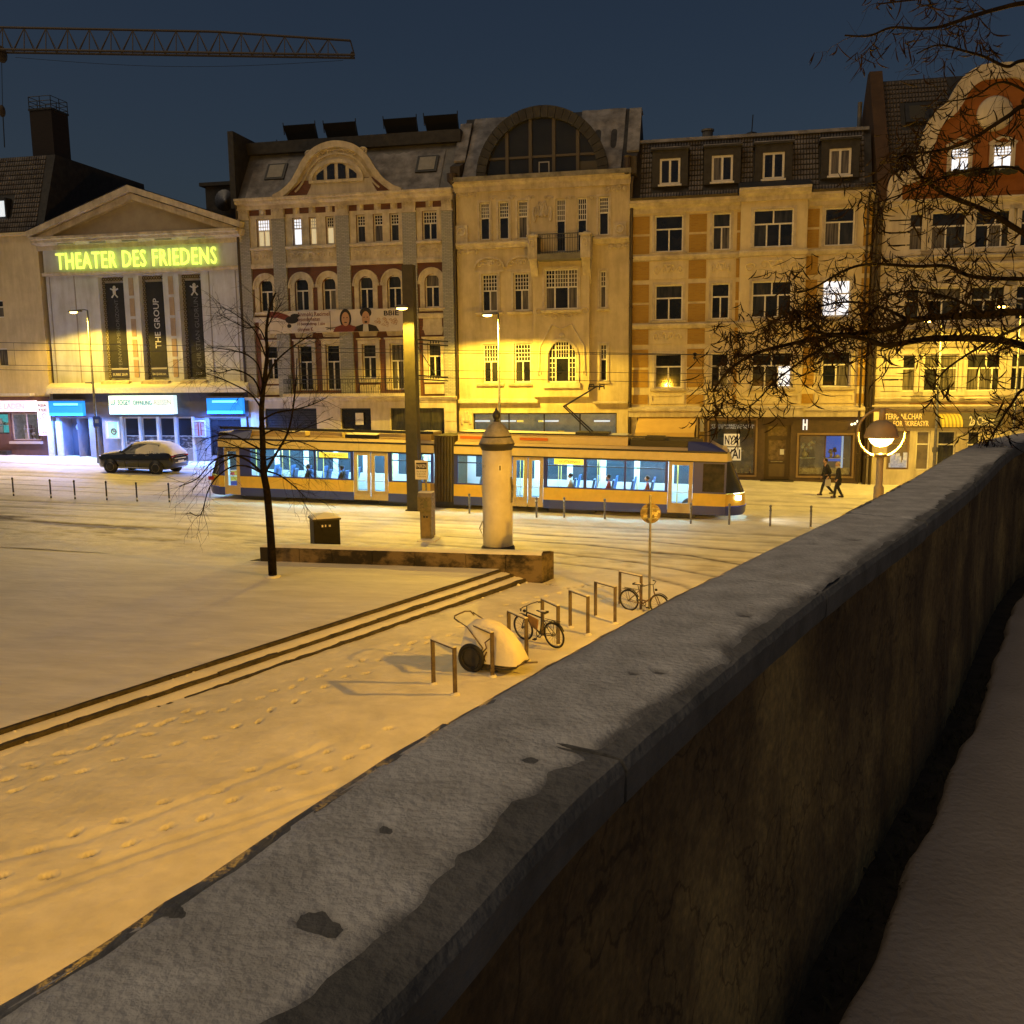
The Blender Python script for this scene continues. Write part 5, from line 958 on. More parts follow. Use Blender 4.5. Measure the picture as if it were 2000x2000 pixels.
# ---- pale yellow house with ochre brick panels
b = thing('panel_house', 'pale yellow house with ochre brick panels and four dormers', 'house', (18, 0, gz(18)))
u0 = P(6, 45, 1000)[0]; u1 = P(6, 1858, 1000)[0]; zg = gz(u0) - 1.1; zgf = P(7, 700, 742)[1]; zt = P(6, 500, 690)[1]; zt = min(zt, P(6, 1600, 618)[1] + .1)
ba, bc = P(6, 868, 1100)[0], P(6, 1365, 1100)[0]; vb = -.4
tp = level([R(6, 228, 772, 442, 1052), R(6, 663, 757, 802, 1038), R(6, 1508, 712, 1738, 1000)]); tb = R(6, 968, 706, 1272, 1002); s_ = level([R(6, 228, 1305, 438, 1572), R(6, 653, 1290, 792, 1565), R(6, 1490, 1250, 1706, 1525)]); s3 = R(6, 956, 1262, 1257, 1548); f_ = level([R(7, 226, 250, 433, 537), R(7, 650, 242, 786, 522), R(7, 1488, 305, 1705, 530)]); f3 = R(7, 955, 238, 1255, 520)
tb = (tb[0], tb[1], tp[0][2], tp[0][3]); s3 = (s3[0], s3[1], s_[0][2], s_[0][3]); f3 = (f3[0], f3[1], f_[0][2], f_[0][3])
part(b, 'wall', body(MB().sheet(u0, u1, zgf, zt, 0, tp + s_ + f_, .2), u0, u1, zg, zt), YCREAM)
mb = MB().sheet(ba, bc, zgf, zt + .35, vb, [tb, s3, f3], .2); mb.quad((ba, vb, zgf), (ba, vb, zt + .35), (ba, .05, zt + .35), (ba, .05, zgf)).quad((bc, vb, zt + .35), (bc, vb, zgf), (bc, .05, zgf), (bc, .05, zt + .35)); part(b, 'bay', mb, YCREAM)
for r in tp + s_ + f_:
    lit_ = r is s_[2]; win(b, r, 'T2', glass=GLIT if lit_ else None, label='brightly lit window' if lit_ else None)
for r in (tb, s3, f3): win(b, r, 'T3', vb + .1, lit={2: GLIT} if r is f3 else None)
for r, v in [(r, 0) for r in tp + s_ + f_] + [(r, vb) for r in (tb, s3, f3)]: mb = MB(); mb.prof(r[0] - .22, r[1] + .22, [(v + .02, r[2] - .16), (v - .12, r[2] - .14), (v - .16, r[2] - .03), (v + .02, r[2])]); surround(mb, r, .13, v - .045, v + .014, False); part(b, 'window_surround', mb, TRIM)
cu = [(P(6, a, 1200)[0], P(6, c, 1200)[0]) for a, c in ((52, 185), (482, 614), (840, 868), (1368, 1456), (1790, 1850))]
rows = []
for z0, z1, n in ((P(6, 330, 1068)[1], P(6, 330, 768)[1], 2), (P(6, 330, 1262)[1], P(6, 330, 1112)[1], 1), (P(6, 330, 1590)[1], P(6, 330, 1285)[1], 2), (P(7, 330, 205)[1], P(7, 330, 80)[1], 1), (P(7, 330, 535)[1], P(7, 330, 232)[1], 2), (P(7, 330, 655)[1], P(7, 330, 575)[1], 1)):
    for k in range(n): rows.append((z0 + (z1 - z0) * k / n + (.06 if n > 1 else .02), z0 + (z1 - z0) * (k + 1) / n - .06))
for a, c in cu:
    for z0, z1 in rows: part(b, 'brick_panel', MB().box(a, c, -.035, .01, z0, z1), OCHRE)
for z in (P(6, 330, 1090)[1], P(6, 330, 1608)[1]):
    for a, c, v in ((u0, ba - .01, 0), (ba - .05, bc + .05, vb), (bc + .01, u1, 0)): part(b, 'string_course', MB().prof(a, c, [(v + .02, z - .18), (v - .1, z - .15), (v - .2, z + .02), (v - .2, z + .1), (v + .02, z + .16)]), TRIM)
cols_ = [(P(6, 196, 1200)[0], P(6, 466, 1200)[0], 0), (P(6, 626, 1200)[0], P(6, 830, 1200)[0], 0), (ba + .05, bc - .05, vb), (P(6, 1466, 1200)[0], P(6, 1780, 1200)[0], 0)]
for z0, z1 in ((P(6, 330, 1255)[1], P(6, 330, 1115)[1]), (P(7, 330, 200)[1], P(7, 330, 85)[1])):
    for a, c, v in cols_: part(b, 'relief_panel', MB().box(a, c, v - .03, v + .01, z0, z1), YCREAM); mb = MB(); relief(mb, (a + .15, c - .15, z0 + .08, z1 - .08), v - .045, 2, .045); part(b, 'carved_ornament', mb, YCREAM)
z0, z1 = P(7, 330, 652)[1], P(7, 330, 578)[1]
for a, c, v in cols_: part(b, 'plain_panel', MB().sheet(a, c, z0, z1, v - .05, [(a + .15, c - .15, z0 + .15, z1 - .12)], .04), YCREAM)
for a, c, v, z in ((u0 - .05, ba - .01, 0, zt - .4), (bc + .01, u1 + .05, 0, zt - .4), (ba - .12, bc + .12, vb, zt - .08)): part(b, 'eaves_cornice', cornice(MB(), a, c, z, .62, .5, v), TRIM)
part(b, 'bay_roof', MB().prof(ba - .15, bc + .15, [(vb - .5, zt + .54), (.2, zt + .54), (.2, zt + 1.0)]), SLATE)
part(b, 'shop_cornice', MB().prof(u0 - .02, u1 + .02, [(.0, zgf - .05), (-.3, zgf - .05), (-.34, zgf + .22), (-.44, zgf + .3), (-.44, zgf + .42), (0, zgf + .52)]), TRIM); mb = MB().prof(ba - .1, bc + .1, [(-.44, zgf - .06), (-.66, zgf - .02), (-.7, zgf + .3), (-.8, zgf + .44), (-.35, zgf + .56)]); part(b, 'shop_cornice', mb, TRIM)
# mansard with dormers
zr = F(1450, 268, 1.7)[1]; mk = lambda z: .1 + 1.6 * (z - zt) / (zr - zt)
part(b, 'roof', MB().quad((u0, .1, zt + .1), (u1, .1, zt + .1), (u1, 1.7, zr), (u0, 1.7, zr)).quad((u0, 1.7, zr), (u1, 1.7, zr), (u1, 11, zr + .5), (u0, 11, zr + .5)).quad((u0, .1, zt), (u0, 1.7, zr), (u0, 11, zr + .5), (u0, 11, zt)).quad((u1, 1.7, zr), (u1, .1, zt), (u1, 11, zt), (u1, 11, zr + .5)), SLATE)
dm = level([R(6, 262, 333, 418, 533), R(6, 657, 311, 818, 513), R(6, 1045, 287, 1210, 492), R(6, 1550, 252, 1718, 457)]); dz = [0, 0, .0, 0]
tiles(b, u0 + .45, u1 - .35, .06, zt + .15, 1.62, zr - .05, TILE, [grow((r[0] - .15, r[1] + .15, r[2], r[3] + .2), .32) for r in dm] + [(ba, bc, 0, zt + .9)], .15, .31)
for r in dm:
    v = mk(r[2]) - .25; d_ = MB(); d_.sheet(r[0] - .4, r[1] + .4, r[2] - .12, r[3] + .42, v, [r], .2); d_.quad((r[0] - .4, v, r[2] - .12), (r[0] - .4, v, r[3] + .42), (r[0] - .4, 3, r[3] + .42), (r[0] - .4, 3, r[2] - .12)).quad((r[1] + .4, v, r[3] + .42), (r[1] + .4, v, r[2] - .12), (r[1] + .4, 3, r[2] - .12), (r[1] + .4, 3, r[3] + .42)); d_.box(r[0] - .48, r[1] + .48, v - .1, 3, r[3] + .42, r[3] + .52); dd = part(b, 'dormer', d_, SLATE)
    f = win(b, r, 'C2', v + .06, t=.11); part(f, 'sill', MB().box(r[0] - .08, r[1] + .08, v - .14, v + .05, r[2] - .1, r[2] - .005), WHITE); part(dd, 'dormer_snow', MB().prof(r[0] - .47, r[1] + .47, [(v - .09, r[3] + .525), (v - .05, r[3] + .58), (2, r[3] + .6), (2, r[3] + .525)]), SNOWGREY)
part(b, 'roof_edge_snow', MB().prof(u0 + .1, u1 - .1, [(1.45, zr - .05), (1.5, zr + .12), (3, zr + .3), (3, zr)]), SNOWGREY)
part(b, 'gutter', MB().prof(u0, ba - .2, [(-.5, zt + .22), (-.62, zt + .34), (-.4, zt + .36)]), PIPE); part(b, 'gutter', MB().prof(bc + .2, u1, [(-.5, zt + .22), (-.62, zt + .34), (-.4, zt + .36)]), PIPE)
x = F(1468, 262, 4); part(b, 'roof_vent', MB().lathe([(.5, 0), (.5, .12), (.3, .35), (0, .45)], 12, (x[0], 4, x[1] - .3)).tube([(x[0], 4, x[1]), (x[0] + .05, 4, F(1471, 224, 4)[1])], .03, 5), DARK); x = F(1382, 265, 4); part(b, 'chimney_pot', MB().lathe([(.3, 0), (.3, .5), (.36, .52), (.36, .62), (0, .62)], 12, (x[0], 4, x[1] - .3)), ZINC)
drain(b, u1 + .15, gz(u1), zt + .1, -.2, .09); drain(b, u1 - .25, gz(u1) + .2, zt + .1, -.35, .06)
# shops of the panel house
w1 = R(7, 635, 775, 985, 1185); dr = R(7, 1055, 808, 1248, 1235); w2 = R(7, 1310, 885, 1715, 1195); zsf = gz((w1[0] + dr[0]) / 2); xs0 = P(7, 548, 1000)[0]; dr = (dr[0], dr[1], gz(dr[0]) + .14, dr[3]); aw = R(7, 105, 760, 540, 1200); lw_ = (u0 + .5, aw[1], gz(u0) + .7, zgf - .5)
part(b, 'shopfront', MB().sheet(xs0, u1 - .12, zg, zgf - .05, -.12, [w1, dr, w2], .35), BROWN); part(b, 'shopfront', MB().sheet(u0, xs0, zg, zgf - .05, -.1, [lw_], .3), YCREAM)
win(b, lw_, 'S2', .05, GD[0], BROWN)
for r in (w1, w2): part(b, 'shop_window_frame', surround(MB(), r, .1, -.17, -.115), mat('tan_frame', (.22, .15, .085), .6))
part(b, 'plinth', MB().box(xs0, dr[0] - .3, -.2, -.12, zg, w1[2] - .55), mat('plinth_stone', (.05, .035, .025), .8)); part(b, 'plinth', MB().box(dr[1] + .3, u1 - .3, -.2, -.12, zg, w2[2] - .6), mat('plinth_stone', (.05, .035, .025), .8))
D1 = mat('dark_shop_interior', (.05, .045, .035), .7, (.16, .13, .085), 1.8, emit=(.25, .2, .12), es=.06); display(b, w1, .2, D1, 10, 21, .5); win(b, w1, 'C1', .02, glassmat('shop_glass'), BROWN)
D2 = mat('amber_shop_interior', (.16, .11, .05), .7, (.26, .19, .09), 3, emit=(.5, .34, .12), es=.14); display(b, w2, .2, D2, 16, 22, .55); win(b, w2, 'S2', .02, glassmat('shop_glass'), BROWN)
x0, x1 = P(7, 1530, 1000)[0], P(7, 1660, 1000)[0]; z0, z1 = P(7, 1600, 1150)[1], P(7, 1600, 872)[1]
part(b, 'lit_blue_curtain', MB().box(x0, x1 - .1, .7, .75, z0 + .4, z1), emat('blue_glow', (.06, .13, .55), .65)); part(b, 'tube_lamp', MB().box(x1 - .1, x1, .5, .55, z0, z1), emat('pale_blue_light', (.5, .65, 1.), .5))
mb = MB(); xx, zz = P(7, 1410, 970)
for k in range(9): mb.sphere((xx + random.uniform(-.45, .45), .5, zz + random.uniform(-.22, .2)), .09, .05, .09, 7, 5)
part(b, 'hanging_flowers', mb, WHITE); part(b, 'counter_front', MB().box(w2[0] + .05, w2[1] - .05, .18, .22, w2[2], w2[2] + .42), mat('counter_cream', (.55, .42, .25), .7, (.3, .2, .1), 9))
part(b, 'lettering_strip', MB().box(w1[0] + .1, w1[1] - .1, .18, .21, w1[3] - .95, w1[3] - .1), mat('strip_dark', (.03, .035, .045), .6))
for k, (x, y, w, t) in enumerate(((700, 815, .55, 'ANTIQUARIAT'), (860, 815, .4, 'BÜCHER'), (690, 833, .5, 'KUNST und'), (880, 833, .5, 'GRAFIK'))): q = P(7, x, y); lettering(b, 'lettering', t, mat('sign_pale', (.6, .6, .6), .6, emit=(.5, .5, .5), es=.25), q[0] + .2, q[1], .16, .12, 1.0 + w)
for (x, y, t, w, h) in ((808, 925, 'NYX', 112, 90), (820, 1030, 'VAI', 110, 95)):
    q = P(7, x, y); wd = w / 3.864 * .029 * 1.0; hd = h / 3.864 * .029; s = thing('paper_sign', 'white hand lettered sign reading %s in the dark shop window' % t, 'sign', (q[0], .0, q[1] - hd / 2)); part(s, 'board', MB().box(q[0] - wd / 2, q[0] + wd / 2, -.02, .0, q[1] - hd / 2, q[1] + hd / 2), mat('sign_board', (.72, .70, .6), .7, emit=(.7, .66, .5), es=.25)); lettering(s, 'lettering', t, DK, q[0], q[1], -.03, hd * .72, wd * .86, bold=.02)
part(b, 'window_spotlight', MB().sphere((*(lambda q: (q[0], .45, q[1]))(P(7, 815, 850)),), .2, .1, .22, 10, 7), emat('cool_strip', (.75, .85, 1.), .9))
f = part(b, 'door', MB().sheet(dr[0], dr[1], dr[2], dr[3], .15, [(dr[0] + .22, dr[1] - .22, dr[2] + 1.05, dr[2] + 2.15), (dr[0] + .16, dr[1] - .16, dr[2] + 2.35, dr[3] - .12)], .06), mat('door_brown', (.055, .035, .02), .5)); DG = mat('door_glass', (.07, .05, .03), .2, (.18, .13, .08), 4)
for z0, z1 in ((dr[2] + 1.0, dr[2] + 2.2), (dr[2] + 2.3, dr[3] - .1)): part(f, 'pane', MB().quad((dr[0] + .1, .2, z0), (dr[1] - .1, .2, z0), (dr[1] - .1, .2, z1), (dr[0] + .1, .2, z1)), DG)
part(f, 'letter_plate', MB().box(dr[0] + .35, dr[1] - .35, .12, .15, dr[2] + .95, dr[2] + 1.0), STEEL); part(f, 'paper_notice', MB().box((dr[0] + dr[1]) / 2 + .15, dr[1] - .3, .13, .145, dr[2] + 1.35, dr[2] + 1.65), mat('notice', (.6, .62, .7), .7)); part(f, 'kick_panel', MB().box(dr[0] + .25, dr[1] - .25, .12, .15, dr[2] + .15, dr[2] + .85), mat('kick_panel', (.12, .085, .045), .6)); part(b, 'door_step', MB().box(dr[0] - .2, dr[1] + .2, -.5, .15, dr[2] - .4, dr[2]), STONE)
x, z = P(7, 1020, 1050)
for k in range(8): part(b, 'poster_strip', MB().box(x - .14, x + .14, -.16, -.12, z - 1.6 + .36 * k, z - 1.6 + .36 * k + random.uniform(.15, .3)), mat('poster_strip', (.5, .34, .06), .7, (.10, .07, .03), 9)); x, z = P(7, 583, 812); part(b, 'small_sign', MB().box(x - .1, x + .1, -.2, -.12, z - .35, z + .35), WHITE)
x, z = P(7, 1360, 808); part(b, 'lit_number', MB().box(x - .12, x - .05, -.16, -.12, z - .28, z + .28).box(x + .05, x + .12, -.16, -.12, z - .28, z + .28).box(x - .05, x + .05, -.16, -.12, z - .05, z + .05), emat('pale_white_light', (.8, .85, 1.), .7)); mb = MB()
for X_, Y_ in ((1708, 805), (1731, 800), (1752, 782)): x, z = P(7, X_, Y_); mb.sphere((x, -.3, z), .07, .07, .07, 8, 6)
part(b, 'lamp_cluster', mb, emat('warm_bulb', (1., .9, .7), 1.3))
q = thing('shop_awning', 'sloping cream fabric awning over the shop behind the tram', 'awning', ((aw[0] + aw[1]) / 2, -.5, zgf - 1.2)); zA, zB = zgf - .08, P(7, 320, 868, -1.3)[1]
part(q, 'cloth', MB().add([(aw[0], -.15, zA), (aw[1], -.15, zA), (aw[1] - .1, -1.4, zB), (aw[0] - .1, -1.4, zB), (aw[0], -.15, zA - .05), (aw[1], -.15, zA - .05), (aw[1] - .1, -1.38, zB - .05), (aw[0] - .1, -1.38, zB - .05)], ((0, 1, 2, 3), (7, 6, 5, 4), (3, 2, 6, 7))), mat('awning_cloth', (.58, .40, .13), .85, (.52, .35, .11), 2)); part(q, 'valance', MB().box(aw[0] - .1, aw[1] - .1, -1.41, -1.39, zB - .28, zB), mat('awning_cloth', (.58, .40, .13))); mb = MB()
for x in (aw[0] - .05, aw[1] - .1): mb.tube([(x, -.1, zA - 1.2), (x - .05, -1.36, zB - .03)], .03, 6).tube([(x, -.12, zA), (x, -.12, zA - 1.3)], .03, 6)
part(q, 'awning_arm', mb, PIPE)

# ---- orange and white house at the right
b = thing('orange_house', 'orange and white house with a wavy gable behind the tree', 'house', (28, 0, gz(28)))
u0 = P(9, 672, 900)[0] + .1; uc = F(1942, 300)[0]; u1 = 2 * uc - u0; zg = gz(u1) - 1.2; zgf = P(9, 1000, 1272)[1]; zt = P(8, 700, 1530)[1]
xs = [F(1500 + k / 3.332, 720)[0] for k in (862, 1110, 1422)]; hw = .95; xs += [2 * uc - xs[1], 2 * uc - xs[0]]
Zs1 = [(P(9, 1110, 1148)[1], P(9, 1110, 905)[1]), (P(9, 1110, 720)[1] + .2, P(9, 1110, 470)[1]), (P(9, 1110, 225)[1], P(9, 1110, -20)[1])]
hol = [(x - hw, x + hw, a, c) for a, c in Zs1 for x in xs]
part(b, 'wall', body(MB().sheet(u0, u1, zgf, zt, 0, hol, .2), u0, u1, zg, zt), PALE)
for r in hol: win(b, r, 'T2' if abs((r[0] + r[1]) / 2 - uc) > 1.5 else 'T3')
xe = [u0] + xs + [u1]
for k, (a, c) in enumerate(Zs1):
    for x in xs:
        mb = MB(); r = (x - hw, x + hw, a, c); surround(mb, r, .22, -.07, .013, True); mb.prof(r[0] - .35, r[1] + .35, [(.0, a - .5), (-.18, a - .48), (-.24, a - .35), (0, a - .26)])
        if k < 2: mb.band([(x - hw - .3, c + .35), (x - hw * .5, c + .75), (x, c + .85), (x + hw * .5, c + .75), (x + hw + .3, c + .35)], .16, -.1, .012)
        part(b, 'window_surround', mb, PALE)
    for x0, x1 in zip(xs[:-1], xs[1:]):
        if x1 - x0 - 2 * hw > 1: part(b, 'orange_field', MB().box(x0 + hw + .4, x1 - hw - .4, -.03, .01, a - .9, c + .1), ORANGE)
part(b, 'orange_field', MB().box(u0 + 1.9, u1 - 1.9, -.032, .0, zgf + .35, Zs1[0][0] - .6), ORANGE)
for z in np.arange(zgf + .4, zt - .6, .62): part(b, 'corner_quoin', MB().box(u0, u0 + 1.5, -.06, .0, z, z + .55), PALE)
for z in (Zs1[1][0] - 1.1, Zs1[2][0] - .8): part(b, 'string_course', MB().prof(u0, u1, [(.0, z - .2), (-.12, z - .18), (-.22, z), (-.22, z + .1), (0, z + .15)]), PALE)
mb = MB(); cornice(mb, u0, u1, zt - .3, .4, .35); part(b, 'string_course', mb, PALE)
GL = [(530, 1530), (540, 1330), (690, 1280), (760, 1130), (815, 960), (880, 850), (980, 770), (1060, 640), (1130, 560), (1220, 510), (1295, 497)]; gl = [P(8, *p) for p in GL]; gl = [(min(u, uc - .02), z) for u, z in gl]; sm = smooth2(gl, 3); full = sm + [(2 * uc - u, z) for u, z in sm[::-1][1:]]
part(b, 'gable', MB().poly(full, -.05, .5), ORANGE); part(b, 'gable_moulding', MB().band([(u + (uc - u) * .05, z - .3) for u, z in full], 
.7, -.28, -.04), PALE); x, z = P(8, 1235, 865); part(b, 'medallion', MB().lathe([(0, -.22), (.55, -.2), (.78, -.14), (.86, -.04)], 26, (uc - .1, 0, z), 'y'), PALE, True)
gw = level([R(8, 985, 1110, 1130, 1292), R(8, 1303, 1110, 1450, 1292)])
for r in gw: win(b, r, 'B2', -.14, emat('cool_strip', (.75, .85, 1.), .9) if 0 else GLIT, label='lit gable window'); m_ = surround(MB(), r, .14, -.12, -.045); m_.band([(r[0] - .2, r[3] + .1), ((r[0] + r[1]) / 2, r[3] + .45), (r[1] + .2, r[3] + .1)], .14, -.14, -.045); part(b, 'window_surround', m_, PALE)
mb = MB()
for k in range(60): x = random.uniform(gw[0][0] - .3, gw[1][1] + .3); mb.sphere((x, -.3, gw[0][2] - .1 + random.uniform(-.1, .12)), .14, .1, .12, 6, 4)
part(b, 'window_box_plants', mb, mat('dry_plants', (.03, .03, .012)), kind='stuff')
op = MB().poly([(u0 + .6, zt + .35), (uc * 2 - u0 - .6, zt + .35), (uc * 2 - u0 - .6, zt + .9), (u0 + .6, zt + .9)], -.09, -.04); part(b, 'orange_field', op, ORANGE)
zr = F(1740, 158, 4.2)[1]; part(b, 'roof', MB().quad((u0, .2, zt + .1), (u1, .2, zt + .1), (u1, 4.2, zr), (u0, 4.2, zr)).quad((u0, 4.2, zr), (u1, 4.2, zr), (u1, 12, zt), (u0, 12, zt)), SLATE); sk = R(8, 655, 772, 832, 935, 2.6); sk = (sk[0], sk[1], sk[2], sk[3]); fm_ = lambda z: .2 + 4.0 * (z - zt - .1) / (zr - zt - .1)
tiles(b, u0 + .5, uc - 1.5, .18, zt + .12, 4.15, zr - .05, mat('dim_snowy_tile', (.14, .115, .10), .8, (.055, .045, .038), 8), [grow(sk, .2)], .16, .30); f = MB().add([(u, fm_(z) - .22 + o, z + .1 - o) for o in (0, .15) for u, z in ((sk[0], sk[2]), (sk[1], sk[2]), (sk[1], sk[3]), (sk[0], sk[3]))], ((0, 1, 2, 3), (0, 4, 5, 1), (1, 5, 6, 2), (2, 6, 7, 3), (3, 7, 4, 0))); w = part(b, 'skylight', f, DARK); part(w, 'pane', MB().add([(u, fm_(z) - .235, z + .1) for u, z in ((sk[0] + .2, sk[2] + .15), (sk[1] - .2, sk[2] + .15), (sk[1] - .2, sk[3] - .15), (sk[0] + .2, sk[3] - .15))], ((0, 1, 2, 3),)), mat('greenish_glass', (.06, .055, .035), .3))
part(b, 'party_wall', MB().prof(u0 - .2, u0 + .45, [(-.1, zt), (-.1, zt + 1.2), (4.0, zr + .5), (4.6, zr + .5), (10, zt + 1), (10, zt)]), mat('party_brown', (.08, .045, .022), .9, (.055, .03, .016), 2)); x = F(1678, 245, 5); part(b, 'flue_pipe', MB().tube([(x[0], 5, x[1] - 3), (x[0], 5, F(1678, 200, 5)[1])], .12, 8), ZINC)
# shops of the orange house
sg = P(9, 700, 1330); sw = [R(9, 770, 1470, 915, 1660), R(9, 960, 1400, 1050, 1660), R(9, 1095, 1400, 1215, 1720), R(9, 1290, 1400, 1375, 1700)]; zsh = P(9, 900, 1385)[1]; sw = [(r[0], r[1], gz(r[0]) + .9, zsh - .15) for r in sw]
part(b, 'shopfront', MB().sheet(u0 - .1, u1, zg, zsh, -.1, sw, .3), PALE); fz0, fz1 = zsh, P(9, 900, 1282)[1]; part(b, 'fascia', MB().box(u0 + .1, u1, -.22, -.0, fz0, fz1), mat('brown_fascia', (.13, .10, .07), .7)); cornice(m_ := MB(), u0, u1, zgf - .1, .4, .4); part(b, 'cornice', m_, PALE)
DW = mat('dim_amber_window', (.16, .12, .07), .5, (.08, .06, .035), 2, emit=(.4, .28, .1), es=.12)
for i, r in enumerate(sw): win(b, r, 'T1', .05, DW if i < 2 else GD[1], mat('tan_frame', (.22, .15, .085)) if i == 0 else WHITE)
r = sw[0]; mb = MB()
for k in range(14): x = random.uniform(r[0] + .1, r[1] - .1); mb.box(x - .1, x + .1, .0, .05, r[2] + .1, r[2] + random.uniform(.3, .9))
part(b, 'window_goods', mb, mat('bluish_goods', (.3, .34, .45), .6, (.6, .62, .7), 7, emit=(.4, .5, .7), es=.2))
AM = mat('amber_letters', (.75, .55, .2), .6, emit=(.9, .6, .15), es=.35)
x0, x1 = P(9, 755, 1310)[0], P(9, 998, 1310)[0]; lettering(b, 'lettering', 'TERRANLCHAR', AM, (x0 + x1) / 2, P(9, 880, 1310)[1], -.25, .30, x1 - x0, bold=.012); x0, x1 = P(9, 810, 1355)[0], P(9, 1040, 1355)[0]; lettering(b, 'lettering', 'FOR SKIREASYR', AM, (x0 + x1) / 2, P(9, 920, 1355)[1], -.25, .28, x1 - x0, bold=.012)
x = P(9, 710, 1310); part(b, 'square_emblem', MB().poly([(x[0] - .28, x[1] - .25), (x[0] + .25, x[1] - .2), (x[0] + .28, x[1] + .25), (x[0] - .28, x[1] + .25)], -.26, -.22), AM)
x0, x1 = P(9, 1300, 1338)[0], P(9, 1462, 1338)[0]; z = P(9, 1380, 1338)[1]; part(b, 'sign_board', MB().box(x0 - .5, x1 + .4, -.27, -.225, fz0 + .05, fz1 - .05), mat('sign_grey_board', (.10, .095, .09), .6)); lettering(b, 'lettering', '2a Chiess', WHITE, (x0 + x1) / 2, z, -.3, .5, x1 - x0, bold=.015)
aw = R(9, 1088, 1292, 1230, 1372); q = thing('striped_awning', 'small striped barrel awning over the shop door right of the lamp', 'awning', ((aw[0] + aw[1]) / 2, -.5, aw[2]))
n = 12
for k in range(n):
    a, c = aw[0] + (aw[1] - aw[0]) * k / n, aw[0] + (aw[1] - aw[0]) * (k + 1) / n; pr = [(-.23, aw[3])] + [(-.23 - 1.0 * math.sin(t * math.pi / 12), aw[2] + (aw[3] - aw[2]) * math.cos(t * math.pi / 12)) for t in range(1, 7)]; m_ = MB()
    for (v0, z0), (v1, z1) in zip(pr[:-1], pr[1:]): m_.quad((a, v0, z0), (a, v1, z1), (c, v1, z1), (c, v0, z0))
    part(q, 'awning_strip', m_, mat('awning_yellow', (.55, .38, .08), .8) if k % 2 else mat('awning_green', (.22, .20, .05), .8))
drain(b, u0 + .05, gz(u0), zt, -.25, .08)
b = thing('far_house', 'plain house wall continuing the row beyond the orange house', 'house', (u1 + 5, 0, gz(u1))); part(b, 'wall', MB().box(u1 + .1, u1 + 14, 0, 11, zg - 1, zt), PALE); part(b, 'roof', MB().prof(u1 + .1, u1 + 14, [(-.2, zt), (4, zt + 4), (11, zt)]), SLATE)
# ------------------------------------------------------------------ tram
UC = .15
def T(px, py):
    u, z = F(px, py, -13.15); return u - UC, z - gz(u) + .2
TX_ = lambda px: T(px, 930)[0]
t = proto('tram', 'yellow and blue articulated tram with lit windows passing along the street', 'tram'); place(t, s2w(UC, -11.95, gz(UC) - .2), -ANG, 1, 0, math.atan(.0224))
YEL = mat('tram_yellow', (.68, .44, .045), .35, (.60, .39, .04), 3, coat=.3); TTOP = mat('tram_cream_yellow', (.66, .52, .22), .4, (.58, .45, .18), 3); TBLUE = mat('tram_blue', (.03, .04, .20), .35, coat=.3); TCRM = mat('tram_cream', (.60, .48, .28), .4, (.54, .42, .24), 2); TDK = mat('tram_dark', (.015, .015, .018), .5); TTAN = mat('tram_door', (.50, .38, .17), .45, (.46, .34, .15), 3)
TG = glassmat('tram_glass', (.90, .96, 1.), .08); TIN = mat('tram_interior', (.68, .74, .78), .6); SEATB = mat('tram_seat', (.05, .16, .42), .7, (.04, .12, .34), 9)
xl, xr = TX_(398) + .75, TX_(1417); ja, jb = TX_(846), TX_(885); y0, y1 = -1.2, 1.2
ZB, Z1_, Z2_, Z3_, Z4_, Z5_ = .2, .58, 1.10, 1.14, 2.42, 2.82
drs = [(TX_(437), TX_(468), 1), (TX_(689), TX_(757), 2), (TX_(999), TX_(1060), 2), (TX_(1303), TX_(1352), 1)]
wns = [(490, 612), (616, 684), (764, 840), (893, 994), (1068, 1138), (1144, 1217), (1221, 1297)]; wns = [(TX_(a), TX_(c), Z3_ + .02, Z4_ - .06) for a, c in wns]; cabw = (TX_(1371), xr - .08, Z3_ + .02, Z4_ - .08)
dh = lambda z0, z1: [(a, c, z0 - 1, z1 + 1) for a, c, k in drs]
segs = ((xl, ja), (jb, xr))
for nm, z0, z1, m, hol in (('skirt_panel', ZB, Z1_, TBLUE, []), ('side_panel', Z1_, Z2_, YEL, []), ('window_band', Z2_, Z4_, TBLUE, wns + [cabw]), ('roof_band', Z4_ + .0, Z5_, TTOP, None)):
    mb = MB()
    for a, c in segs:
        hh = [] if hol is None else [(max(a, h[0]), min(c, h[1]), h[2], h[3]) for h in hol if h[0] < c and h[1] > a]
        if hol is not None: hh += [(d[0], d[1], z0, z1) for d in drs if a < d[0] < c]
        yy = y0 - (.012 if nm == 'roof_band' else 0); mb.sheet(a, c, z0, z1, yy, hh, .05)
    part(t, nm, mb, m)
    mb = MB()
    for a, c in segs: mb.quad((c, y1, z0), (a, y1, z0), (a, y1, z1), (c, y1, z1))
    part(t, nm, mb, m)
mb = MB()
for a, c in segs: mb.box(a, c, y0 - .018, y0 - .004, Z4_ - .03, Z4_ + .015).box(a, c, y0 - .02, y0 - .013, Z5_ - .05, Z5_ + .03)
part(t, 'trim_strip', mb, TDK)
for w in wns:
    part(t, 'window', MB().quad((w[0], y0 + .03, w[2]), (w[1], y0 + .03, w[2]), (w[1], y0 + .03, w[3]), (w[0], y0 + .03, w[3])), TG); part(t, 'window_bar', MB().box(w[0], w[1], y0 + .0, y0 + .045, w[3] - .32, w[3] - .27), TDK)
part(t, 'cab_window', MB().quad((cabw[0], y0 + .03, cabw[2]), (cabw[1], y0 + .03, cabw[2]), (cabw[1], y0 + .03, cabw[3]), (cabw[0], y0 + .03, cabw[3])), mat('cab_glass', (.05, .042, .022), .1, (.02, .018, .012), 2.5))
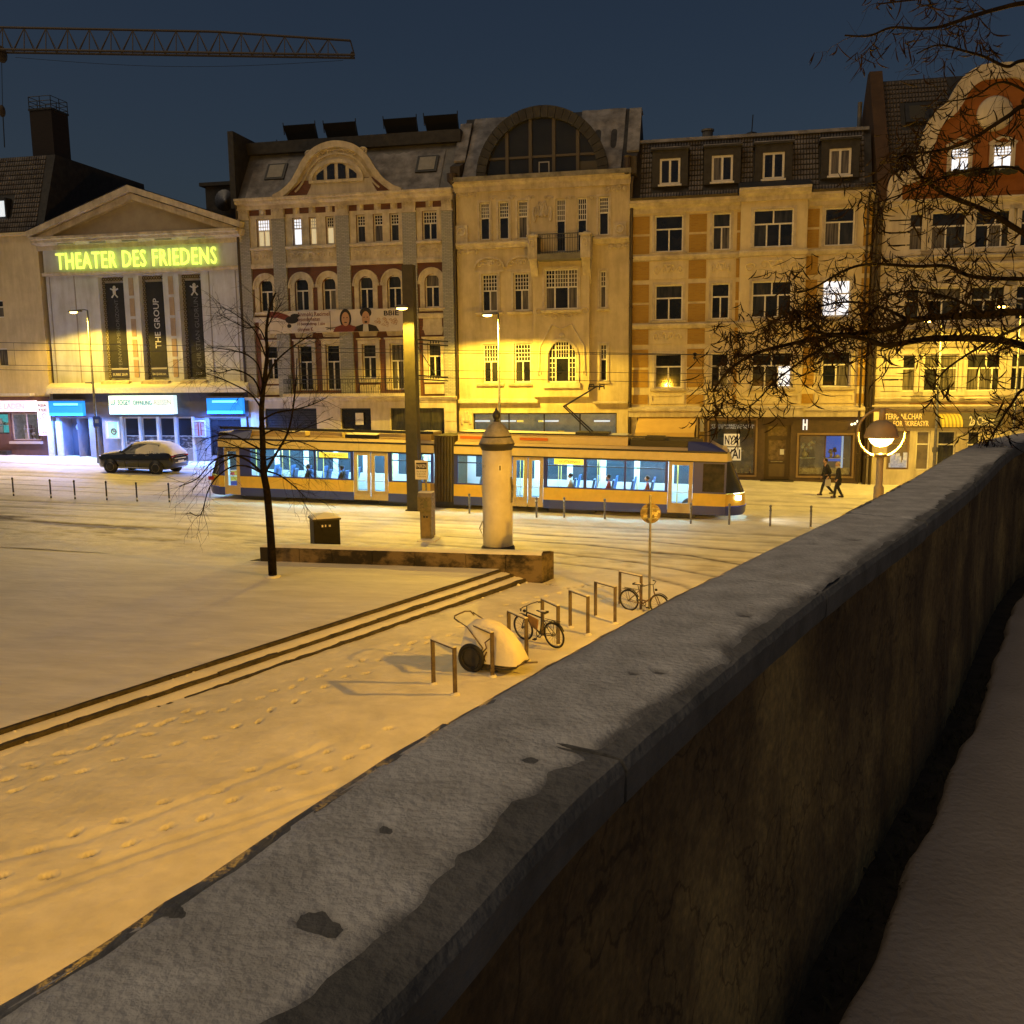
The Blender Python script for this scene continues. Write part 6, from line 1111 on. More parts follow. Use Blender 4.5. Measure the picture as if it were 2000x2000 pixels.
for a, c, k in drs:
    for i in range(k):
        p, q = a + (c - a) * i / k + .015, a + (c - a) * (i + 1) / k - .015; hol = (p + .16, q - .16, ZB + .45, Z4_ - .18); d = part(t, 'door', MB().sheet(p, q, ZB + .04, Z4_ + .02, y0 + .02, [hol], .05), TTAN); part(d, 'pane', MB().quad((hol[0], y0 + .05, hol[2]), (hol[1], y0 + .05, hol[2]), (hol[1], y0 + .05, hol[3]), (hol[0], y0 + .05, hol[3])), TG); part(d, 'door_bar', MB().box(hol[0], hol[1], y0 + .03, y0 + .06, hol[2] + .42, hol[2] + .48), emat('pale_blue_sheen', (.5, .75, .9), .35))
# interior
mb = MB()
for a, c in segs: mb.box(a, c, y0 + .07, y1 - .05, .36, .4)
part(t, 'floor', mb, mat('tram_floor', (.16, .17, .19), .7)); mb = MB()
for a, c in segs: mb.box(a, c, y0 + .07, y1 - .05, Z4_ + .02, Z4_ + .05)
part(t, 'ceiling', mb, TIN); mb = MB()
for a, c in segs:
    hol = [(x, x + 1.25, Z3_ + .05, Z4_ - .1) for x in np.arange(a + .4, c - 1.5, 1.5)]; mb.sheet(a, c, .4, Z4_, y1 - .06, hol, .03)
part(t, 'far_lining', mb, TIN); mb = MB()
for a, c in segs: mb.quad((c, y1 - .02, Z3_), (a, y1 - .02, Z3_), (a, y1 - .02, Z4_), (c, y1 - .02, Z4_))
part(t, 'far_window', mb, mat('far_glass', (.03, .05, .07), .1)); LMP = emat('tram_light', (.42, .78, 1.0), 62.); mb = MB()
for a, c in segs: mb.box(a + .5, c - .7, -.55, -.40, Z4_ - .02, Z4_ + .015).box(a + .5, c - .7, .40, .55, Z4_ - .02, Z4_ + .015)
part(t, 'ceiling_lamp', mb, LMP)
rr = random.Random(4); occ = 0
for a, c in segs:
    for x in np.arange(a + .9, c - 1.0, .82):
        if any(d[0] - .5 < x < d[1] + .4 for d in drs): continue
        for y in (-.85, .62):
            s = part(t, 'seat', MB().box(x - .2, x + .22, y - .22, y + .22, .78, .86).add([(x + .16, y - .22, .84), (x + .24, y - .22, .84), (x + .36, y - .2, 1.5), (x + .28, y - .2, 1.5), (x + .16, y + .22, .84), (x + .24, y + .22, .84), (x + .36, y + .2, 1.5), (x + .28, y + .2, 1.5)], ((0, 3, 2, 1), (4, 5, 6, 7), (0, 1, 5, 4), (2, 3, 7, 6), (1, 2, 6, 5), (3, 0, 4, 7))).box(x - .1, x + .1, y - .1, y + .1, .4, .78), SEATB)
    mb = MB()
    for x in np.arange(a + 1.1, c - .5, 1.7):
        for y in (-.4, .35): mb.tube([(x, y, .4), (x, y, Z4_)], .02, 6)
    part(t, 'grab_pole', mb, mat('grab_pole', (.75, .65, .15), .4))
    for d in drs:
        if a < d[0] < c: part(t, 'partition', MB().box(d[0] - .12, d[0] - .08, -1.1, -.5, .5, 1.9), mat('partition_glass', (.45, .62, .70), .4))
for x0, x1, yb in ((622, 678, 889), (1080, 1137, 902)): z = T((x0 + x1) / 2, yb)[1]; part(t, 'destination_display', MB().box(TX_(x0), TX_(x1), y0 + .04, y0 + .06, z - .12, z + .12), emat('display_yellow', (1., .80, .08), 1.1)); lettering(t, 'lettering', '1 HAUPTBAHNHOF', mat('display_text', (.25, .18, .02), .6), TX_((x0 + x1) / 2), z, y0 + .036, .13, (TX_(x1) - TX_(x0)) * .8, depth=0, bold=.01)
PSG = []
def passenger(col):
    p = proto('person', 'person sitting in the lit tram behind its side windows', 'person', 'passengers seated in the tram')
    J = [(0, 0, .90), (.06, 0, 1.12), (.05, 0, 1.32), (.03, 0, 1.46)]; V = list(J); E_ = [(0, 1), (1, 2), (2, 3)]; Rr = [(.15, .14), (.15, .11), (.16, .11), (.05, .05)]
    for s in (-1, 1):
        i = len(V); V += [(0, s * .1, .90), (-.42, s * .11, .92), (-.44, s * .11, .50)]; E_ += [(0, i), (i, i + 1), (i + 1, i + 2)]; Rr += [.09, .07, .05]; i = len(V); V += [(.04, s * .19, 1.34), (-.04, s * .23, 1.10), (-.26, s * .14, 1.02)]; E_ += [(2, i), (i, i + 1), (i + 1, i + 2)]; Rr += [.065, .055, .045]
    skin('body', V, E_, Rr, p, col); part(p, 'head', MB().sphere((.0, 0, 1.60), .095, .08, .115, 12, 8).sphere((-.095, 0, 1.585), .02, .015, .022, 6, 4), SKINM, True); part(p, 'hair', MB().sphere((.025, 0, 1.635), .10, .09, .10, 10, 7), mat('dark_hair', (.02, .016, .012), .8), True); return p
# ends
def nose(x0, s):
    lv = [(ZB, .78), (.3, .86), (Z1_, .88), (Z1_ + .02, .86), (Z2_, .80), (Z2_ + .03, .78), (1.7, .52), (Z4_, .20), (Z4_ + .02, .24), (Z5_, .10)]; n = 12; nm = {0: ('nose_skirt', TBLUE), 1: ('nose_skirt', TBLUE), 3: ('nose_panel', YEL), 5: ('windscreen', mat('windscreen', (.03, .034, .036), .06, (.055, .055, .05), 1.5)), 6: ('windscreen', None), 8: ('nose_roof', TTOP)}
    for k in (0, 3, 5, 8):
        rows = [lv[k], lv[k + 1]] if k not in (0, 5) else [lv[k], lv[k + 1], lv[k + 2]]; vs = []; fs = []
        for z, e in rows:
            for i in range(n + 1): q = -1 + 2 * i / n; vs.append((x0 + s * e * (1 - abs(q) ** 3.2), 1.2 * q, z))
        for j in range(len(rows) - 1):
            for i in range(n): fs.append((j * (n + 1) + i, j * (n + 1) + i + 1, (j + 1) * (n + 1) + i + 1, (j + 1) * (n + 1) + i))
        part(t, nm[k][0], MB().add(vs, fs), nm[k][1], True)
    mb = MB(); z, e = lv[-1]; mb.add([(x0 + s * e * (1 - abs(-1 + 2 * i / n) ** 3.2), 1.2 * (-1 + 2 * i / n), Z5_) for i in range(n + 1)] + [(x0 + s * -.7, .9, 3.2), (x0 + s * -.7, -.9, 3.2)], (tuple(range(n + 1)) + (n + 1, n + 2),)); mb.add([(x0 - s * .0, -1.2, Z5_), (x0 - s * 1.6, -1.2, Z5_), (x0 - s * 1.6, -.95, 3.22), (x0 - s * .7, -.9, 3.2)], ((0, 1, 2, 3),)); part(t, 'roof_fairing', mb, TBLUE)
    for y in (-.82, .82): part(t, 'headlight', MB().box(x0 + s * .52 - .12, x0 + s * .52 + .12, y - .22, y + .22, .86, 1.02), emat('headlight', (1., .96, .85), 6) if s > 0 else mat('tail_lamp', (.4, .02, .02), .4))
nose(xr, 1); nose(xl, -1)
hl = lamp('tram_headlight', 'SPOT', (0, 0, 0), 160, (1, .93, .8), spot_size=rad(110), spot_blend=1., shadow_soft_size=.1); hl.parent = t; hl.location = (xr + .95, -.5, .95); hl.rotation_euler = Vector((-1, .1, .16)).to_track_quat('Z', 'Y').to_euler()
mb = MB(); n = 13
for i in range(n): x = ja + (jb - ja) * (i + .5) / n; w = (jb - ja) / n * .42; mb.box(x - w, x + w, -1.14 - .05 * (i % 2), 1.14 + .05 * (i % 2), .3, 3.2)
part(t, 'bellows', mb, mat('bellows_rubber', (.055, .042, .02), .8, (.075, .058, .028), 3)); mb = MB()
for a, c in segs: mb.add([(a, y0, Z5_), (c, y0, Z5_), (c, -.95, 2.95), (a, -.95, 2.95), (a, .95, 2.95), (c, .95, 2.95), (c, y1, Z5_), (a, y1, Z5_)], ((0, 1, 2, 3), (3, 2, 5, 4), (4, 5, 6, 7)))
part(t, 'roof', mb, TCRM); mb = MB(); mb.box(jb + .1, xr - 4.1, -.9, .9, 2.96, 3.34); part(t, 'roof_equipment', mb, TCRM); part(t, 'roof_equipment', MB().box(xr - 4.0, xr - 1.0, -.86, .86, 2.96, 3.22).box(xr - 3.4, xr - 2.6, -.6, .6, 3.22, 3.34), TDK); x = TX_(990)
part(t, 'printed_stripe', MB().box(jb + .2, TX_(948), -.915, -.9, 3.08, 3.2), mat('stripe_orange', (.55, .14, .03), .5)); part(t, 'printed_stripe', MB().box(TX_(1010), TX_(1065), -.915, -.9, 3.08, 3.2), mat('stripe_orange', (.55, .14, .03), .5)); part(t, 'roof_snow', MB().prof(jb + .15, xr - 4.2, [(-.88, 3.345), (-.8, 3.38), (.8, 3.38), (.88, 3.345)]), SNOW)
for i, (a, c, z, m) in enumerate(((420, 470, 3.05, TDK), (480, 590, 3.18, TCRM), (600, 662, 3.22, TCRM), (668, 730, 3.12, TDK), (735, 800, 3.22, TCRM), (806, 836, 3.26, TTAN))): part(t, 'roof_equipment', MB().box(TX_(a), TX_(c), -.85, .85, 2.96, z).box(TX_(a) + .1, TX_(c) - .1, -.88, .88, 3.02, 3.06), m); part(t, 'roof_snow', MB().prof(TX_(a) + .03, TX_(c) - .03, [(-.8, z + .004), (-.74, z + .04), (.74, z + .04), (.8, z + .004)]), SNOW)
part(t, 'roof_rail', MB().box(xl, ja - .1, -1.0, -.96, 3.24, 3.36).box(jb + .1, xr - 1.2, -.95, -.91, 3.35, 3.40), TDK); mb = MB()
for a in (xl + 2.2, ja - 1.6, (ja + jb) / 2, jb + 5.2, xr - 2.2): mb.box(a - 1., a + 1., -1.05, 1.05, .04, .34)
part(t, 'bogie', mb, TDK); mb = MB()
for a in (xl + 2.2, ja - 1.6, jb + 5.2, xr - 2.2):
    for d in (-.7, .7):
        for y in (-.72, .72): mb.lathe([(.3, -.05), (.33, 0), (.33, .06)], 16, (a + d, y, .3), 'y')
part(t, 'wheel', mb, DARK)
def TP(px, py): u, z = F(px, py, -11.95); return (u - UC, 0, z - gz(u) + .2)
k0, kn, hd = TP(1160, 846), TP(1098, 793), TP(1170, 749); pm = MB()
for y in (-.45, .45): pm.tube([(k0[0], y * .9, 3.3), (kn[0], y * .6, kn[2])], .035, 6).tube([(kn[0], y * .6, kn[2]), (hd[0] - .2, y * .35, hd[2] - .12)], .025, 6)
pm.tube([(kn[0], -.3, kn[2]), (kn[0], .3, kn[2])], .03, 6); part(t, 'pantograph', pm, DARK); part(t, 'contact_strip', MB().tube([(hd[0], -.95, hd[2] - .25), (hd[0], -.8, hd[2] - .05), (hd[0], .8, hd[2] - .05), (hd[0], .95, hd[2] - .25)], .03, 6).tube([(hd[0] - .45, -.95, hd[2] - .25), (hd[0] - .45, -.8, hd[2] - .05), (hd[0] - .45, .8, hd[2] - .05), (hd[0] - .45, .95, hd[2] - .25)], .03, 6).box(hd[0] - .5, hd[0] + .05, -.3, .3, hd[2] - .16, hd[2] - .1), DARK); part(t, 'pantograph_base', MB().box(k0[0] - .8, k0[0] + .6, -.6, .6, 3.38, 3.46), TDK)

# ------------------------------------------------------------------ people built on a skeleton
def skin(name, verts, edges, radii, parent, m, sub=2):
    me = bpy.data.meshes.new(name); me.from_pydata(verts, edges, []); o = link(bpy.data.objects.new(name, me)); md = o.modifiers.new('s', 'SKIN'); o.modifiers.new('d', 'SUBSURF').levels = sub
    for v, r in zip(me.skin_vertices[0].data, radii): v.radius = r if isinstance(r, tuple) else (r, r)
    me.skin_vertices[0].data[0].use_root = True; bpy.context.view_layer.update(); new = bpy.data.meshes.new_from_object(o.evaluated_get(bpy.context.evaluated_depsgraph_get())); bpy.data.objects.remove(o); bpy.data.meshes.remove(me)
    new.polygons.foreach_set('use_smooth', [True] * len(new.polygons)); new.materials.clear(); new.materials.append(m); q = link(bpy.data.objects.new(name, new), parent); BASE[q.name] = (0, 0, 0); return q
SKINM = mat('skin', (.45, .27, .19), .6); CLOTH_B = mat('black_cloth', (.012, .012, .014), .85, (.022, .022, .025), 14, .3, 60); JEANS = mat('dark_trousers', (.018, .019, .026), .85, (.028, .028, .036), 20)
def person(label, J, hair, coat_len=0., bag=None, woman=False):
    """J: joint places; x is the walking direction"""
    p = proto('person', label, 'person', 'two people walking past the shops'); w = .92 if woman else 1.
    V = [J['pel'], J['waist'], J['chest'], J['neck'], J['head']]; E_ = [(0, 1), (1, 2), (2, 3), (3, 4)]; Rr = [(.15 * w, .12), (.13 * w, .105), (.16 * w, .115), (.055, .055), (.06, .065)]
    for s in ('l', 'r'):
        i = len(V); V += [J['hip' + s], J['kn' + s], J['an' + s], J['to' + s]]; E_ += [(0, i), (i, i + 1), (i + 1, i + 2), (i + 2, i + 3)]; Rr += [.085, .058, .042, .035]
        i = len(V); V += [J['sh' + s], J['el' + s], J['wr' + s]]; E_ += [(2, i), (i, i + 1), (i + 1, i + 2)]; Rr += [.06, .045, .034]
    skin('body', V, E_, Rr, p, SKINM)
    T_ = [J['pel']]; E_ = []; Rr = [(.155 * w, .13)]
    for s in ('l', 'r'): i = len(T_); T_ += [J['hip' + s], J['kn' + s], J['an' + s]]; E_ += [(0, i), (i, i + 1), (i + 1, i + 2)]; Rr += [.105, .078, .06]
    skin('trousers', T_, E_, Rr, p, JEANS)
    c = [J['chest'], J['waist'], J['pel'], J['neck']]; E_ = [(0, 1), (1, 2), (0, 3)]; Rr = [(.19 * w, .14), (.17 * w, .14), (.185 * w, .155), (.085, .085)]
    if coat_len: c.append((J['pel'][0] + .0, J['pel'][1], J['pel'][2] - coat_len)); E_.append((2, 4)); Rr.append((.20, .17))
    for s in ('l', 'r'): i = len(c); c += [J['sh' + s], J['el' + s], J['wr' + s]]; E_ += [(0, i), (i, i + 1), (i + 1, i + 2)]; Rr += [.085, .066, .052]
    skin('coat', c, E_, Rr, p, CLOTH_B)
    h = Vector(J['head']); hd = MB().sphere((h.x + .01, h.y, h.z + .02), .095, .078, .118, 14, 10); hd.sphere((h.x + .10, h.y, h.z - .005), .022, .016, .026, 6, 5)
    for s in (-1, 1): hd.sphere((h.x - .005, h.y + s * .08, h.z), .025, .012, .034, 6, 5)
    part(p, 'head', hd, SKINM, True); f = MB()
    for s in (-1, 1): f.sphere((h.x + .088, h.y + s * .032, h.z + .028), .012, .014, .009, 6, 4)
    f.sphere((h.x + .09, h.y, h.z - .05), .01, .028, .009, 6, 4); part(p, 'face_features', f, DARK, True)
    part(p, 'hair' if woman else 'cap', MB().sphere((h.x - .022, h.y, h.z + .045), .105, .092, .11, 12, 8), hair, True)
    if woman: part(p, 'scarf', MB().torus(.085, .04, tuple(Vector(J['neck']) + Vector((.01, 0, .01))), 'z', 14, 7), mat('pale_scarf', (.5, .46, .42), .9), True)
    for s in ('l', 'r'):
        w_ = Vector(J['wr' + s]); d = (w_ - Vector(J['el' + s])).normalized(); mb = MB().tube([w_ - d * .02, w_ + d * .05, w_ + d * .09], .034, 6, .03)
        for k in range(4): o = Vector((.02 * (k - 1.5), 0, 0)); a = w_ + d * .085 + o; L = (.05, .06, .065, .05)[k]; mb.tube([a, a + d * L * .5, a + d * L + Vector((0, .02 if s == 'l' else -.02, 0))], .0095, 5)
        a = w_ + d * .04 + Vector((.035, 0, 0)); mb.tube([a, a + d * .03 + Vector((.02, 0, 0)), a + d * .06 + Vector((.022, 0, 0))], .010, 5); part(p, 'hand', mb, SKINM, True)
        an = Vector(J['an' + s]); to = Vector(J['to' + s]); dd = (to - an); dd.z = 0; dd.normalize(); part(p, 'boot', MB().tube([an + Vector((0, 0, .06)), an + Vector((0, 0, -.02)), an + Vector((0, 0, -.05))], .06, 8).tube([an + Vector((0, 0, -.045)) - dd * .07, an + Vector((0, 0, -.045)) + dd * .06, an + Vector((0, 0, -.05)) + dd * .17], .05, 8, .035), DARK, True)
    return p
JM = dict(pel=(0, 0, .95), waist=(.01, 0, 1.12), chest=(.03, 0, 1.36), neck=(.05, 0, 1.53), head=(.09, 0, 1.66), hipl=(0, .09, .90), knl=(.2, .09, .50), anl=(.30, .09, .09), tol=(.46, .09, .05), hipr=(0, -.09, .90), knr=(-.04, -.09, .50), anr=(-.36, -.09, .13), tor=(-.24, -.09, .05), shl=(.03, .19, 1.43), ell=(-.10, .24, 1.16), wrl=(.0, .24, .93), shr=(.03, -.19, 1.43), elr=(.06, -.25, 1.15), wrr=(.14, -.26, .90))
JW = dict(pel=(0, 0, .92), waist=(0, 0, 1.07), chest=(.01, 0, 1.29), neck=(.03, 0, 1.46), head=(.06, 0, 1.58), hipl=(0, .08, .87), knl=(.12, .08, .48), anl=(.16, .08, .09), tol=(.30, .08, .05), hipr=(0, -.08, .87), knr=(.0, -.08, .48), anr=(-.2, -.08, .10), tor=(-.08, -.08, .05), shl=(.01, .165, 1.36), ell=(-.05, .20, 1.10), wrl=(.06, .18, .90), shr=(.01, -.165, 1.36), elr=(-.04, -.20, 1.10), wrr=(.06, -.18, .90))
u, v = G(1613, 967); p1 = person('person in a black jacket and cap striding past the shops with a pale bag', JM, mat('dark_hair', (.02, .016, .012), .8)); place(p1, s2w(u, v, gz(u) + .0), rad(180) - ANG + rad(14)); pl = s2w(u, v, gz(u))
q = proto('shopping_bag', 'pale shopping bag hanging from the hand of the walker in the jacket', 'bag'); a = rad(180) - ANG + rad(14); loc = pl + Vector((.14 * math.cos(a) - .26 * -1 * 0 - .0, .14 * math.sin(a), 0)) + Vector((.30 * -math.sin(a) * -0, 0, 0)); loc = pl + Vector((.12 * math.cos(a) - .27 * math.sin(a), .12 * math.sin(a) + .27 * math.cos(a), 0)); loc = pl + Matrix.Rotation(a, 3, 'Z') @ Vector((.02, .25, 0)); place(q, loc, a)
part(q, 'bag', MB().add([(-.14, -.05, .48), (.14, -.05, .48), (.14, .05, .48), (-.14, .05, .48), (-.12, -.03, .80), (.12, -.03, .80), (.12, .03, .80), (-.12, .03, .80)], ((0, 3, 2, 1), (4, 5, 6, 7), (0, 1, 5, 4), (1, 2, 6, 5), (2, 3, 7, 6), (3, 0, 4, 7))), mat('bag_plastic', (.55, .54, .52), .6)); part(q, 'bag_handle', MB().tube([(-.08, 0, .8), (-.03, 0, .9), (.03, 0, .9), (.08, 0, .8)], .008, 5), WHITE)
u, v = G(1636, 972); p2 = person('person in a long black coat with fair hair beside the jacketed walker', JW, mat('fair_hair', (.45, .34, .22), .8), .36, woman=True); place(p2, s2w(u, v, gz(u)), rad(180) - ANG - rad(4))

bpy.context.view_layer.update(); pr = [passenger(m) for m in (CLOTH_B, mat('red_coat', (.25, .03, .03), .85), mat('beige_coat', (.42, .34, .24), .85))]; sx = [o for o in t.children if o.name.startswith('seat') and not o.name.startswith('seat_')]
rr = random.Random(9); rr.shuffle(sx); k = 0
for s in sx:
    vs3 = s.data.vertices; x = sum(v.co.x for v in vs3) / len(vs3); y = sum(v.co.y for v in vs3) / len(vs3)
    wi = [i for i, w in enumerate(wns) if w[0] + .15 < x < w[1] - .3]
    if y > 0 or not wi or wi[0] in PSG: continue
    PSG.append(wi[0]); p = pr[k] if k < 3 else copy_tree(pr[k % 3]); p['label'] = 'passenger in a %s coat at the %s tram side window from its tail' % (('black', 'red', 'beige')[k % 3], ('first', 'second', 'third', 'fourth', 'fifth', 'sixth', 'seventh')[wi[0]]); p.location = t.matrix_world @ Vector((x - .02, y, 0)); p.rotation_euler = t.rotation_euler; k += 1
# ------------------------------------------------------------------ parked car
c = proto('parked_car', 'black car dusted with snow parked in front of the theatre', 'car'); u, v = G(262, 925); place(c, s2w(u, v + .92, gz(u) - .01), -ANG - rad(1), 1.0, 0, math.atan(.0224))
ST = [(-2.32, .40, .74, .76, .62, .55), (-2.25, .28, .92, .94, .80, .7), (-2.0, .26, 1.00, 1.04, .88, .74), (-1.5, .26, 1.05, 1.12, .92, .74), (-1.15, .26, 1.08, 1.17, .93, .72), (-.85, .26, 1.10, 1.23, .94, .70), (-.25, .26, 1.12, 1.60, .94, .62), (.3, .26, 1.14, 1.71, .94, .62), (.9, .26, 1.17, 1.72, .94, .62), (1.5, .26, 1.20, 1.66, .93, .62), (1.9, .28, 1.22, 1.52, .91, .62), (2.17, .34, 1.18, 1.28, .87, .64), (2.30, .40, 1.0, 1.06, .80, .66), (2.34, .46, .74, .78, .76, .66)]
def sec_(s, k=1., dz=0.):
    x, zb, zm, zt, w, wr = s; h = [(w * .86, zb), (w * .98, zb + .12), (w, (zb + zm) / 2), (w * .985, zm - .06), (w * .95, zm), (wr + .03, zt - .05), (wr * .86, zt), (wr * .4, zt + .015)]
    return [(x, -y * k, z + dz) for y, z in h] + [(x, y * k, z + dz) for y, z in h[::-1]]
vs = []; fs = []
for s in ST: vs += sec_(s)
n = 16
for i in range(len(ST) - 1):
    for j in range(n): fs.append((n * i + j, n * i + (j + 1) % n, n * i + n + (j + 1) % n, n * i + n + j))
fs += [tuple(range(n - 1, -1, -1)), tuple(range(n * (len(ST) - 1), n * len(ST)))]; CARB = mat('car_black', (.010, .010, .013), .22, coat=.8)
part(c, 'body', MB().add(vs, fs), CARB, True)
def lerp_st(x):
    for a, b_ in zip(ST[:-1], ST[1:]):
        if a[0] <= x <= b_[0]: t_ = (x - a[0]) / (b_[0] - a[0]); return tuple(p + (q - p) * t_ for p, q in zip(a, b_))
def side_pt(x, f, s, o=.012):
    S_ = lerp_st(x); y0_, z0_, y1_, z1_ = S_[4] * .95, S_[2], S_[5] + .03, S_[3] - .05; return (x, s * (y0_ + (y1_ - y0_) * f + o), z0_ + (z1_ - z0_) * f)
GLS = mat('car_glass', (.012, .014, .018), .05)
for s in (-1, 1):
    for pts in ([(-.62, .10), (.28, .08), (.28, .93), (-.12, .92), (-.36, .62)], [(.36, .08), (1.05, .08), (1.05, .90), (.36, .94)], [(1.13, .1), (1.6, .12), (1.45, .75), (1.13, .88)]):
        part(c, 'side_window', MB().add([side_pt(x, f, s) for x, f in pts], (tuple(range(len(pts))),)), GLS)
    part(c, 'mirror', MB().sphere((-.68, s * 1.0, 1.2), .08, .12, .075, 8, 6), CARB, True); part(c, 'door_handle', MB().box(.05, .22, s * .955 - .01, s * .955 + .01, 1.0, 1.03).box(.8, .97, s * .955 - .01, s * .955 + .01, 1.02, 1.05), STEEL); part(c, 'sill_trim', MB().box(-.95, .95, s * .945 - .012, s * .945 + .012, .32, .36), mat('sill_chrome', (.5, .5, .5), .3, metal=.8)); part(c, 'headlight', MB().sphere((-2.18, s * .64, .84), .12, .16, .07, 8, 6), mat('lamp_glass', (.2, .2, .22), .1), True); part(c, 'tail_light', MB().box(2.2, 2.31, s * .6 - .2, s * .6 + .2, .96, 1.06), mat('tail_red', (.25, .01, .01), .2)); part(c, 'door_seam', MB().tube([side_pt(.32, .0, s, .004), (.32, s * .945, .7), (.3, s * .93, .35)], .008, 4).tube([side_pt(-.5, .0, s, .004), (-.52, s * .945, .7), (-.5, s * .93, .35)], .008, 4), BLACK)
    for x in (-1.42, 1.40):
        part(c, 'wheel_arch', MB().lathe([(.405, -.06), (.425, 0), (.40, .012)], 22, (x, s * .935, .37), 'y', 0, 2 * math.pi), BLACK, True); w = part(c, 'wheel', MB().lathe([(.22, -.10 * s), (.345, -.10 * s), (.365, -.05 * s), (.365, .05 * s), (.345, .10 * s), (.25, .105 * s), (.24, .06 * s)], 26, (x, s * .87, .365), 'y'), mat('tyre', (.012, .012, .012), .85), True)
        rim = MB().lathe([(.245, .0), (.25, .02 * s), (.225, .035 * s), (.215, .0)], 22, (x, s * .965, .365), 'y')
        for k in range(5):
            a = k * 2 * math.pi / 5 + .3
            for d in (-.12, .12): rim.tube([(x, s * .975, .365), (x + .225 * math.cos(a + d), s * .972, .365 + .225 * math.sin(a + d))], .02, 5)
        rim.lathe([(.0, .02), (.05, .02), (.055, 0)], 10, (x, s * .975, .365), 'y'); part(w, 'rim', rim, mat('alloy', (.50, .46, .38), .4))
wsc = [(-.64, .66, 1.135), (-.07, .55, 1.515)]; part(c, 'windscreen', MB().add([(-.82, -.66, 1.255), (-.82, .66, 1.255), (-.27, .55, 1.615), (-.27, -.55, 1.615)], ((0, 1, 2, 3),)), GLS); part(c, 'bumper_strip', MB().tube([(2.26, -.72, .66), (2.36, -.4, .66), (2.36, .4, .66), (2.26, .72, .66)], .03, 6).tube([(2.27, -.72, .86), (2.34, -.4, .88), (2.34, .4, .88), (2.27, .72, .86)], .025, 6), SNOW); part(c, 'number_plate', MB().box(2.345, 2.36, -.26, .26, .66, .77), WHITE); part(c, 'grille', MB().box(-2.345, -2.30, -.5, .5, .45, .62), BLACK)
def snowcap(name, x0, x1, j0, k, nx=24, seed=1, lo=.0):
    """snow lying on the upper body between two stations"""
    vs = []; fs = []; rng_ = random.Random(seed)
    for i in range(nx + 1):
        x = x0 + (x1 - x0) * i / nx; S_ = lerp_st(x); h = [(S_[4] * .95, S_[2]), (S_[5] + .03, S_[3] - .05), (S_[5] * .86, S_[3]), (S_[5] * .4, S_[3] + .015)][j0:]; h = [h[0]] + h; e = .8 + .2 * rng_.random(); row = []
        for m_, (y, z) in enumerate(h): o = 0 if m_ == 0 else k * e * (1 if 0 < i < nx else .2); row.append((y + (o * .4 if m_ else .004), z + o - (.012 if m_ == 0 else 0)))
        vs += [(x, -y, z) for y, z in row] + [(x, y, z) for y, z in row[::-1]]
    w = len(vs) // (nx + 1)
    for i in range(nx):
        for j in range(w - 1): fs.append((w * i + j, w * i + j + 1, w * i + w + j + 1, w * i + w + j))
    part(c, name, MB().add(vs, fs), SNOW, True)
snowcap('roof_snow', -.2, 1.5, 1, .06); snowcap('bonnet_snow', -2.2, -.9, 1, .025); snowcap('rear_snow', 1.5, 2.31, 0, .035)
for s in (-1, 1):
    vs = []; fs = []; rng_ = random.Random(8)
    for i in range(25):
        x = .12 + 1.55 * i / 24; top_ = min(.95, .45 + .5 * i / 10) if i < 21 else .8; lo_ = rng_.uniform(-.09, .0)
        a = side_pt(x, top_, s, .02); m_ = side_pt(x, top_ * .45, s, .03); b_ = list(side_pt(x, .0, s, .028)); b_[2] += lo_; vs += [a, m_, tuple(b_)]
    for i in range(24):
        for j in range(2): fs.append((3 * i + j, 3 * i + j + 1, 3 * i + 4 + j, 3 * i + 3 + j))
    part(c, 'window_snow', MB().add(vs, fs), SNOW, True)

# ------------------------------------------------------------------ bicycle stands, bicycles and trailer
sp_ = [((846, 1335), (890, 1357)), ((925, 1302), (962, 1322)), ((992, 1270), (1031, 1291)), ((1058, 1243), (1092, 1262)), ((1113, 1224), (1149, 1240)), ((1165, 1205), (1199, 1217)), ((1213, 1182), (1249, 1192))]
lab = ('empty bicycle stand nearest the viewer, casting a long shadow left of the trailer', 'bicycle stand in front of the trailer wheel', 'bicycle stand between the trailer and the dark bicycle', 'bicycle stand that the dark bicycle leans on', 'empty bicycle stand just beyond the dark bicycle', 'second empty bicycle stand beyond the dark bicycle', 'farthest bicycle stand, beside the small bicycle')
st0 = proto('bicycle_stand', lab[0], 'bicycle stand', 'bicycle stands in the snowy yard'); mb = MB(); RST = mat('stand_steel', (.16, .13, .10), .5, (.09, .07, .055), 6, metal=.5)
for s in (-1, 1): part(st0, 'post', MB().box(s * .36 - .012, s * .36 + .012, -.04, .04, -.3, .845), RST); part(st0, 'foot_snow', MB().sphere((s * .36, 0, .0), .09, .09, .035, 10, 6), SNOW, True)
part(st0, 'top_bar', MB().box(-.372, .372, -.04, .04, .847, .872), RST); part(st0, 'snow_cap', MB().prof(-.37, .37, [(-.036, .8725), (-.028, .892), (.028, .892), (.036, .8725)]), SNOW)
for i, (a, e) in enumerate(sp_):
    o = st0 if i == 0 else copy_tree(st0, lab[i]); pa, pe = s2w(*G(*a)), s2w(*G(*e)); m_ = (pa + pe) / 2; u, v = w2s(m_.x, m_.y); place(o, (m_.x, m_.y, float(gz(u) + bumpy(np.array(u), np.array(v)))), math.atan2(pe.y - pa.y, pe.x - pa.x))
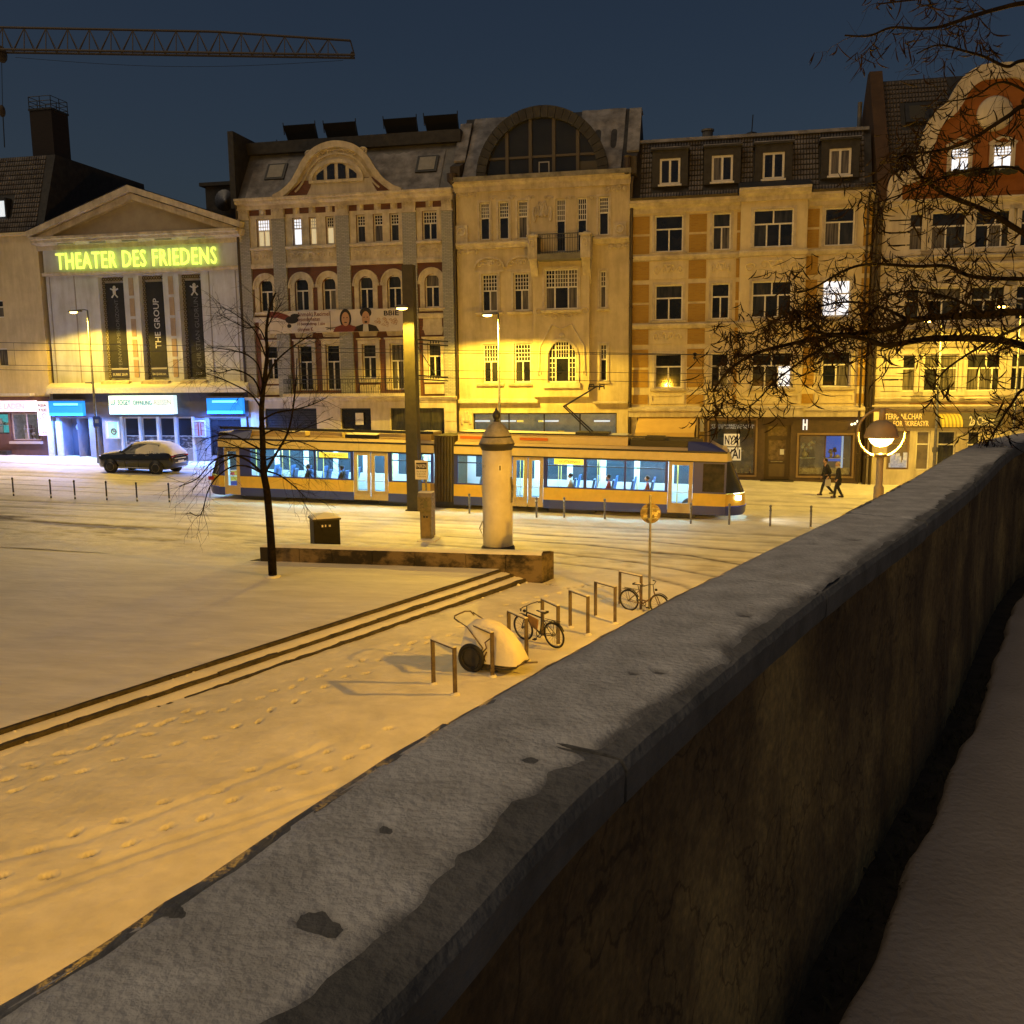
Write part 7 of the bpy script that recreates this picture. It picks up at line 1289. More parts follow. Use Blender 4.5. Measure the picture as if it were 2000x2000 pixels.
def bicycle(label, frame_m, step=False, dress=True):
    b = proto('bicycle', label, 'bicycle', 'bicycles in the snowy yard'); r = .34
    for x, nm in ((-.52, 'wheel'), (.54, 'wheel')):
        w = part(b, nm, MB().torus(r - .02, .022, (x, 0, r), 'y', 30, 7), mat('tyre', (.012, .012, .012), .85), True); mb = MB().torus(r - .05, .009, (x, 0, r), 'y', 28, 5)
        for k in range(20): a = k * math.pi / 10; mb.tube([(x + .02 * math.cos(a + 1.2), .02 * (-1) ** k, r + .02 * math.sin(a + 1.2)), (x + (r - .05) * math.cos(a), 0, r + (r - .05) * math.sin(a))], .0028, 3)
        mb.tube([(x, -.05, r), (x, .05, r)], .022, 8); part(w, 'rim', mb, STEEL)
    f = MB(); bb = (-.04, 0, .29); st = (-.16, 0, .72); hd = (.36, 0, .78 if not step else .74); hl = (.40, 0, .62)
    f.tube([bb, st], .018, 7).tube([bb, hl], .022, 7).tube([hd, hl], .022, 7)
    if step: f.tube([(-.08, 0, .42), (.16, 0, .40), hl], .016, 7)
    else: f.tube([st, hd], .02, 7)
    for s in (-1, 1): f.tube([(bb[0], s * .03, bb[2]), (-.52, s * .06, r)], .011, 5).tube([(st[0], s * .02, st[2] - .04), (-.52, s * .06, r)], .009, 5).tube([(hl[0], s * .03, hl[2]), (.45, s * .055, .56), (.54, s * .055, r)], .013, 6)
    part(b, 'frame', f, frame_m, True); part(b, 'crank', MB().torus(.085, .012, (bb[0], .05, bb[2]), 'y', 16, 5).tube([bb, (.06, .08, .15)], .01, 5).tube([bb, (-.14, -.08, .43)], .01, 5).box(.02, .1, .07, .16, .14, .165).box(-.18, -.1, -.16, -.07, .42, .445), DARK)
    part(b, 'saddle', MB().tube([st, (-.19, 0, .86)], .013, 6).add([(-.34, -.075, .87), (-.34, .075, .87), (-.2, .05, .88), (.0, .018, .885), (.0, -.018, .885), (-.2, -.05, .88), (-.34, -.075, .92), (-.34, .075, .92), (-.2, .05, .91), (.0, .018, .90), (.0, -.018, .90), (-.2, -.05, .91)], ((0, 1, 2, 3, 4, 5), (11, 10, 9, 8, 7, 6)) + tuple((i, i + 6, (i + 1) % 6 + 6, (i + 1) % 6) for i in range(6))), BLACK)
    hb = MB().tube([hd, (.34, 0, .94)], .014, 6)
    hb.tube([(.22, -.30, .97), (.33, -.2, 1.0), (.36, 0, .95), (.33, .2, 1.0), (.22, .30, .97)] if step else [(.26, -.32, .98), (.34, -.12, .96), (.35, 0, .95), (.34, .12, .96), (.26, .32, .98)], .012, 6); part(b, 'handlebar', hb, DARK, True); g = MB()
    for s in (-1, 1): g.tube([(.24, s * .30, .975), (.13 if step else .2, s * .36, .965)], .018, 6)
    part(b, 'grip', g, BLACK); m = MB()
    for x, a0, a1 in ((-.52, .4, 2.7), (.54, .7, 2.2)):
        for k in range(9): t0, t1 = a0 + (a1 - a0) * k / 9, a0 + (a1 - a0) * (k + 1) / 9; R_ = r + .03; m.quad((x + R_ * math.cos(t0), -.03, r + R_ * math.sin(t0)), (x + R_ * math.cos(t1), -.03, r + R_ * math.sin(t1)), (x + R_ * math.cos(t1), .03, r + R_ * math.sin(t1)), (x + R_ * math.cos(t0), .03, r + R_ * math.sin(t0)))
    part(b, 'mudguard', m, BLACK); k = MB()
    for s in (-1, 1): k.tube([(-.22, s * .05, .70), (-.72, s * .06, .71)], .008, 5).tube([(-.52, s * .065, r), (-.62, s * .06, .71)], .007, 5)
    for x in (-.35, -.5, -.65): k.tube([(x, -.05, .705), (x, .05, .705)], .007, 5)
    part(b, 'rear_rack', k, DARK); part(b, 'lamp', MB().sphere((.44, 0, .80), .05, .04, .04, 8, 6), DARK, True); part(b, 'snow_on_saddle', MB().sphere((-.2, 0, .905), .13, .045, .025, 10, 6), SNOW, True)
    if dress: part(b, 'bag_on_frame', MB().add([(-.02, -.02, .64), (.32, -.02, .72), (.28, -.02, .46), (.06, -.02, .36), (-.02, .02, .64), (.32, .02, .72), (.28, .02, .46), (.06, .02, .36)], ((0, 3, 2, 1), (4, 5, 6, 7), (0, 1, 5, 4), (1, 2, 6, 5), (2, 3, 7, 6), (3, 0, 4, 7))), mat('tan_bag', (.30, .17, .05), .8, (.22, .12, .035), 8))
    return b
def put(o, a, e, scale, lean=0.):
    pa, pe = s2w(*G(*a)), s2w(*G(*e)); m_ = (pa + pe) / 2; u, v = w2s(m_.x, m_.y); place(o, (m_.x, m_.y, float(gz(u) + bumpy(np.array(u), np.array(v))) - .0), math.atan2(pe.y - pa.y, pe.x - pa.x), scale, lean)
b1 = bicycle('dark bicycle with a tan frame bag leaning on a stand beside the trailer', DARK); put(b1, (1082, 1266), (1028, 1250), .86, rad(-7))
b2 = bicycle('small step-through bicycle leaning on the round sign pole', mat('bronze_paint', (.16, .10, .05), .5), True, False); put(b2, (1240, 1194), (1276, 1201), .80, rad(4))
b3 = bicycle('pale snow dusted bicycle parked at the theatre wall behind the car', WHITE, True, False); pa = s2w(-21.9, -.75, gz(-21.9)); place(b3, pa, -ANG + rad(180), 1.0, rad(6)); b3['group'] = 'bicycles along the theatre'
tr = proto('bicycle_trailer', 'snow covered child trailer with a big black wheel among the bicycle stands', 'bicycle trailer'); ta = s2w(*G(955, 1303)); u, v = w2s(ta.x, ta.y); place(tr, (ta.x, ta.y, float(gz(u))), rad(-28), .98)
for y in (-.43, .43):
    w = part(tr, 'wheel', MB().torus(.25, .045, (-.16, y, .29), 'y', 28, 8), mat('tyre', (.012, .012, .012)), True); part(w, 'rim', MB().torus(.20, .012, (-.16, y - .03 * (1 if y < 0 else -1), .29), 'y', 24, 5).lathe([(.0, 0), (.2, .0), (.2, .02), (0, .02)], 20, (-.16, y, .29), 'y'), DARK)
CS = [(-.50, .28, .20, .58), (-.44, .33, .14, .80), (-.30, .35, .10, .92), (-.05, .36, .09, .96), (.22, .355, .09, .90), (.48, .34, .10, .74), (.66, .31, .12, .52), (.76, .26, .15, .34), (.79, .2, .18, .24)]
def hull(off, b0=0.):
    vs = []; fs = []
    for x, w, z0, z1 in CS:
        for k in range(13): q = -1 + 2 * k / 12; vs.append((x, (w + off) * q if abs(q) < .999 else (w + off) * q, max(b0, z0 + (z1 + off - z0) * (1 - abs(q) ** 3.5))))
    for i in range(len(CS) - 1):
        for k in range(12): fs.append((13 * i + k, 13 * i + k + 1, 13 * i + 14 + k, 13 * i + 13 + k))
    fs += [tuple(range(12, -1, -1)), tuple(range(13 * (len(CS) - 1), 13 * len(CS)))]; return MB().add(vs, fs)
part(tr, 'cover', hull(0), mat('trailer_cloth', (.03, .03, .03), .8), True); cap = hull(.035, .2); part(tr, 'snow_cover', cap, SNOW, True); fr = MB()
for y in (-.33, .33): fr.tube([(-.5, y, .2), (-.1, y, .14), (.5, y, .14), (.78, y * .75, .2)], .016, 6).tube([(-.1, y * 1.05, .14), (.06, y * 1.06, .5), (-.3, y, .88), (-.55, y, 1.0)], .013, 6)
fr.tube([(.78, -.25, .2), (.82, 0, .2), (.78, .25, .2)], .018, 6).tube([(.8, 0, .2), (1.05, .1, .22)], .02, 6); part(tr, 'frame', fr, RST, True); part(tr, 'push_handle', MB().tube([(-.5, -.30, .95), (-.60, -.32, 1.02), (-.66, -.2, 1.04), (-.66, .2, 1.04), (-.60, .32, 1.02), (-.5, .30, .95)], .016, 7), RST, True)
part(tr, 'open_seam', MB().tube([(.05, -.34, .40), (.16, -.37, .52), (.12, -.36, .62), (.26, -.33, .74)], .014, 5).tube([(.2, -.36, .16), (.1, -.38, .3), (.16, -.37, .44)], .016, 5), mat('seam_brown', (.09, .055, .02), .8))
# ------------------------------------------------------------------ pavement furniture
q = thing('round_sign', 'round sign seen from behind on a thin pole by the bicycle stands', 'sign', (*G(1268, 1190), gz(9.7)), street=True); bu, bv = G(1268, 1190); h0 = gz(bu); top_ = 2.86; part(q, 'pole', MB().tube([(bu, bv, h0 - .2), (bu, bv, h0 + top_)], .03, 10), STEEL)
zc = h0 + top_ - .46; part(q, 'disc', MB().lathe([(.0, -.05), (.245, -.05), (.25, -.04), (.25, -.03), (0, -.03)], 28, (bu, bv - .0 + .1, zc), 'y'), mat('sign_back', (.20, .15, .10), .6, (.06, .045, .03), 9)); part(q, 'clamp', MB().box(bu - .2, bu + .2, bv + .02, bv + .048, zc - .14, zc - .11).box(bu - .2, bu + .2, bv + .02, bv + .048, zc + .1, zc + .13).box(bu - .045, bu + .045, bv - .045, bv + .03, zc - .16, zc - .1), STEEL); mb = MB()
for k in range(14): a, r_ = random.uniform(0, 6.28), random.uniform(.05, .2); x, z = bu + r_ * math.cos(a), zc + r_ * math.sin(a); w = random.uniform(.02, .045); mb.box(x - w, x + w, bv + .046, bv + .05, z - w * .8, z + w * .8)
part(q, 'sticker', mb, mat('sticker', (.5, .46, .36), .7, (.06, .05, .04), 12))
# advertising column
cu_, cv_ = F(972, 1000, -23)[0], -23.; cz = gz(cu_); sc_ = (F(1002, 1000, -23)[0] - F(945, 1000, -23)[0]) / 2; zt = F(972, 876, -23)[1]; zb_ = F(972, 908, -23)[1]; zf = F(970, 835, -23)[1]
q = thing('advertising_column', 'blank round advertising column with a snowy domed cap and dark finial', 'advertising column', (cu_, cv_, cz)); part(q, 'plinth', MB().lathe([(sc_ + .06, -.2), (sc_ + .06, .14), (sc_ + .01, .2)], 40, (cu_, cv_, cz)), STONE, True)
part(q, 'shaft', MB().lathe([(sc_, cz), (sc_, cz + 1.2), (sc_ * 1.01, cz + 1.6), (sc_ * 1.0, cz + 2.2), (sc_, zb_), (sc_ * .98, zt)], 44, (cu_, cv_, 0)), mat('column_paste', (.70, .66, .58), .8, (.56, .52, .45), 1.6, .2, 12, detail=8), True); zo = zt
part(q, 'cornice_ring', MB().lathe([(sc_ * 1.0, zo - .04), (sc_ * 1.05, zo + .0), (sc_ * 1.17, zo + .12), (sc_ * 1.19, zo + .17), (sc_ * .9, zo + .2)], 44, (cu_, cv_, 0)), mat('cap_dark', (.03, .028, .025), .6), True); hd_ = zf - zo - .17
part(q, 'dome', MB().lathe([(sc_ * 1.165, zo + .17), (sc_ * 1.12, zo + .24), (sc_ * .97, zo + .36), (sc_ * .955, zo + .40), (sc_ * .89, zo + .48), (sc_ * .72, zo + .62), (sc_ * .48, zo + .76), (sc_ * .2, zo + .86), (0, zo + .88)], 44, (cu_, cv_, 0)), mat('dome_snowy', (.34, .32, .29), .7, (.20, .19, .17), 4, .3, 12), True); part(q, 'dome_band', MB().lathe([(sc_ * .97, zo + .365), (sc_ * .985, zo + .385), (sc_ * .96, zo + .41)], 44, (cu_, cv_, 0)), DARK, True); zq = zo + .84
part(q, 'finial', MB().lathe([(.05, zq), (.11, zq + .03), (.07, zq + .08), (.10, zq + .12), (.135, zq + .2), (.12, zq + .29), (.06, zq + .36), (.03, zq + .44), (0, zq + .47)], 18, (cu_, cv_, 0)), DARK, True)
def curved(a0, a1, z0, z1, r): return MB().lathe([(r, z0), (r, z1)], 8, (cu_, cv_, 0), 'z', a0, a1)
part(q, 'torn_poster', MB().lathe([(sc_ + .015, cz + 1.62), (sc_ + .05, cz + 1.9), (sc_ + .06, cz + 2.15), (sc_ + .012, cz + 2.45)], 6, (cu_, cv_, 0), 'z', rad(-20), rad(-2)), mat('poster_dark', (.05, .05, .055), .7, (.3, .3, .3), 7)); part(q, 'torn_poster', MB().lathe([(sc_ + .01, cz + 1.9), (sc_ + .04, cz + 2.1), (sc_ + .012, cz + 2.4)], 6, (cu_, cv_, 0), 'z', rad(182), rad(198)), mat('poster_dark', (.05, .05, .055))); part(q, 'peeling_paper', MB().lathe([(sc_ + .01, cz + .5), (sc_ + .13, cz + .78), (sc_ + .02, cz + 1.02)], 5, (cu_, cv_, 0), 'z', rad(180), rad(215)), mat('peel', (.45, .38, .25), .8)); part(q, 'sticker', curved(rad(287), rad(300), zb_ - .18, zb_ + .06, sc_ + .012), WHITE); part(q, 'sticker', curved(rad(291), rad(296), zb_ - .13, zb_ + .02, sc_ + .016), DARK); x = cu_ - sc_ * .66; y = cv_ - sc_ * .76; lettering(q, 'lettering', '15', DARK, x, zb_ - .02, y - .01, .09, depth=0)
# ticket machine and its sign
mu, mv = G(835, 1052); mz = gz(mu); q = thing('ticket_machine', 'scratched parking ticket machine covered in stickers on the pavement', 'ticket machine', (mu, mv, mz)); hgt = F(835, 962, mv)[1] - mz; TM = mat('machine_paint', (.22, .18, .10), .55, (.12, .10, .06), 7, .2, 20)
mb = MB().box(mu - .20, mu + .20, mv - .17, mv + .17, mz, mz + hgt * .62); part(q, 'pedestal', mb, TM); pr = [(-.24, hgt * .62), (-.27, hgt * .66), (-.27, hgt * .92), (-.2, hgt), (.17, hgt), (.2, hgt * .95), (.2, hgt * .62)]; part(q, 'head', MB().prof(mu - .25, mu + .25, [(mv + a, mz + z) for a, z in pr]), TM); part(q, 'snow_cap', MB().prof(mu - .24, mu + .24, [(mv - .19, mz + hgt + .003), (mv - .15, mz + hgt + .045), (mv + .12, mz + hgt + .045), (mv + .16, mz + hgt + .003)]), SNOW); part(q, 'front_panel', MB().box(mu - .16, mu + .12, mv - .278, mv - .27, mz + hgt * .68, mz + hgt * .9), mat('panel_dark', (.07, .06, .035), .5, (.2, .16, .09), 18)); part(q, 'display', MB().box(mu - .03, mu + .1, mv - .285, mv - .279, mz + hgt * .70, mz + hgt * .84), mat('dull_screen', (.16, .15, .09), .2)); part(q, 'service_door', MB().box(mu - .14, mu + .14, mv - .182, mv - .171, mz + .12, mz + hgt * .5), mat('machine_door', (.26, .19, .08), .5, (.2, .14, .06), 5)); part(q, 'coin_slot', MB().box(mu - .08, mu - .01, mv - .192, mv - .183, mz + hgt * .47, mz + hgt * .51).box(mu + .02, mu + .09, mv - .192, mv - .183, mz + hgt * .47, mz + hgt * .51), DARK); mb = MB()
for k in range(12): z = mz + random.uniform(hgt * .45, hgt * .92); y = mv + random.uniform(-.18, .1); w = random.uniform(.02, .05); mb.box(mu + (.25 if z > mz + hgt * .64 else .2), mu + (.257 if z > mz + hgt * .64 else .207), y - w, y + w, z - w, z + w * .7)
part(q, 'sticker', mb, mat('sticker', (.5, .46, .36))); part(q, 'foot_slab', MB().box(mu - .2, mu + .42, mv - .55, mv + .2, mz - .1, mz + .03), SNOW)
su = F(832, 930, mv + .6)[0]; sv = mv + .6; z0, z1 = F(824, 936, sv)[1], F(824, 899, sv)[1]; q = thing('notice_sign', 'white notice sign with a dark heading on a pole behind the ticket machine', 'sign', (su, sv, gz(su))); part(q, 'pole', MB().tube([(su, sv, gz(su) - .1), (su, sv, z1 - .05)], .035, 8), STEEL); x0, x1 = F(811, 918, sv - .05)[0], F(836, 918, sv - .05)[0]; part(q, 'board', MB().box(x0, x1, sv - .07, sv - .05, z0, z1), WHITE); zz = z1 - (z1 - z0) * .30; part(q, 'heading_panel', MB().box(x0 + .04, x1 - .04, sv - .078, sv - .071, zz - .10, zz + .12), DK); lettering(q, 'lettering', 'PARKEN', WHITE, (x0 + x1) / 2, zz + .01, sv - .083, .13, (x1 - x0) * .75, depth=0, bold=.02)
for k in range(3): lettering(q, 'lettering', ('Mo-Fr 8-18', 'Sa 8-14 Uhr', 'Ticket lösen')[k], DK, (x0 + x1) / 2, zz - .19 - .085 * k, sv - .076, .05, (x1 - x0) * .72, depth=0)
q['label'] = 'white notice sign with a dark heading on a pole behind the ticket machine'; part(q, 'back_post', MB().box(su + .12, su + .24, sv + .1, sv + .2, gz(su), F(840, 945, sv)[1]), mat('back_post', (.25, .18, .1), .7))
# litter bin
bu, bv = F(633, 1000, -25.3)[0], -25.3; bz = gz(bu); zt_ = F(633, 1016, -25.6)[1]; q = thing('litter_bin', 'big square black litter bin with a snowy hipped lid behind the low wall', 'bin', (bu, bv, bz), rot=(0, 0, -ANG + rad(33))); BASE[q.name] = (0, 0, 0); w = .40; zt_ -= bz
part(q, 'bin_body', MB().box(-w, w, -w, w, -.1, zt_), mat('bin_black', (.007, .007, .007), .6, (.013, .013, .013), 5, spec=.2)); part(q, 'lid', MB().add([(-w - .04, -w - .04, zt_ + .002), (w + .04, -w - .04, zt_ + .002), (w + .04, w + .04, zt_ + .002), (-w - .04, w + .04, zt_ + .002), (-w - .04, -w - .04, zt_ + .05), (w + .04, -w - .04, zt_ + .05), (w + .04, w + .04, zt_ + .05), (-w - .04, w + .04, zt_ + .05), (0, 0, zt_ + .17)], ((0, 1, 5, 4), (1, 2, 6, 5), (2, 3, 7, 6), (3, 0, 4, 7), (4, 5, 8), (5, 6, 8), (6, 7, 8), (7, 4, 8))), BLACK); part(q, 'lid_snow', MB().add([(-w - .02, -w - .02, zt_ + .055), (w + .02, -w - .02, zt_ + .055), (w + .02, w + .02, zt_ + .055), (-w - .02, w + .02, zt_ + .055), (-w, -w, zt_ + .09), (w, -w, zt_ + .09), (w, w, zt_ + .09), (-w, w, zt_ + .09), (0, 0, zt_ + .205)], ((0, 1, 5, 4), (1, 2, 6, 5), (2, 3, 7, 6), (3, 0, 4, 7), (4, 5, 8), (5, 6, 8), (6, 7, 8), (7, 4, 8))), SNOW); part(q, 'slot', MB().box(-.25, .25, -w - .008, -w - .001, zt_ - .22, zt_ - .12).box(w + .001, w + .008, -.25, .25, zt_ - .22, zt_ - .12), mat('slot_black', (.004, .004, .004), .8)); part(q, 'sticker', MB().box(-.16, -.11, -w - .012, -w - .009, zt_ - .2, zt_ - .13).box(-.06, -.02, -w - .012, -w - .009, zt_ - .2, zt_ - .13).box(.06, .12, -w - .012, -w - .009, zt_ - .2, zt_ - .14), WHITE)
# bollards
bo = proto('bollard', '', 'bollard', 'bollards along the tram tracks'); part(bo, 'post', MB().lathe([(.035, -.2), (.035, .80)], 10), BLACK, True); part(bo, 'cap', MB().lathe([(.042, .80), (.042, .86), (.02, .89), (0, .89)], 10), BLACK, True); part(bo, 'reflector_band', MB().lathe([(.038, .12), (.038, .2)], 10), mat('band_white', (.6, .6, .6), .5)); part(bo, 'snow_foot', MB().sphere((0, 0, -.01), .1, .1, .04, 9, 5), SNOW, True)
bl = [((27, 970), 'first dark bollard from the left edge of the street'), ((100, 974), 'second dark bollard from the left edge of the street'), ((147, 976), 'third dark bollard from the left, left of the parked car'), ((209, 978), 'dark bollard in front of the nose of the parked car'), ((268, 981), 'dark bollard in front of the middle of the parked car'), ((331, 982), 'dark bollard in front of the tail of the parked car')]
for i, (p, l) in enumerate(bl):
    o = bo if i == 0 else copy_tree(bo); o['label'] = l; u, v = G(*p); place(o, s2w(u, v, gz(u)), random.uniform(0, 3), .98)
b2_ = proto('tall_bollard', '', 'bollard', 'steel bollards in front of the tram'); part(b2_, 'post', MB().lathe([(.04, -.2), (.04, .74)], 12), STEEL, True); part(b2_, 'knob', MB().lathe([(.02, .74), (.05, .77), (.055, .81), (.03, .85), (0, .855)], 12), STEEL, True); part(b2_, 'collar', MB().lathe([(.05, .62), (.05, .66)], 12), STEEL); part(b2_, 'snow_foot', MB().sphere((0, 0, -.01), .1, .1, .04, 9, 5), SNOW, True)
bl = [((917, 1004), 'steel bollard just left of the advertising column'), ((1048, 1012), 'first steel bollard right of the advertising column'), ((1102, 1012), 'second steel bollard right of the advertising column'), ((1181, 1015), 'steel bollard just left of the round sign'), ((1349, 1024), 'steel bollard in front of the front tram door'), ((1424, 1026), 'steel bollard in front of the tram nose'), ((1504, 1029), 'first steel bollard standing clear right of the tram'), ((1583, 1030), 'last steel bollard, just above the parapet edge')]
for i, (p, l) in enumerate(bl):
    o = b2_ if i == 0 else copy_tree(b2_); o['label'] = l; u, v = G(*p); place(o, s2w(u, v, gz(u)), random.uniform(0, 3), 1.0)
# ------------------------------------------------------------------ lamps
BULB = emat('sodium_bulb', (1., .62, .10), 40.); BULB2 = emat('sodium_globe', (1., .66, .16), 16.)
def spot_of(o, name, loc, energy, size=150, blend=.35, soft=.12, color=SODIUM, aim=(0, 0, -1)):
    s = lamp(name, 'SPOT', loc, energy, color, spot_size=rad(size), spot_blend=blend, shadow_soft_size=soft); s.rotation_euler = (-Vector(aim)).to_track_quat('Z', 'Y').to_euler(); s.parent = o; return s
E_ST = 3700
def street_lamp(label, px, py, v, arm, zb=None, energy=E_ST, m=STEEL):
    u, z = F(px, py, v); up_ = u + arm; zg = gz(up_) if zb is None else zb; o = thing('street_lamp', label, 'street lamp', (up_, v, zg), group='tall street lamps along the houses'); h = z
    part(o, 'pole', MB().lathe([(.10, zg - .3), (.10, zg + 1.2), (.075, zg + 1.3), (.045, h + .1)], 12, (up_, v, 0)), m, True); part(o, 'arm', MB().tube([(up_, v, h - .05), (up_, v, h + .12), (up_ - arm * .25, v, h + .17), (up_ - arm * .8, v, h + .14)], .035, 7), m, True)
    hd = part(o, 'lamp_head', MB().add([(u + a * .42, v + b_ * .13, h + c_) for a, b_, c_ in ((-1, -.7, .05), (1, -1, .05), (1, 1, .05), (-1, .7, .05), (-.8, -.4, .14), (1, -.7, .18), (1, .7, .18), (-.8, .4, .14))], ((0, 3, 2, 1), (4, 5, 6, 7), (0, 1, 5, 4), (1, 2, 6, 5), (2, 3, 7, 6), (3, 0, 4, 7))), ZINC); part(hd, 'lens', MB().sphere((u - .08, v, h + .035), .24, .10, .07, 12, 8), BULB, True)
    part(o, 'service_collar', MB().lathe([(.11, zg + 2.2), (.13, zg + 2.25), (.13, zg + 2.4), (.11, zg + 2.45)], 10, (up_, v, 0)), m); s = spot_of(o, 'street_lamp_light', (u - .08 - up_, 0, h - .06 - zg), energy, 158, .2, .10); return o, u, up_, h
o, u, up_, h = street_lamp('tall lit street lamp at the theatre entrance', 146, 611, -3.1, .85); x, z = F(165, 749, -3.1); part(o, 'second_lamp', MB().box(up_ - .45, up_ - .1, -3.2, -3.0, z, z + .07), ZINC); part(o, 'clamp', MB().box(up_ - .1, up_ + .05, -3.15, -3.05, z - .02, z + .09), STEEL)
q = thing('street_sign', 'small blue sign fixed to the lamp post at the theatre', 'sign', (up_ + .1, -3.2, F(183, 823, -3.2)[1])); z = F(183, 823, -3.2)[1]; part(q, 'plate', MB().box(up_ - .08, up_ + .42, -3.25, -3.23, z - .3, z + .3), mat('sign_blue', (.03, .08, .42), .5)); part(q, 'bracket', MB().box(up_ - .02, up_ + .1, -3.23, -3.1, z - .05, z + .05), STEEL); part(q, 'printed_symbol', MB().box(up_ + .05, up_ + .3, -3.256, -3.251, z - .1, z + .12), mat('symbol_pale', (.3, .4, .7), .5))
street_lamp('tall lit street lamp in front of the yellow arch house', 955, 617, -4.3, .5, energy=E_ST * 2.4)
street_lamp('tall lit street lamp at the right edge behind the branches', 1962, 600, -3.2, .75, energy=E_ST * .55)
street_lamp('tall street lamp in front of the orange house, its head hidden in the branches', 1818, 628, -4.3, .5, energy=E_ST * .7)
# catenary mast with its lamp
mu, mv = F(808, 900, -15.2)[0], -15.2; zg = gz(mu); zt = F(790, 518, mv)[1]; q = thing('catenary_mast', 'thick square tram mast, lit yellow below its small lamp', 'mast', (mu, mv, zg)); COR = mat('mast_paint', (.055, .046, .028), .6, (.038, .032, .02), 4); hw = (F(820, 900, mv)[0] - F(797, 900, mv)[0]) / 2
part(q, 'shaft', MB().add([(mu + a * hw * k, mv + c_ * .26 * k, z) for z, k in ((zg - .3, 1.), (zt, .86)) for a, c_ in ((-1, -1), (1, -1), (1, 1), (-1, 1))], ((0, 1, 5, 4), (1, 2, 6, 5), (2, 3, 7, 6), (3, 0, 4, 7), (4, 5, 6, 7))), COR); lu, lz = F(786, 602, mv - 1.1); part(q, 'lamp_arm', MB().tube([(mu - hw * .5, mv - .2, lz + .12), (lu, mv - 1.0, lz + .12)], .04, 6), STEEL); hd = part(q, 'lamp_head', MB().lathe([(.26, 0), (.28, .05), (.18, .13), (0, .15)], 14, (lu - .02, mv - 1.1, lz)), ZINC, True); part(hd, 'lens', MB().sphere((lu - .02, mv - 1.1, lz - .005), .22, .17, .055, 12, 8), BULB, True)
spot_of(q, 'mast_lamp_light', (lu - .04 - mu, -1.1, lz - .12 - zg), E_ST * .85, 134, .35, .10); mb = MB(); ua, za = F(862, 668, mv + .4)
for yy in (663, 671, 733, 740): p = F(805, yy, mv); e = F(872, yy + 4, mv + 2.2); mb.tube([(mu + hw * .5, mv, p[1]), (e[0], mv + 2.4, e[1])], .03, 6)
p, e = F(815, 664, mv), F(862, 737, mv + 2.2); mb.tube([(mu + hw * .5, mv, p[1]), (e[0] - .2, mv + 2.2, e[1])], .02, 5); part(q, 'bracket_arm', mb, DARK); mb = MB()
for yy in (668, 737):
    e = F(858, yy, mv + 2.2)
    for k in range(4): mb.lathe([(.03, -.03), (.08, 0), (.03, .03)], 10, (e[0] - .12 * k, mv + 2.1, e[1]), 'x')
part(q, 'insulator', mb, DARK); part(q, 'foot_plate', MB().box(mu - hw - .06, mu + hw + .06, mv - .32, mv + .32, zg - .1, zg + .05), STONE)
# ring lamp
LD = 16.15; lc = W(1721.6, 845.4, LD); pxm = LD / FPX; rr_ = 46.6 * pxm * 1.0; gu, gv = w2s(lc.x, lc.y); zg = float(gz(gu)); q = thing('ring_lamp', 'lit lamp with a half globe inside a ring on a short post by the parapet', 'street lamp', (lc.x, lc.y, zg), street=False)
def ring_lamp(q, lx, ly, lz, zg):
    part(q, 'post', MB().lathe([(.085, zg - .3), (.085, lz - rr_ - .55), (.085, lz - rr_ - .54), (.058, lz - rr_ - .5), (.058, lz - rr_ - .1), (.06, lz - rr_ + .01)], 14, (lx, ly, 0)), mat('lamp_post_paint', (.34, .32, .27), .5, (.28, .26, .22), 4), True); part(q, 'ring', MB().torus(rr_, .022, (lx, ly, lz), 'y', 44, 8), mat('ring_paint', (.30, .25, .16), .4), True); hr = rr_ * .66; zc = lz - .04
    part(q, 'hanger', MB().lathe([(.055, zc + hr * .8), (.055, lz + rr_)], 10, (lx, ly, 0)), mat('ring_paint', (.16, .13, .09)), True); part(q, 'cap', MB().lathe([(hr * 1.06, zc - .045), (hr * 1.06, zc - .01), (hr, zc), (hr * .92, zc + hr * .38), (hr * .72, zc + hr * .68), (hr * .38, zc + hr * .92), (0, zc + hr)], 28, (lx, ly, 0)), mat('lamp_cap', (.30, .24, .15), .5), True); part(q, 'globe', MB().lathe([(hr * .76, zc - .047), (hr * .74, zc - hr * .25), (hr * .6, zc - hr * .5), (hr * .35, zc - hr * .68), (0, zc - hr * .76)], 24, (lx, ly, 0)), BULB2, True); part(q, 'post_top', MB().lathe([(.06, lz - rr_), (.12, lz - rr_ + .02), (.10, lz - rr_ + .05), (0, lz - rr_ + .07)], 14, (lx, ly, 0)), STEEL, True)
    return zc - hr * 1.25
zl = ring_lamp(q, lc.x, lc.y, lc.z, zg); L = lamp('ring_lamp_light', 'POINT', (0, 0, zl - zg), 26000, (1, .48, .025), shadow_soft_size=.09); L.parent = q
q = copy_tree(q, 'second lit ring lamp of the row, standing below the parapet behind the viewer'); q.location = (-5.0, -1.6, .35); q['group'] = 'ring lamps along the parapet'; L2 = lamp('ring_lamp_light', 'POINT', (0, 0, zl - zg), 23000, (1, .48, .025), shadow_soft_size=.09); L2.parent = q; bpy.data.objects['ring_lamp']['group'] = 'ring lamps along the parapet'
for o in list(q.children):
    if o.type == 'LIGHT' and o is not L2: bpy.data.objects.remove(o)
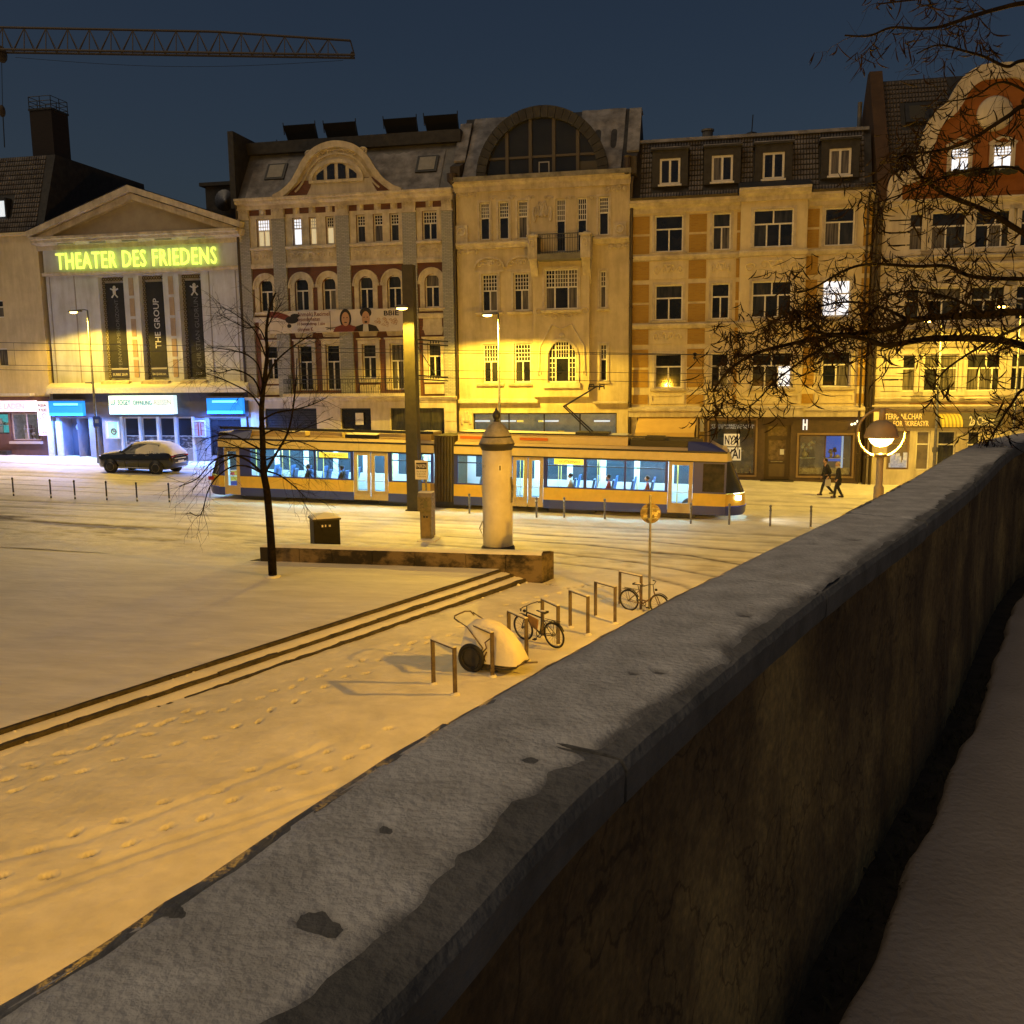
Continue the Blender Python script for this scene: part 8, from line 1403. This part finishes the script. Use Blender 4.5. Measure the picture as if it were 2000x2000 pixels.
# ------------------------------------------------------------------ overhead wires, crane
def wire(label, a, e, v, r=.013, sag=0.):
    (u0, z0), (u1, z1) = F(*a, v), F(*e, v); k = (z1 - z0) / (u1 - u0); q = thing('overhead_wire', label, 'wire', (-44, v, z0 + k * (-44 - u0)), group='overhead tram wires'); pts = [(u, v, z0 + k * (u - u0)) for u in np.linspace(-44, 34, 40)]; part(q, 'wire', MB().tube(pts, r, 5), DARK); return lambda u: z0 + k * (u - u0)
w4 = wire('lowest overhead wire, touched by the pantograph', (0, 722), (1280, 746), -11.95); w2_ = wire('topmost carrying wire above the tram', (0, 684), (1230, 692), -11.95, .015); w3 = wire('contact wire over the far tram track', (0, 713), (1230, 728), -8.8); w1 = wire('carrying wire over the far tram track', (0, 669), (1230, 690), -8.8, .015)
for hi_, lo_, v, n in ((w2_, w4, -11.95, 'hanger wires between the two wires above the tram'), (w1, w3, -8.8, 'hanger wires between the wires over the far track')):
    q = thing('wire_hanger', n, 'wire', (-40, v, 6)); mb = MB()
    for u in np.arange(-40, 30, 7.5): mb.tube([(u, v, lo_(u)), (u, v, hi_(u))], .007, 4)
    part(q, 'hanger', mb, DARK)
x = F(1357, 695, -11.95); q = thing('wire_insulator', 'small dark insulator on the upper wire in front of the panel house', 'insulator', (x[0], -11.95, x[1])); mb = MB()
for k in (-1, 0, 1): mb.lathe([(.02, -.04), (.11, 0), (.02, .04)], 10, (x[0] + .0, -11.95, x[1] + .09 * k), 'z')
mb.tube([(x[0], -11.95, x[1] - .2), (x[0], -11.95, w2_(x[0]))], .02, 5); part(q, 'disc_stack', mb, DARK)
CD = 130.; CRN = mat('crane_paint', (.11, .065, .025), .6, (.08, .048, .02), 3); q = thing('tower_crane', 'long lattice crane jib reaching over the rooftops against the night sky', 'crane', tuple(W(-60, 700, CD).xy) + (0,), street=False)
def CP(px, py, off=0.): p = W(px, py, CD + off); return p
def ln(pts, x):
    for (a, b_), (c_, e) in zip(pts[:-1], pts[1:]):
        if a <= x <= c_: return b_ + (e - b_) * (x - a) / (c_ - a)
    return pts[-1][1]
TOP = [(-80, 50), (0, 53.5), (421, 62), (685, 79.5)]; BOT = [(-80, 97), (0, 99.5), (695, 110.5)]; mb = MB(); nodes = list(np.linspace(-80, 662, 36)); mb.tube([CP(x, ln(TOP, x)) for x in nodes + [684]], .16, 5)
for off in (-.9, .9): mb.tube([CP(x, ln(BOT, x) + off * 3.2, off) for x in nodes + [693]], .16, 5)
mb.tube([CP(684, 79), CP(692, 107)], .1, 5); mb.tube([CP(688, 104, -.9), CP(688, 112, .9)], .25, 5); part(q, 'jib_chord', mb, CRN); mb = MB()
for i, x in enumerate(nodes[:-1]):
    x2 = nodes[i + 1]
    for off in (-.9, .9):
        if i % 2 == 0: mb.tube([CP(x, ln(TOP, x)), CP(x, ln(BOT, x) + off * 3.2, off)], .075, 4)
        mb.tube([CP(x, ln(TOP, x)), CP(x2, ln(BOT, x2) + off * 3.2, off)] if i % 2 == 0 else [CP(x, ln(BOT, x) + off * 3.2, off), CP(x2, ln(TOP, x2))], .055 if i % 2 else .06, 4)
    mb.tube([CP(x, ln(BOT, x) - 2.9, -.9), CP(x, ln(BOT, x) + 2.9, .9)], .05, 4)
part(q, 'jib_lattice', mb, CRN); a = CP(-60, 90); mb = MB()
for dx in (-1, 1):
    for dy in (-1, 1): mb.tube([(a.x + dx, a.y + dy, 0), (a.x + dx, a.y + dy, a.z + 6)], .16, 5)
for k in range(28):
    z = a.z * k / 28; z2 = a.z * (k + 1) / 28
    for dx0, dy0, dx1, dy1 in ((-1, -1, 1, -1), (1, -1, 1, 1), (1, 1, -1, 1), (-1, 1, -1, -1)): mb.tube([(a.x + dx0, a.y + dy0, z), (a.x + dx1, a.y + dy1, z2)], .06, 4)
part(q, 'tower', mb, CRN); part(q, 'trolley', MB().sphere(CP(3, 106), .6, 1.0, 1.1, 8, 6), CRN); r0, r1, r2 = CP(3, 110), CP(5, 210), CP(9, 288); part(q, 'hoist_rope', MB().tube([r0, r1], .04, 5).tube([r1, r2], .07, 5), DARK); part(q, 'hook_block', MB().sphere(CP(4, 217), .45, .45, .8, 8, 6), CRN); mb = MB(); pts = [CP(30 + 640 * k / 20, 112 + 15 * math.sin(math.pi * k / 20) + 6 * k / 20) for k in range(21)]; part(q, 'slack_cable', MB().tube(pts, .03, 4), DARK)
# ------------------------------------------------------------------ trees
def curve_pts(pts, n=6):
    pts = [Vector(p) for p in pts]; out = []
    for i in range(len(pts) - 1):
        p0, p1, p2, p3 = pts[max(0, i - 1)], pts[i], pts[i + 1], pts[min(len(pts) - 1, i + 2)]
        for k in range(n): t_ = k / n; out.append(.5 * ((2 * p1) + (p2 - p0) * t_ + (2 * p0 - 5 * p1 + 4 * p2 - p3) * t_ * t_ + (3 * p1 - p0 - 3 * p2 + p3) * t_ ** 3))
    return out + [pts[-1]]
def sprout(mb, pts, n, L, r, rng_, level=1, droop=.25, fwd=.8, t0=.15, ends=None, curl=.35, sides=4):
    for _ in range(n):
        i = min(len(pts) - 2, int((t0 + (1 - t0) * rng_.random()) * (len(pts) - 1))); p = pts[i]; d = (pts[i + 1] - pts[i]).normalized()
        q = Vector((rng_.gauss(0, 1), rng_.gauss(0, 1), rng_.gauss(0, 1))); q -= d * q.dot(d); q.normalize(); a = (d * fwd + q * rng_.uniform(.5, 1.2)).normalized(); l = L * rng_.uniform(.45, 1.25); w = Vector((rng_.gauss(0, 1), rng_.gauss(0, 1), rng_.gauss(0, 1))) * curl; tw = [p]; k = 6
        for j in range(k): a = (a + w * .35 / k * 2 + Vector((rng_.gauss(0, .13), rng_.gauss(0, .13), rng_.gauss(0, .13) - droop / k))).normalized(); tw.append(tw[-1] + a * l / k)
        mb.tube(tw, r, sides, r * .35)
        if ends is not None: ends.append(tw)
        if level > 0: sprout(mb, tw, rng_.randint(2, 4), L * .5, r * .55, rng_, level - 1, droop, fwd, .2, ends, curl, max(3, sides - 1))
BARK = mat('wet_bark', (.006, .0045, .004), .95, (.013, .010, .008), 8, .6, 22, spec=.08)
tu = s2w(*G(533, 1127)); tb_ = H(533, 1127, ZP); TD = tb_.y; tr_ = thing('bare_tree', 'slender bare young tree standing on the snowy plaza', 'tree', tuple(tb_), street=False); TW = lambda x, y, o=0.: W(x, y, TD + o)
stem = curve_pts([TW(533, 1132), TW(529, 1050), TW(522, 965), TW(515, 922), TW(513, 860), TW(511, 800, .1), TW(516, 745, .2), TW(522, 690, .2), TW(520, 650, .3), TW(526, 605, .3), TW(538, 572, .4)], 4); mb = MB(); n = len(stem)
vsr = lambda i: .115 if i < 3 else .108 - .088 * (i - 3) / (n - 4)
for i in range(0, n - 1): mb.tube([stem[i] - (stem[i + 1] - stem[i]) * .08, stem[i + 1]], vsr(i), 9, vsr(i + 1))
part(tr_, 'trunk', mb, BARK, True); rg = random.Random(11)
BR = [([(516, 925), (540, 885), (562, 845), (572, 800), (578, 745), (580, 700)], .045, .3), ([(513, 925), (485, 900), (450, 888), (415, 902), (385, 935), (350, 950)], .035, -.6), ([(513, 925), (480, 910), (445, 915), (410, 950), (392, 1005), (370, 1000)], .03, -1.), ([(514, 918), (545, 928), (575, 950), (600, 975)], .03, -.7), ([(513, 880), (485, 865), (455, 850), (420, 852), (390, 862)], .03, .5), ([(512, 820), (540, 806), (575, 800), (610, 790), (640, 775)], .03, .8), ([(512, 800), (490, 770), (455, 750), (420, 735), (400, 728)], .028, -.4), ([(511, 775), (495, 740), (460, 722), (430, 728), (403, 720)], .028, .7), ([(513, 770), (530, 720), (555, 690), (590, 665), (608, 655)], .034, -.3), ([(514, 760), (505, 715), (480, 692), (440, 682), (402, 678)], .026, .2), ([(520, 700), (500, 650), (475, 625), (450, 608), (430, 600)], .022, .4), ([(520, 670), (505, 640), (480, 640), (440, 620), (428, 612)], .02, -.5), ([(522, 640), (535, 615), (550, 590)], .018, 0), ([(513, 850), (535, 840), (570, 845), (600, 835), (650, 815)], .026, -.9), ([(513, 860), (540, 870), (580, 862), (625, 880), (655, 905)], .024, .9), ([(512, 900), (470, 890), (430, 905), (395, 935), (375, 960)], .024, .9), ([(514, 900), (550, 890), (590, 905), (610, 935)], .022, -1.2), ([(513, 890), (470, 875), (425, 860), (400, 880)], .022, -1.3)]
br = MB(); tw = MB()
for pts, r, o in BR: c_ = curve_pts([TW(x, y, o * k / (len(pts) - 1)) for k, (x, y) in enumerate(pts)], 4); b_ = MB().tube(c_, r, 6, r * .3); part(tr_, 'branch', b_, BARK, True); sprout(tw, c_, 12, 1.0, .0068, rg, 1, .30, 1.0, .25, None, .5)
sprout(tw, stem[14:], 16, .9, .007, rg, 1, .1, .8, .0)
part(tr_, 'twigs', tw, BARK, kind='stuff'); part(tr_, 'trunk_snow', MB().sphere(tuple(tb_ + Vector((0, 0, .01))), .22, .22, .05, 12, 6), SNOW, True)
# big seed-pod tree on the terrace, its crown hanging into the picture from the right
PD = 7.4; PW_ = lambda x, y, o=0.: W(x, y, PD + o); tx = Vector((7.2, 7.6, ZT - .1)); pt_ = thing('pod_tree', 'dark bare tree hung with long seed pods reaching in from the right', 'tree', tuple(tx), street=False)
tk = curve_pts([tx, tx + Vector((.1, 0, 1.2)), tx + Vector((-.05, .1, 2.6)), tx + Vector((.15, 0, 4.2)), tx + Vector((.1, -.1, 6.0)), tx + Vector((-.2, .1, 8.0))], 5); mb = MB(); n = len(tk)
for i in range(n - 1): mb.tube([tk[i] - (tk[i + 1] - tk[i]) * .05, tk[i + 1]], .24 - .17 * i / n, 12, .24 - .17 * (i + 1) / n)
part(pt_, 'trunk', mb, BARK, True)
def rootpt(h): return tx + Vector((0, 0, h))
LB = [([rootpt(2.0), PW_(2120, 720, .2), (2010, 679, .2), (1941, 663, .1), (1829, 661, 0), (1775, 668, -.1), (1730, 675, -.1), (1698, 665, 0), (1650, 655, 0), (1605, 651, .1), (1572, 640, .2)], .050, 30),
      ([rootpt(2.3), PW_(2120, 640, -.3), (2005, 611, -.3), (1925, 614, -.2), (1829, 620, 0), (1775, 627, .1), (1733, 643, .1), (1669, 652, .2), (1617, 656, .2), (1560, 668, .2), (1476, 690, .1), (1425, 722, 0), (1392, 765, 0)], .046, 84),
      ([rootpt(3.0), PW_(2120, 520, .4), (2000, 456, .4), (1931, 414, .4), (1853, 383, .3), (1820, 362, .3), (1791, 336, .2), (1775, 300, .2)], .042, 34),
      ([rootpt(3.9), PW_(2090, 190, -.3), (2000, 207, -.2), (1972, 225, -.2), (1936, 248, -.2), (1885, 279, -.1), (1828, 295, 0), (1786, 300, 0), (1740, 312, 0)], .032, 26),
      ([rootpt(5.2), PW_(2100, 0, .2), (2000, 6, .1), (1957, 15, .1), (1910, 28, 0), (1872, 41, 0), (1833, 53, 0), (1794, 56, -.1), (1740, 54, -.1), (1698, 70, -.1), (1650, 69, -.1)], .03, 14),
      ([rootpt(4.6), PW_(2100, 120, .5), (2000, 118, .5), (1967, 130, .4), (1923, 111, .4), (1885, 100, .3), (1833, 88, .3), (1790, 105, .3)], .026, 14),
      ([rootpt(2.6), PW_(2120, 545, .1), (2005, 545, 0), (1900, 540, 0), (1850, 520, -.1), (1790, 520, -.2), (1700, 516, -.2), (1650, 528, -.1), (1590, 562, 0), (1556, 572, 0)], .03, 46),
      ([rootpt(1.5), PW_(2120, 800, .3), (2010, 760, .3), (1975, 790, .2), (1950, 830, .2), (1925, 870, .1)], .026, 22),
      ([rootpt(5.4), PW_(2080, -60, 0), (1990, -20, 0), (1900, -8, .1), (1800, -2, .1), (1715, 8, .1)], .026, 9),
      ([rootpt(2.2), PW_(2120, 600, -.6), (1990, 640, -.6), (1910, 680, -.5), (1850, 720, -.5), (1820, 755, -.4)], .022, 16),
      ([rootpt(3.3), PW_(2100, 380, .2), (1990, 330, .2), (1920, 330, .1), (1850, 345, .1), (1760, 380, .1), (1700, 400, 0)], .022, 24),
      ([(1669, 652, .2), (1590, 690, .2), (1520, 740, .1), (1470, 790, 0), (1440, 800, 0)], .016, 22), ([(1605, 651, .1), (1560, 610, .1), (1490, 640, 0), (1440, 660, 0)], .014, 18), ([(1775, 627, .1), (1720, 600, 0), (1650, 590, 0), (1570, 610, -.1), (1500, 660, -.1)], .018, 30), ([(1925, 614, -.2), (1850, 580, -.3), (1760, 570, -.3), (1690, 600, -.3)], .018, 26), ([(2040, 200, .5), (1960, 160, .5), (1900, 190, .5), (1830, 200, .4)], .018, 12)]
tw = MB(); pods = MB(); tips = []; rg = random.Random(21)
for pts, r, n_ in LB:
    c_ = curve_pts([p if isinstance(p, Vector) else PW_(*p) for p in pts], 5); part(pt_, 'branch', MB().tube(c_, r * .72, 7, r * .2), BARK, True); e_ = []; i0 = 10 if isinstance(pts[0], Vector) else 2; sprout(tw, c_[i0:], int(n_ * 1.45), .34, .0028, rg, 1, .10, .7, 0., e_, .95); tips.append((e_, n_))
for e_, n_ in tips:
    for t_ in e_:
        dens = .60 if n_ > 16 else .32
        if rg.random() > dens: continue
        for _ in range(rg.choice((1, 2, 2, 3))):
            p = t_[rg.randrange(2, len(t_))]; L = rg.uniform(.07, .19); d = Vector((rg.gauss(0, .6), rg.gauss(0, .6), -1)).normalized(); bnd = Vector((rg.gauss(0, 1.3), rg.gauss(0, 1.3), rg.gauss(0, .5))); q = [p]; k = 5
            for j in range(k): d = (d + bnd * .24).normalized(); q.append(q[-1] + d * L / k)
            r = rg.uniform(.004, .0072); m = len(q); prev = None
            pods.tube(q[:4], r * .45, 4, r).tube(q[3:], r, 4, r * .25)
part(pt_, 'twigs', tw, BARK, kind='stuff'); part(pt_, 'seed_pods', pods, mat('seed_pod', (.007, .0045, .0035), .95, (.016, .009, .006), 20, spec=.1), kind='stuff')
for o in list(bpy.data.objects):
    if o.type == 'LIGHT' and o.name != 'sun': pass
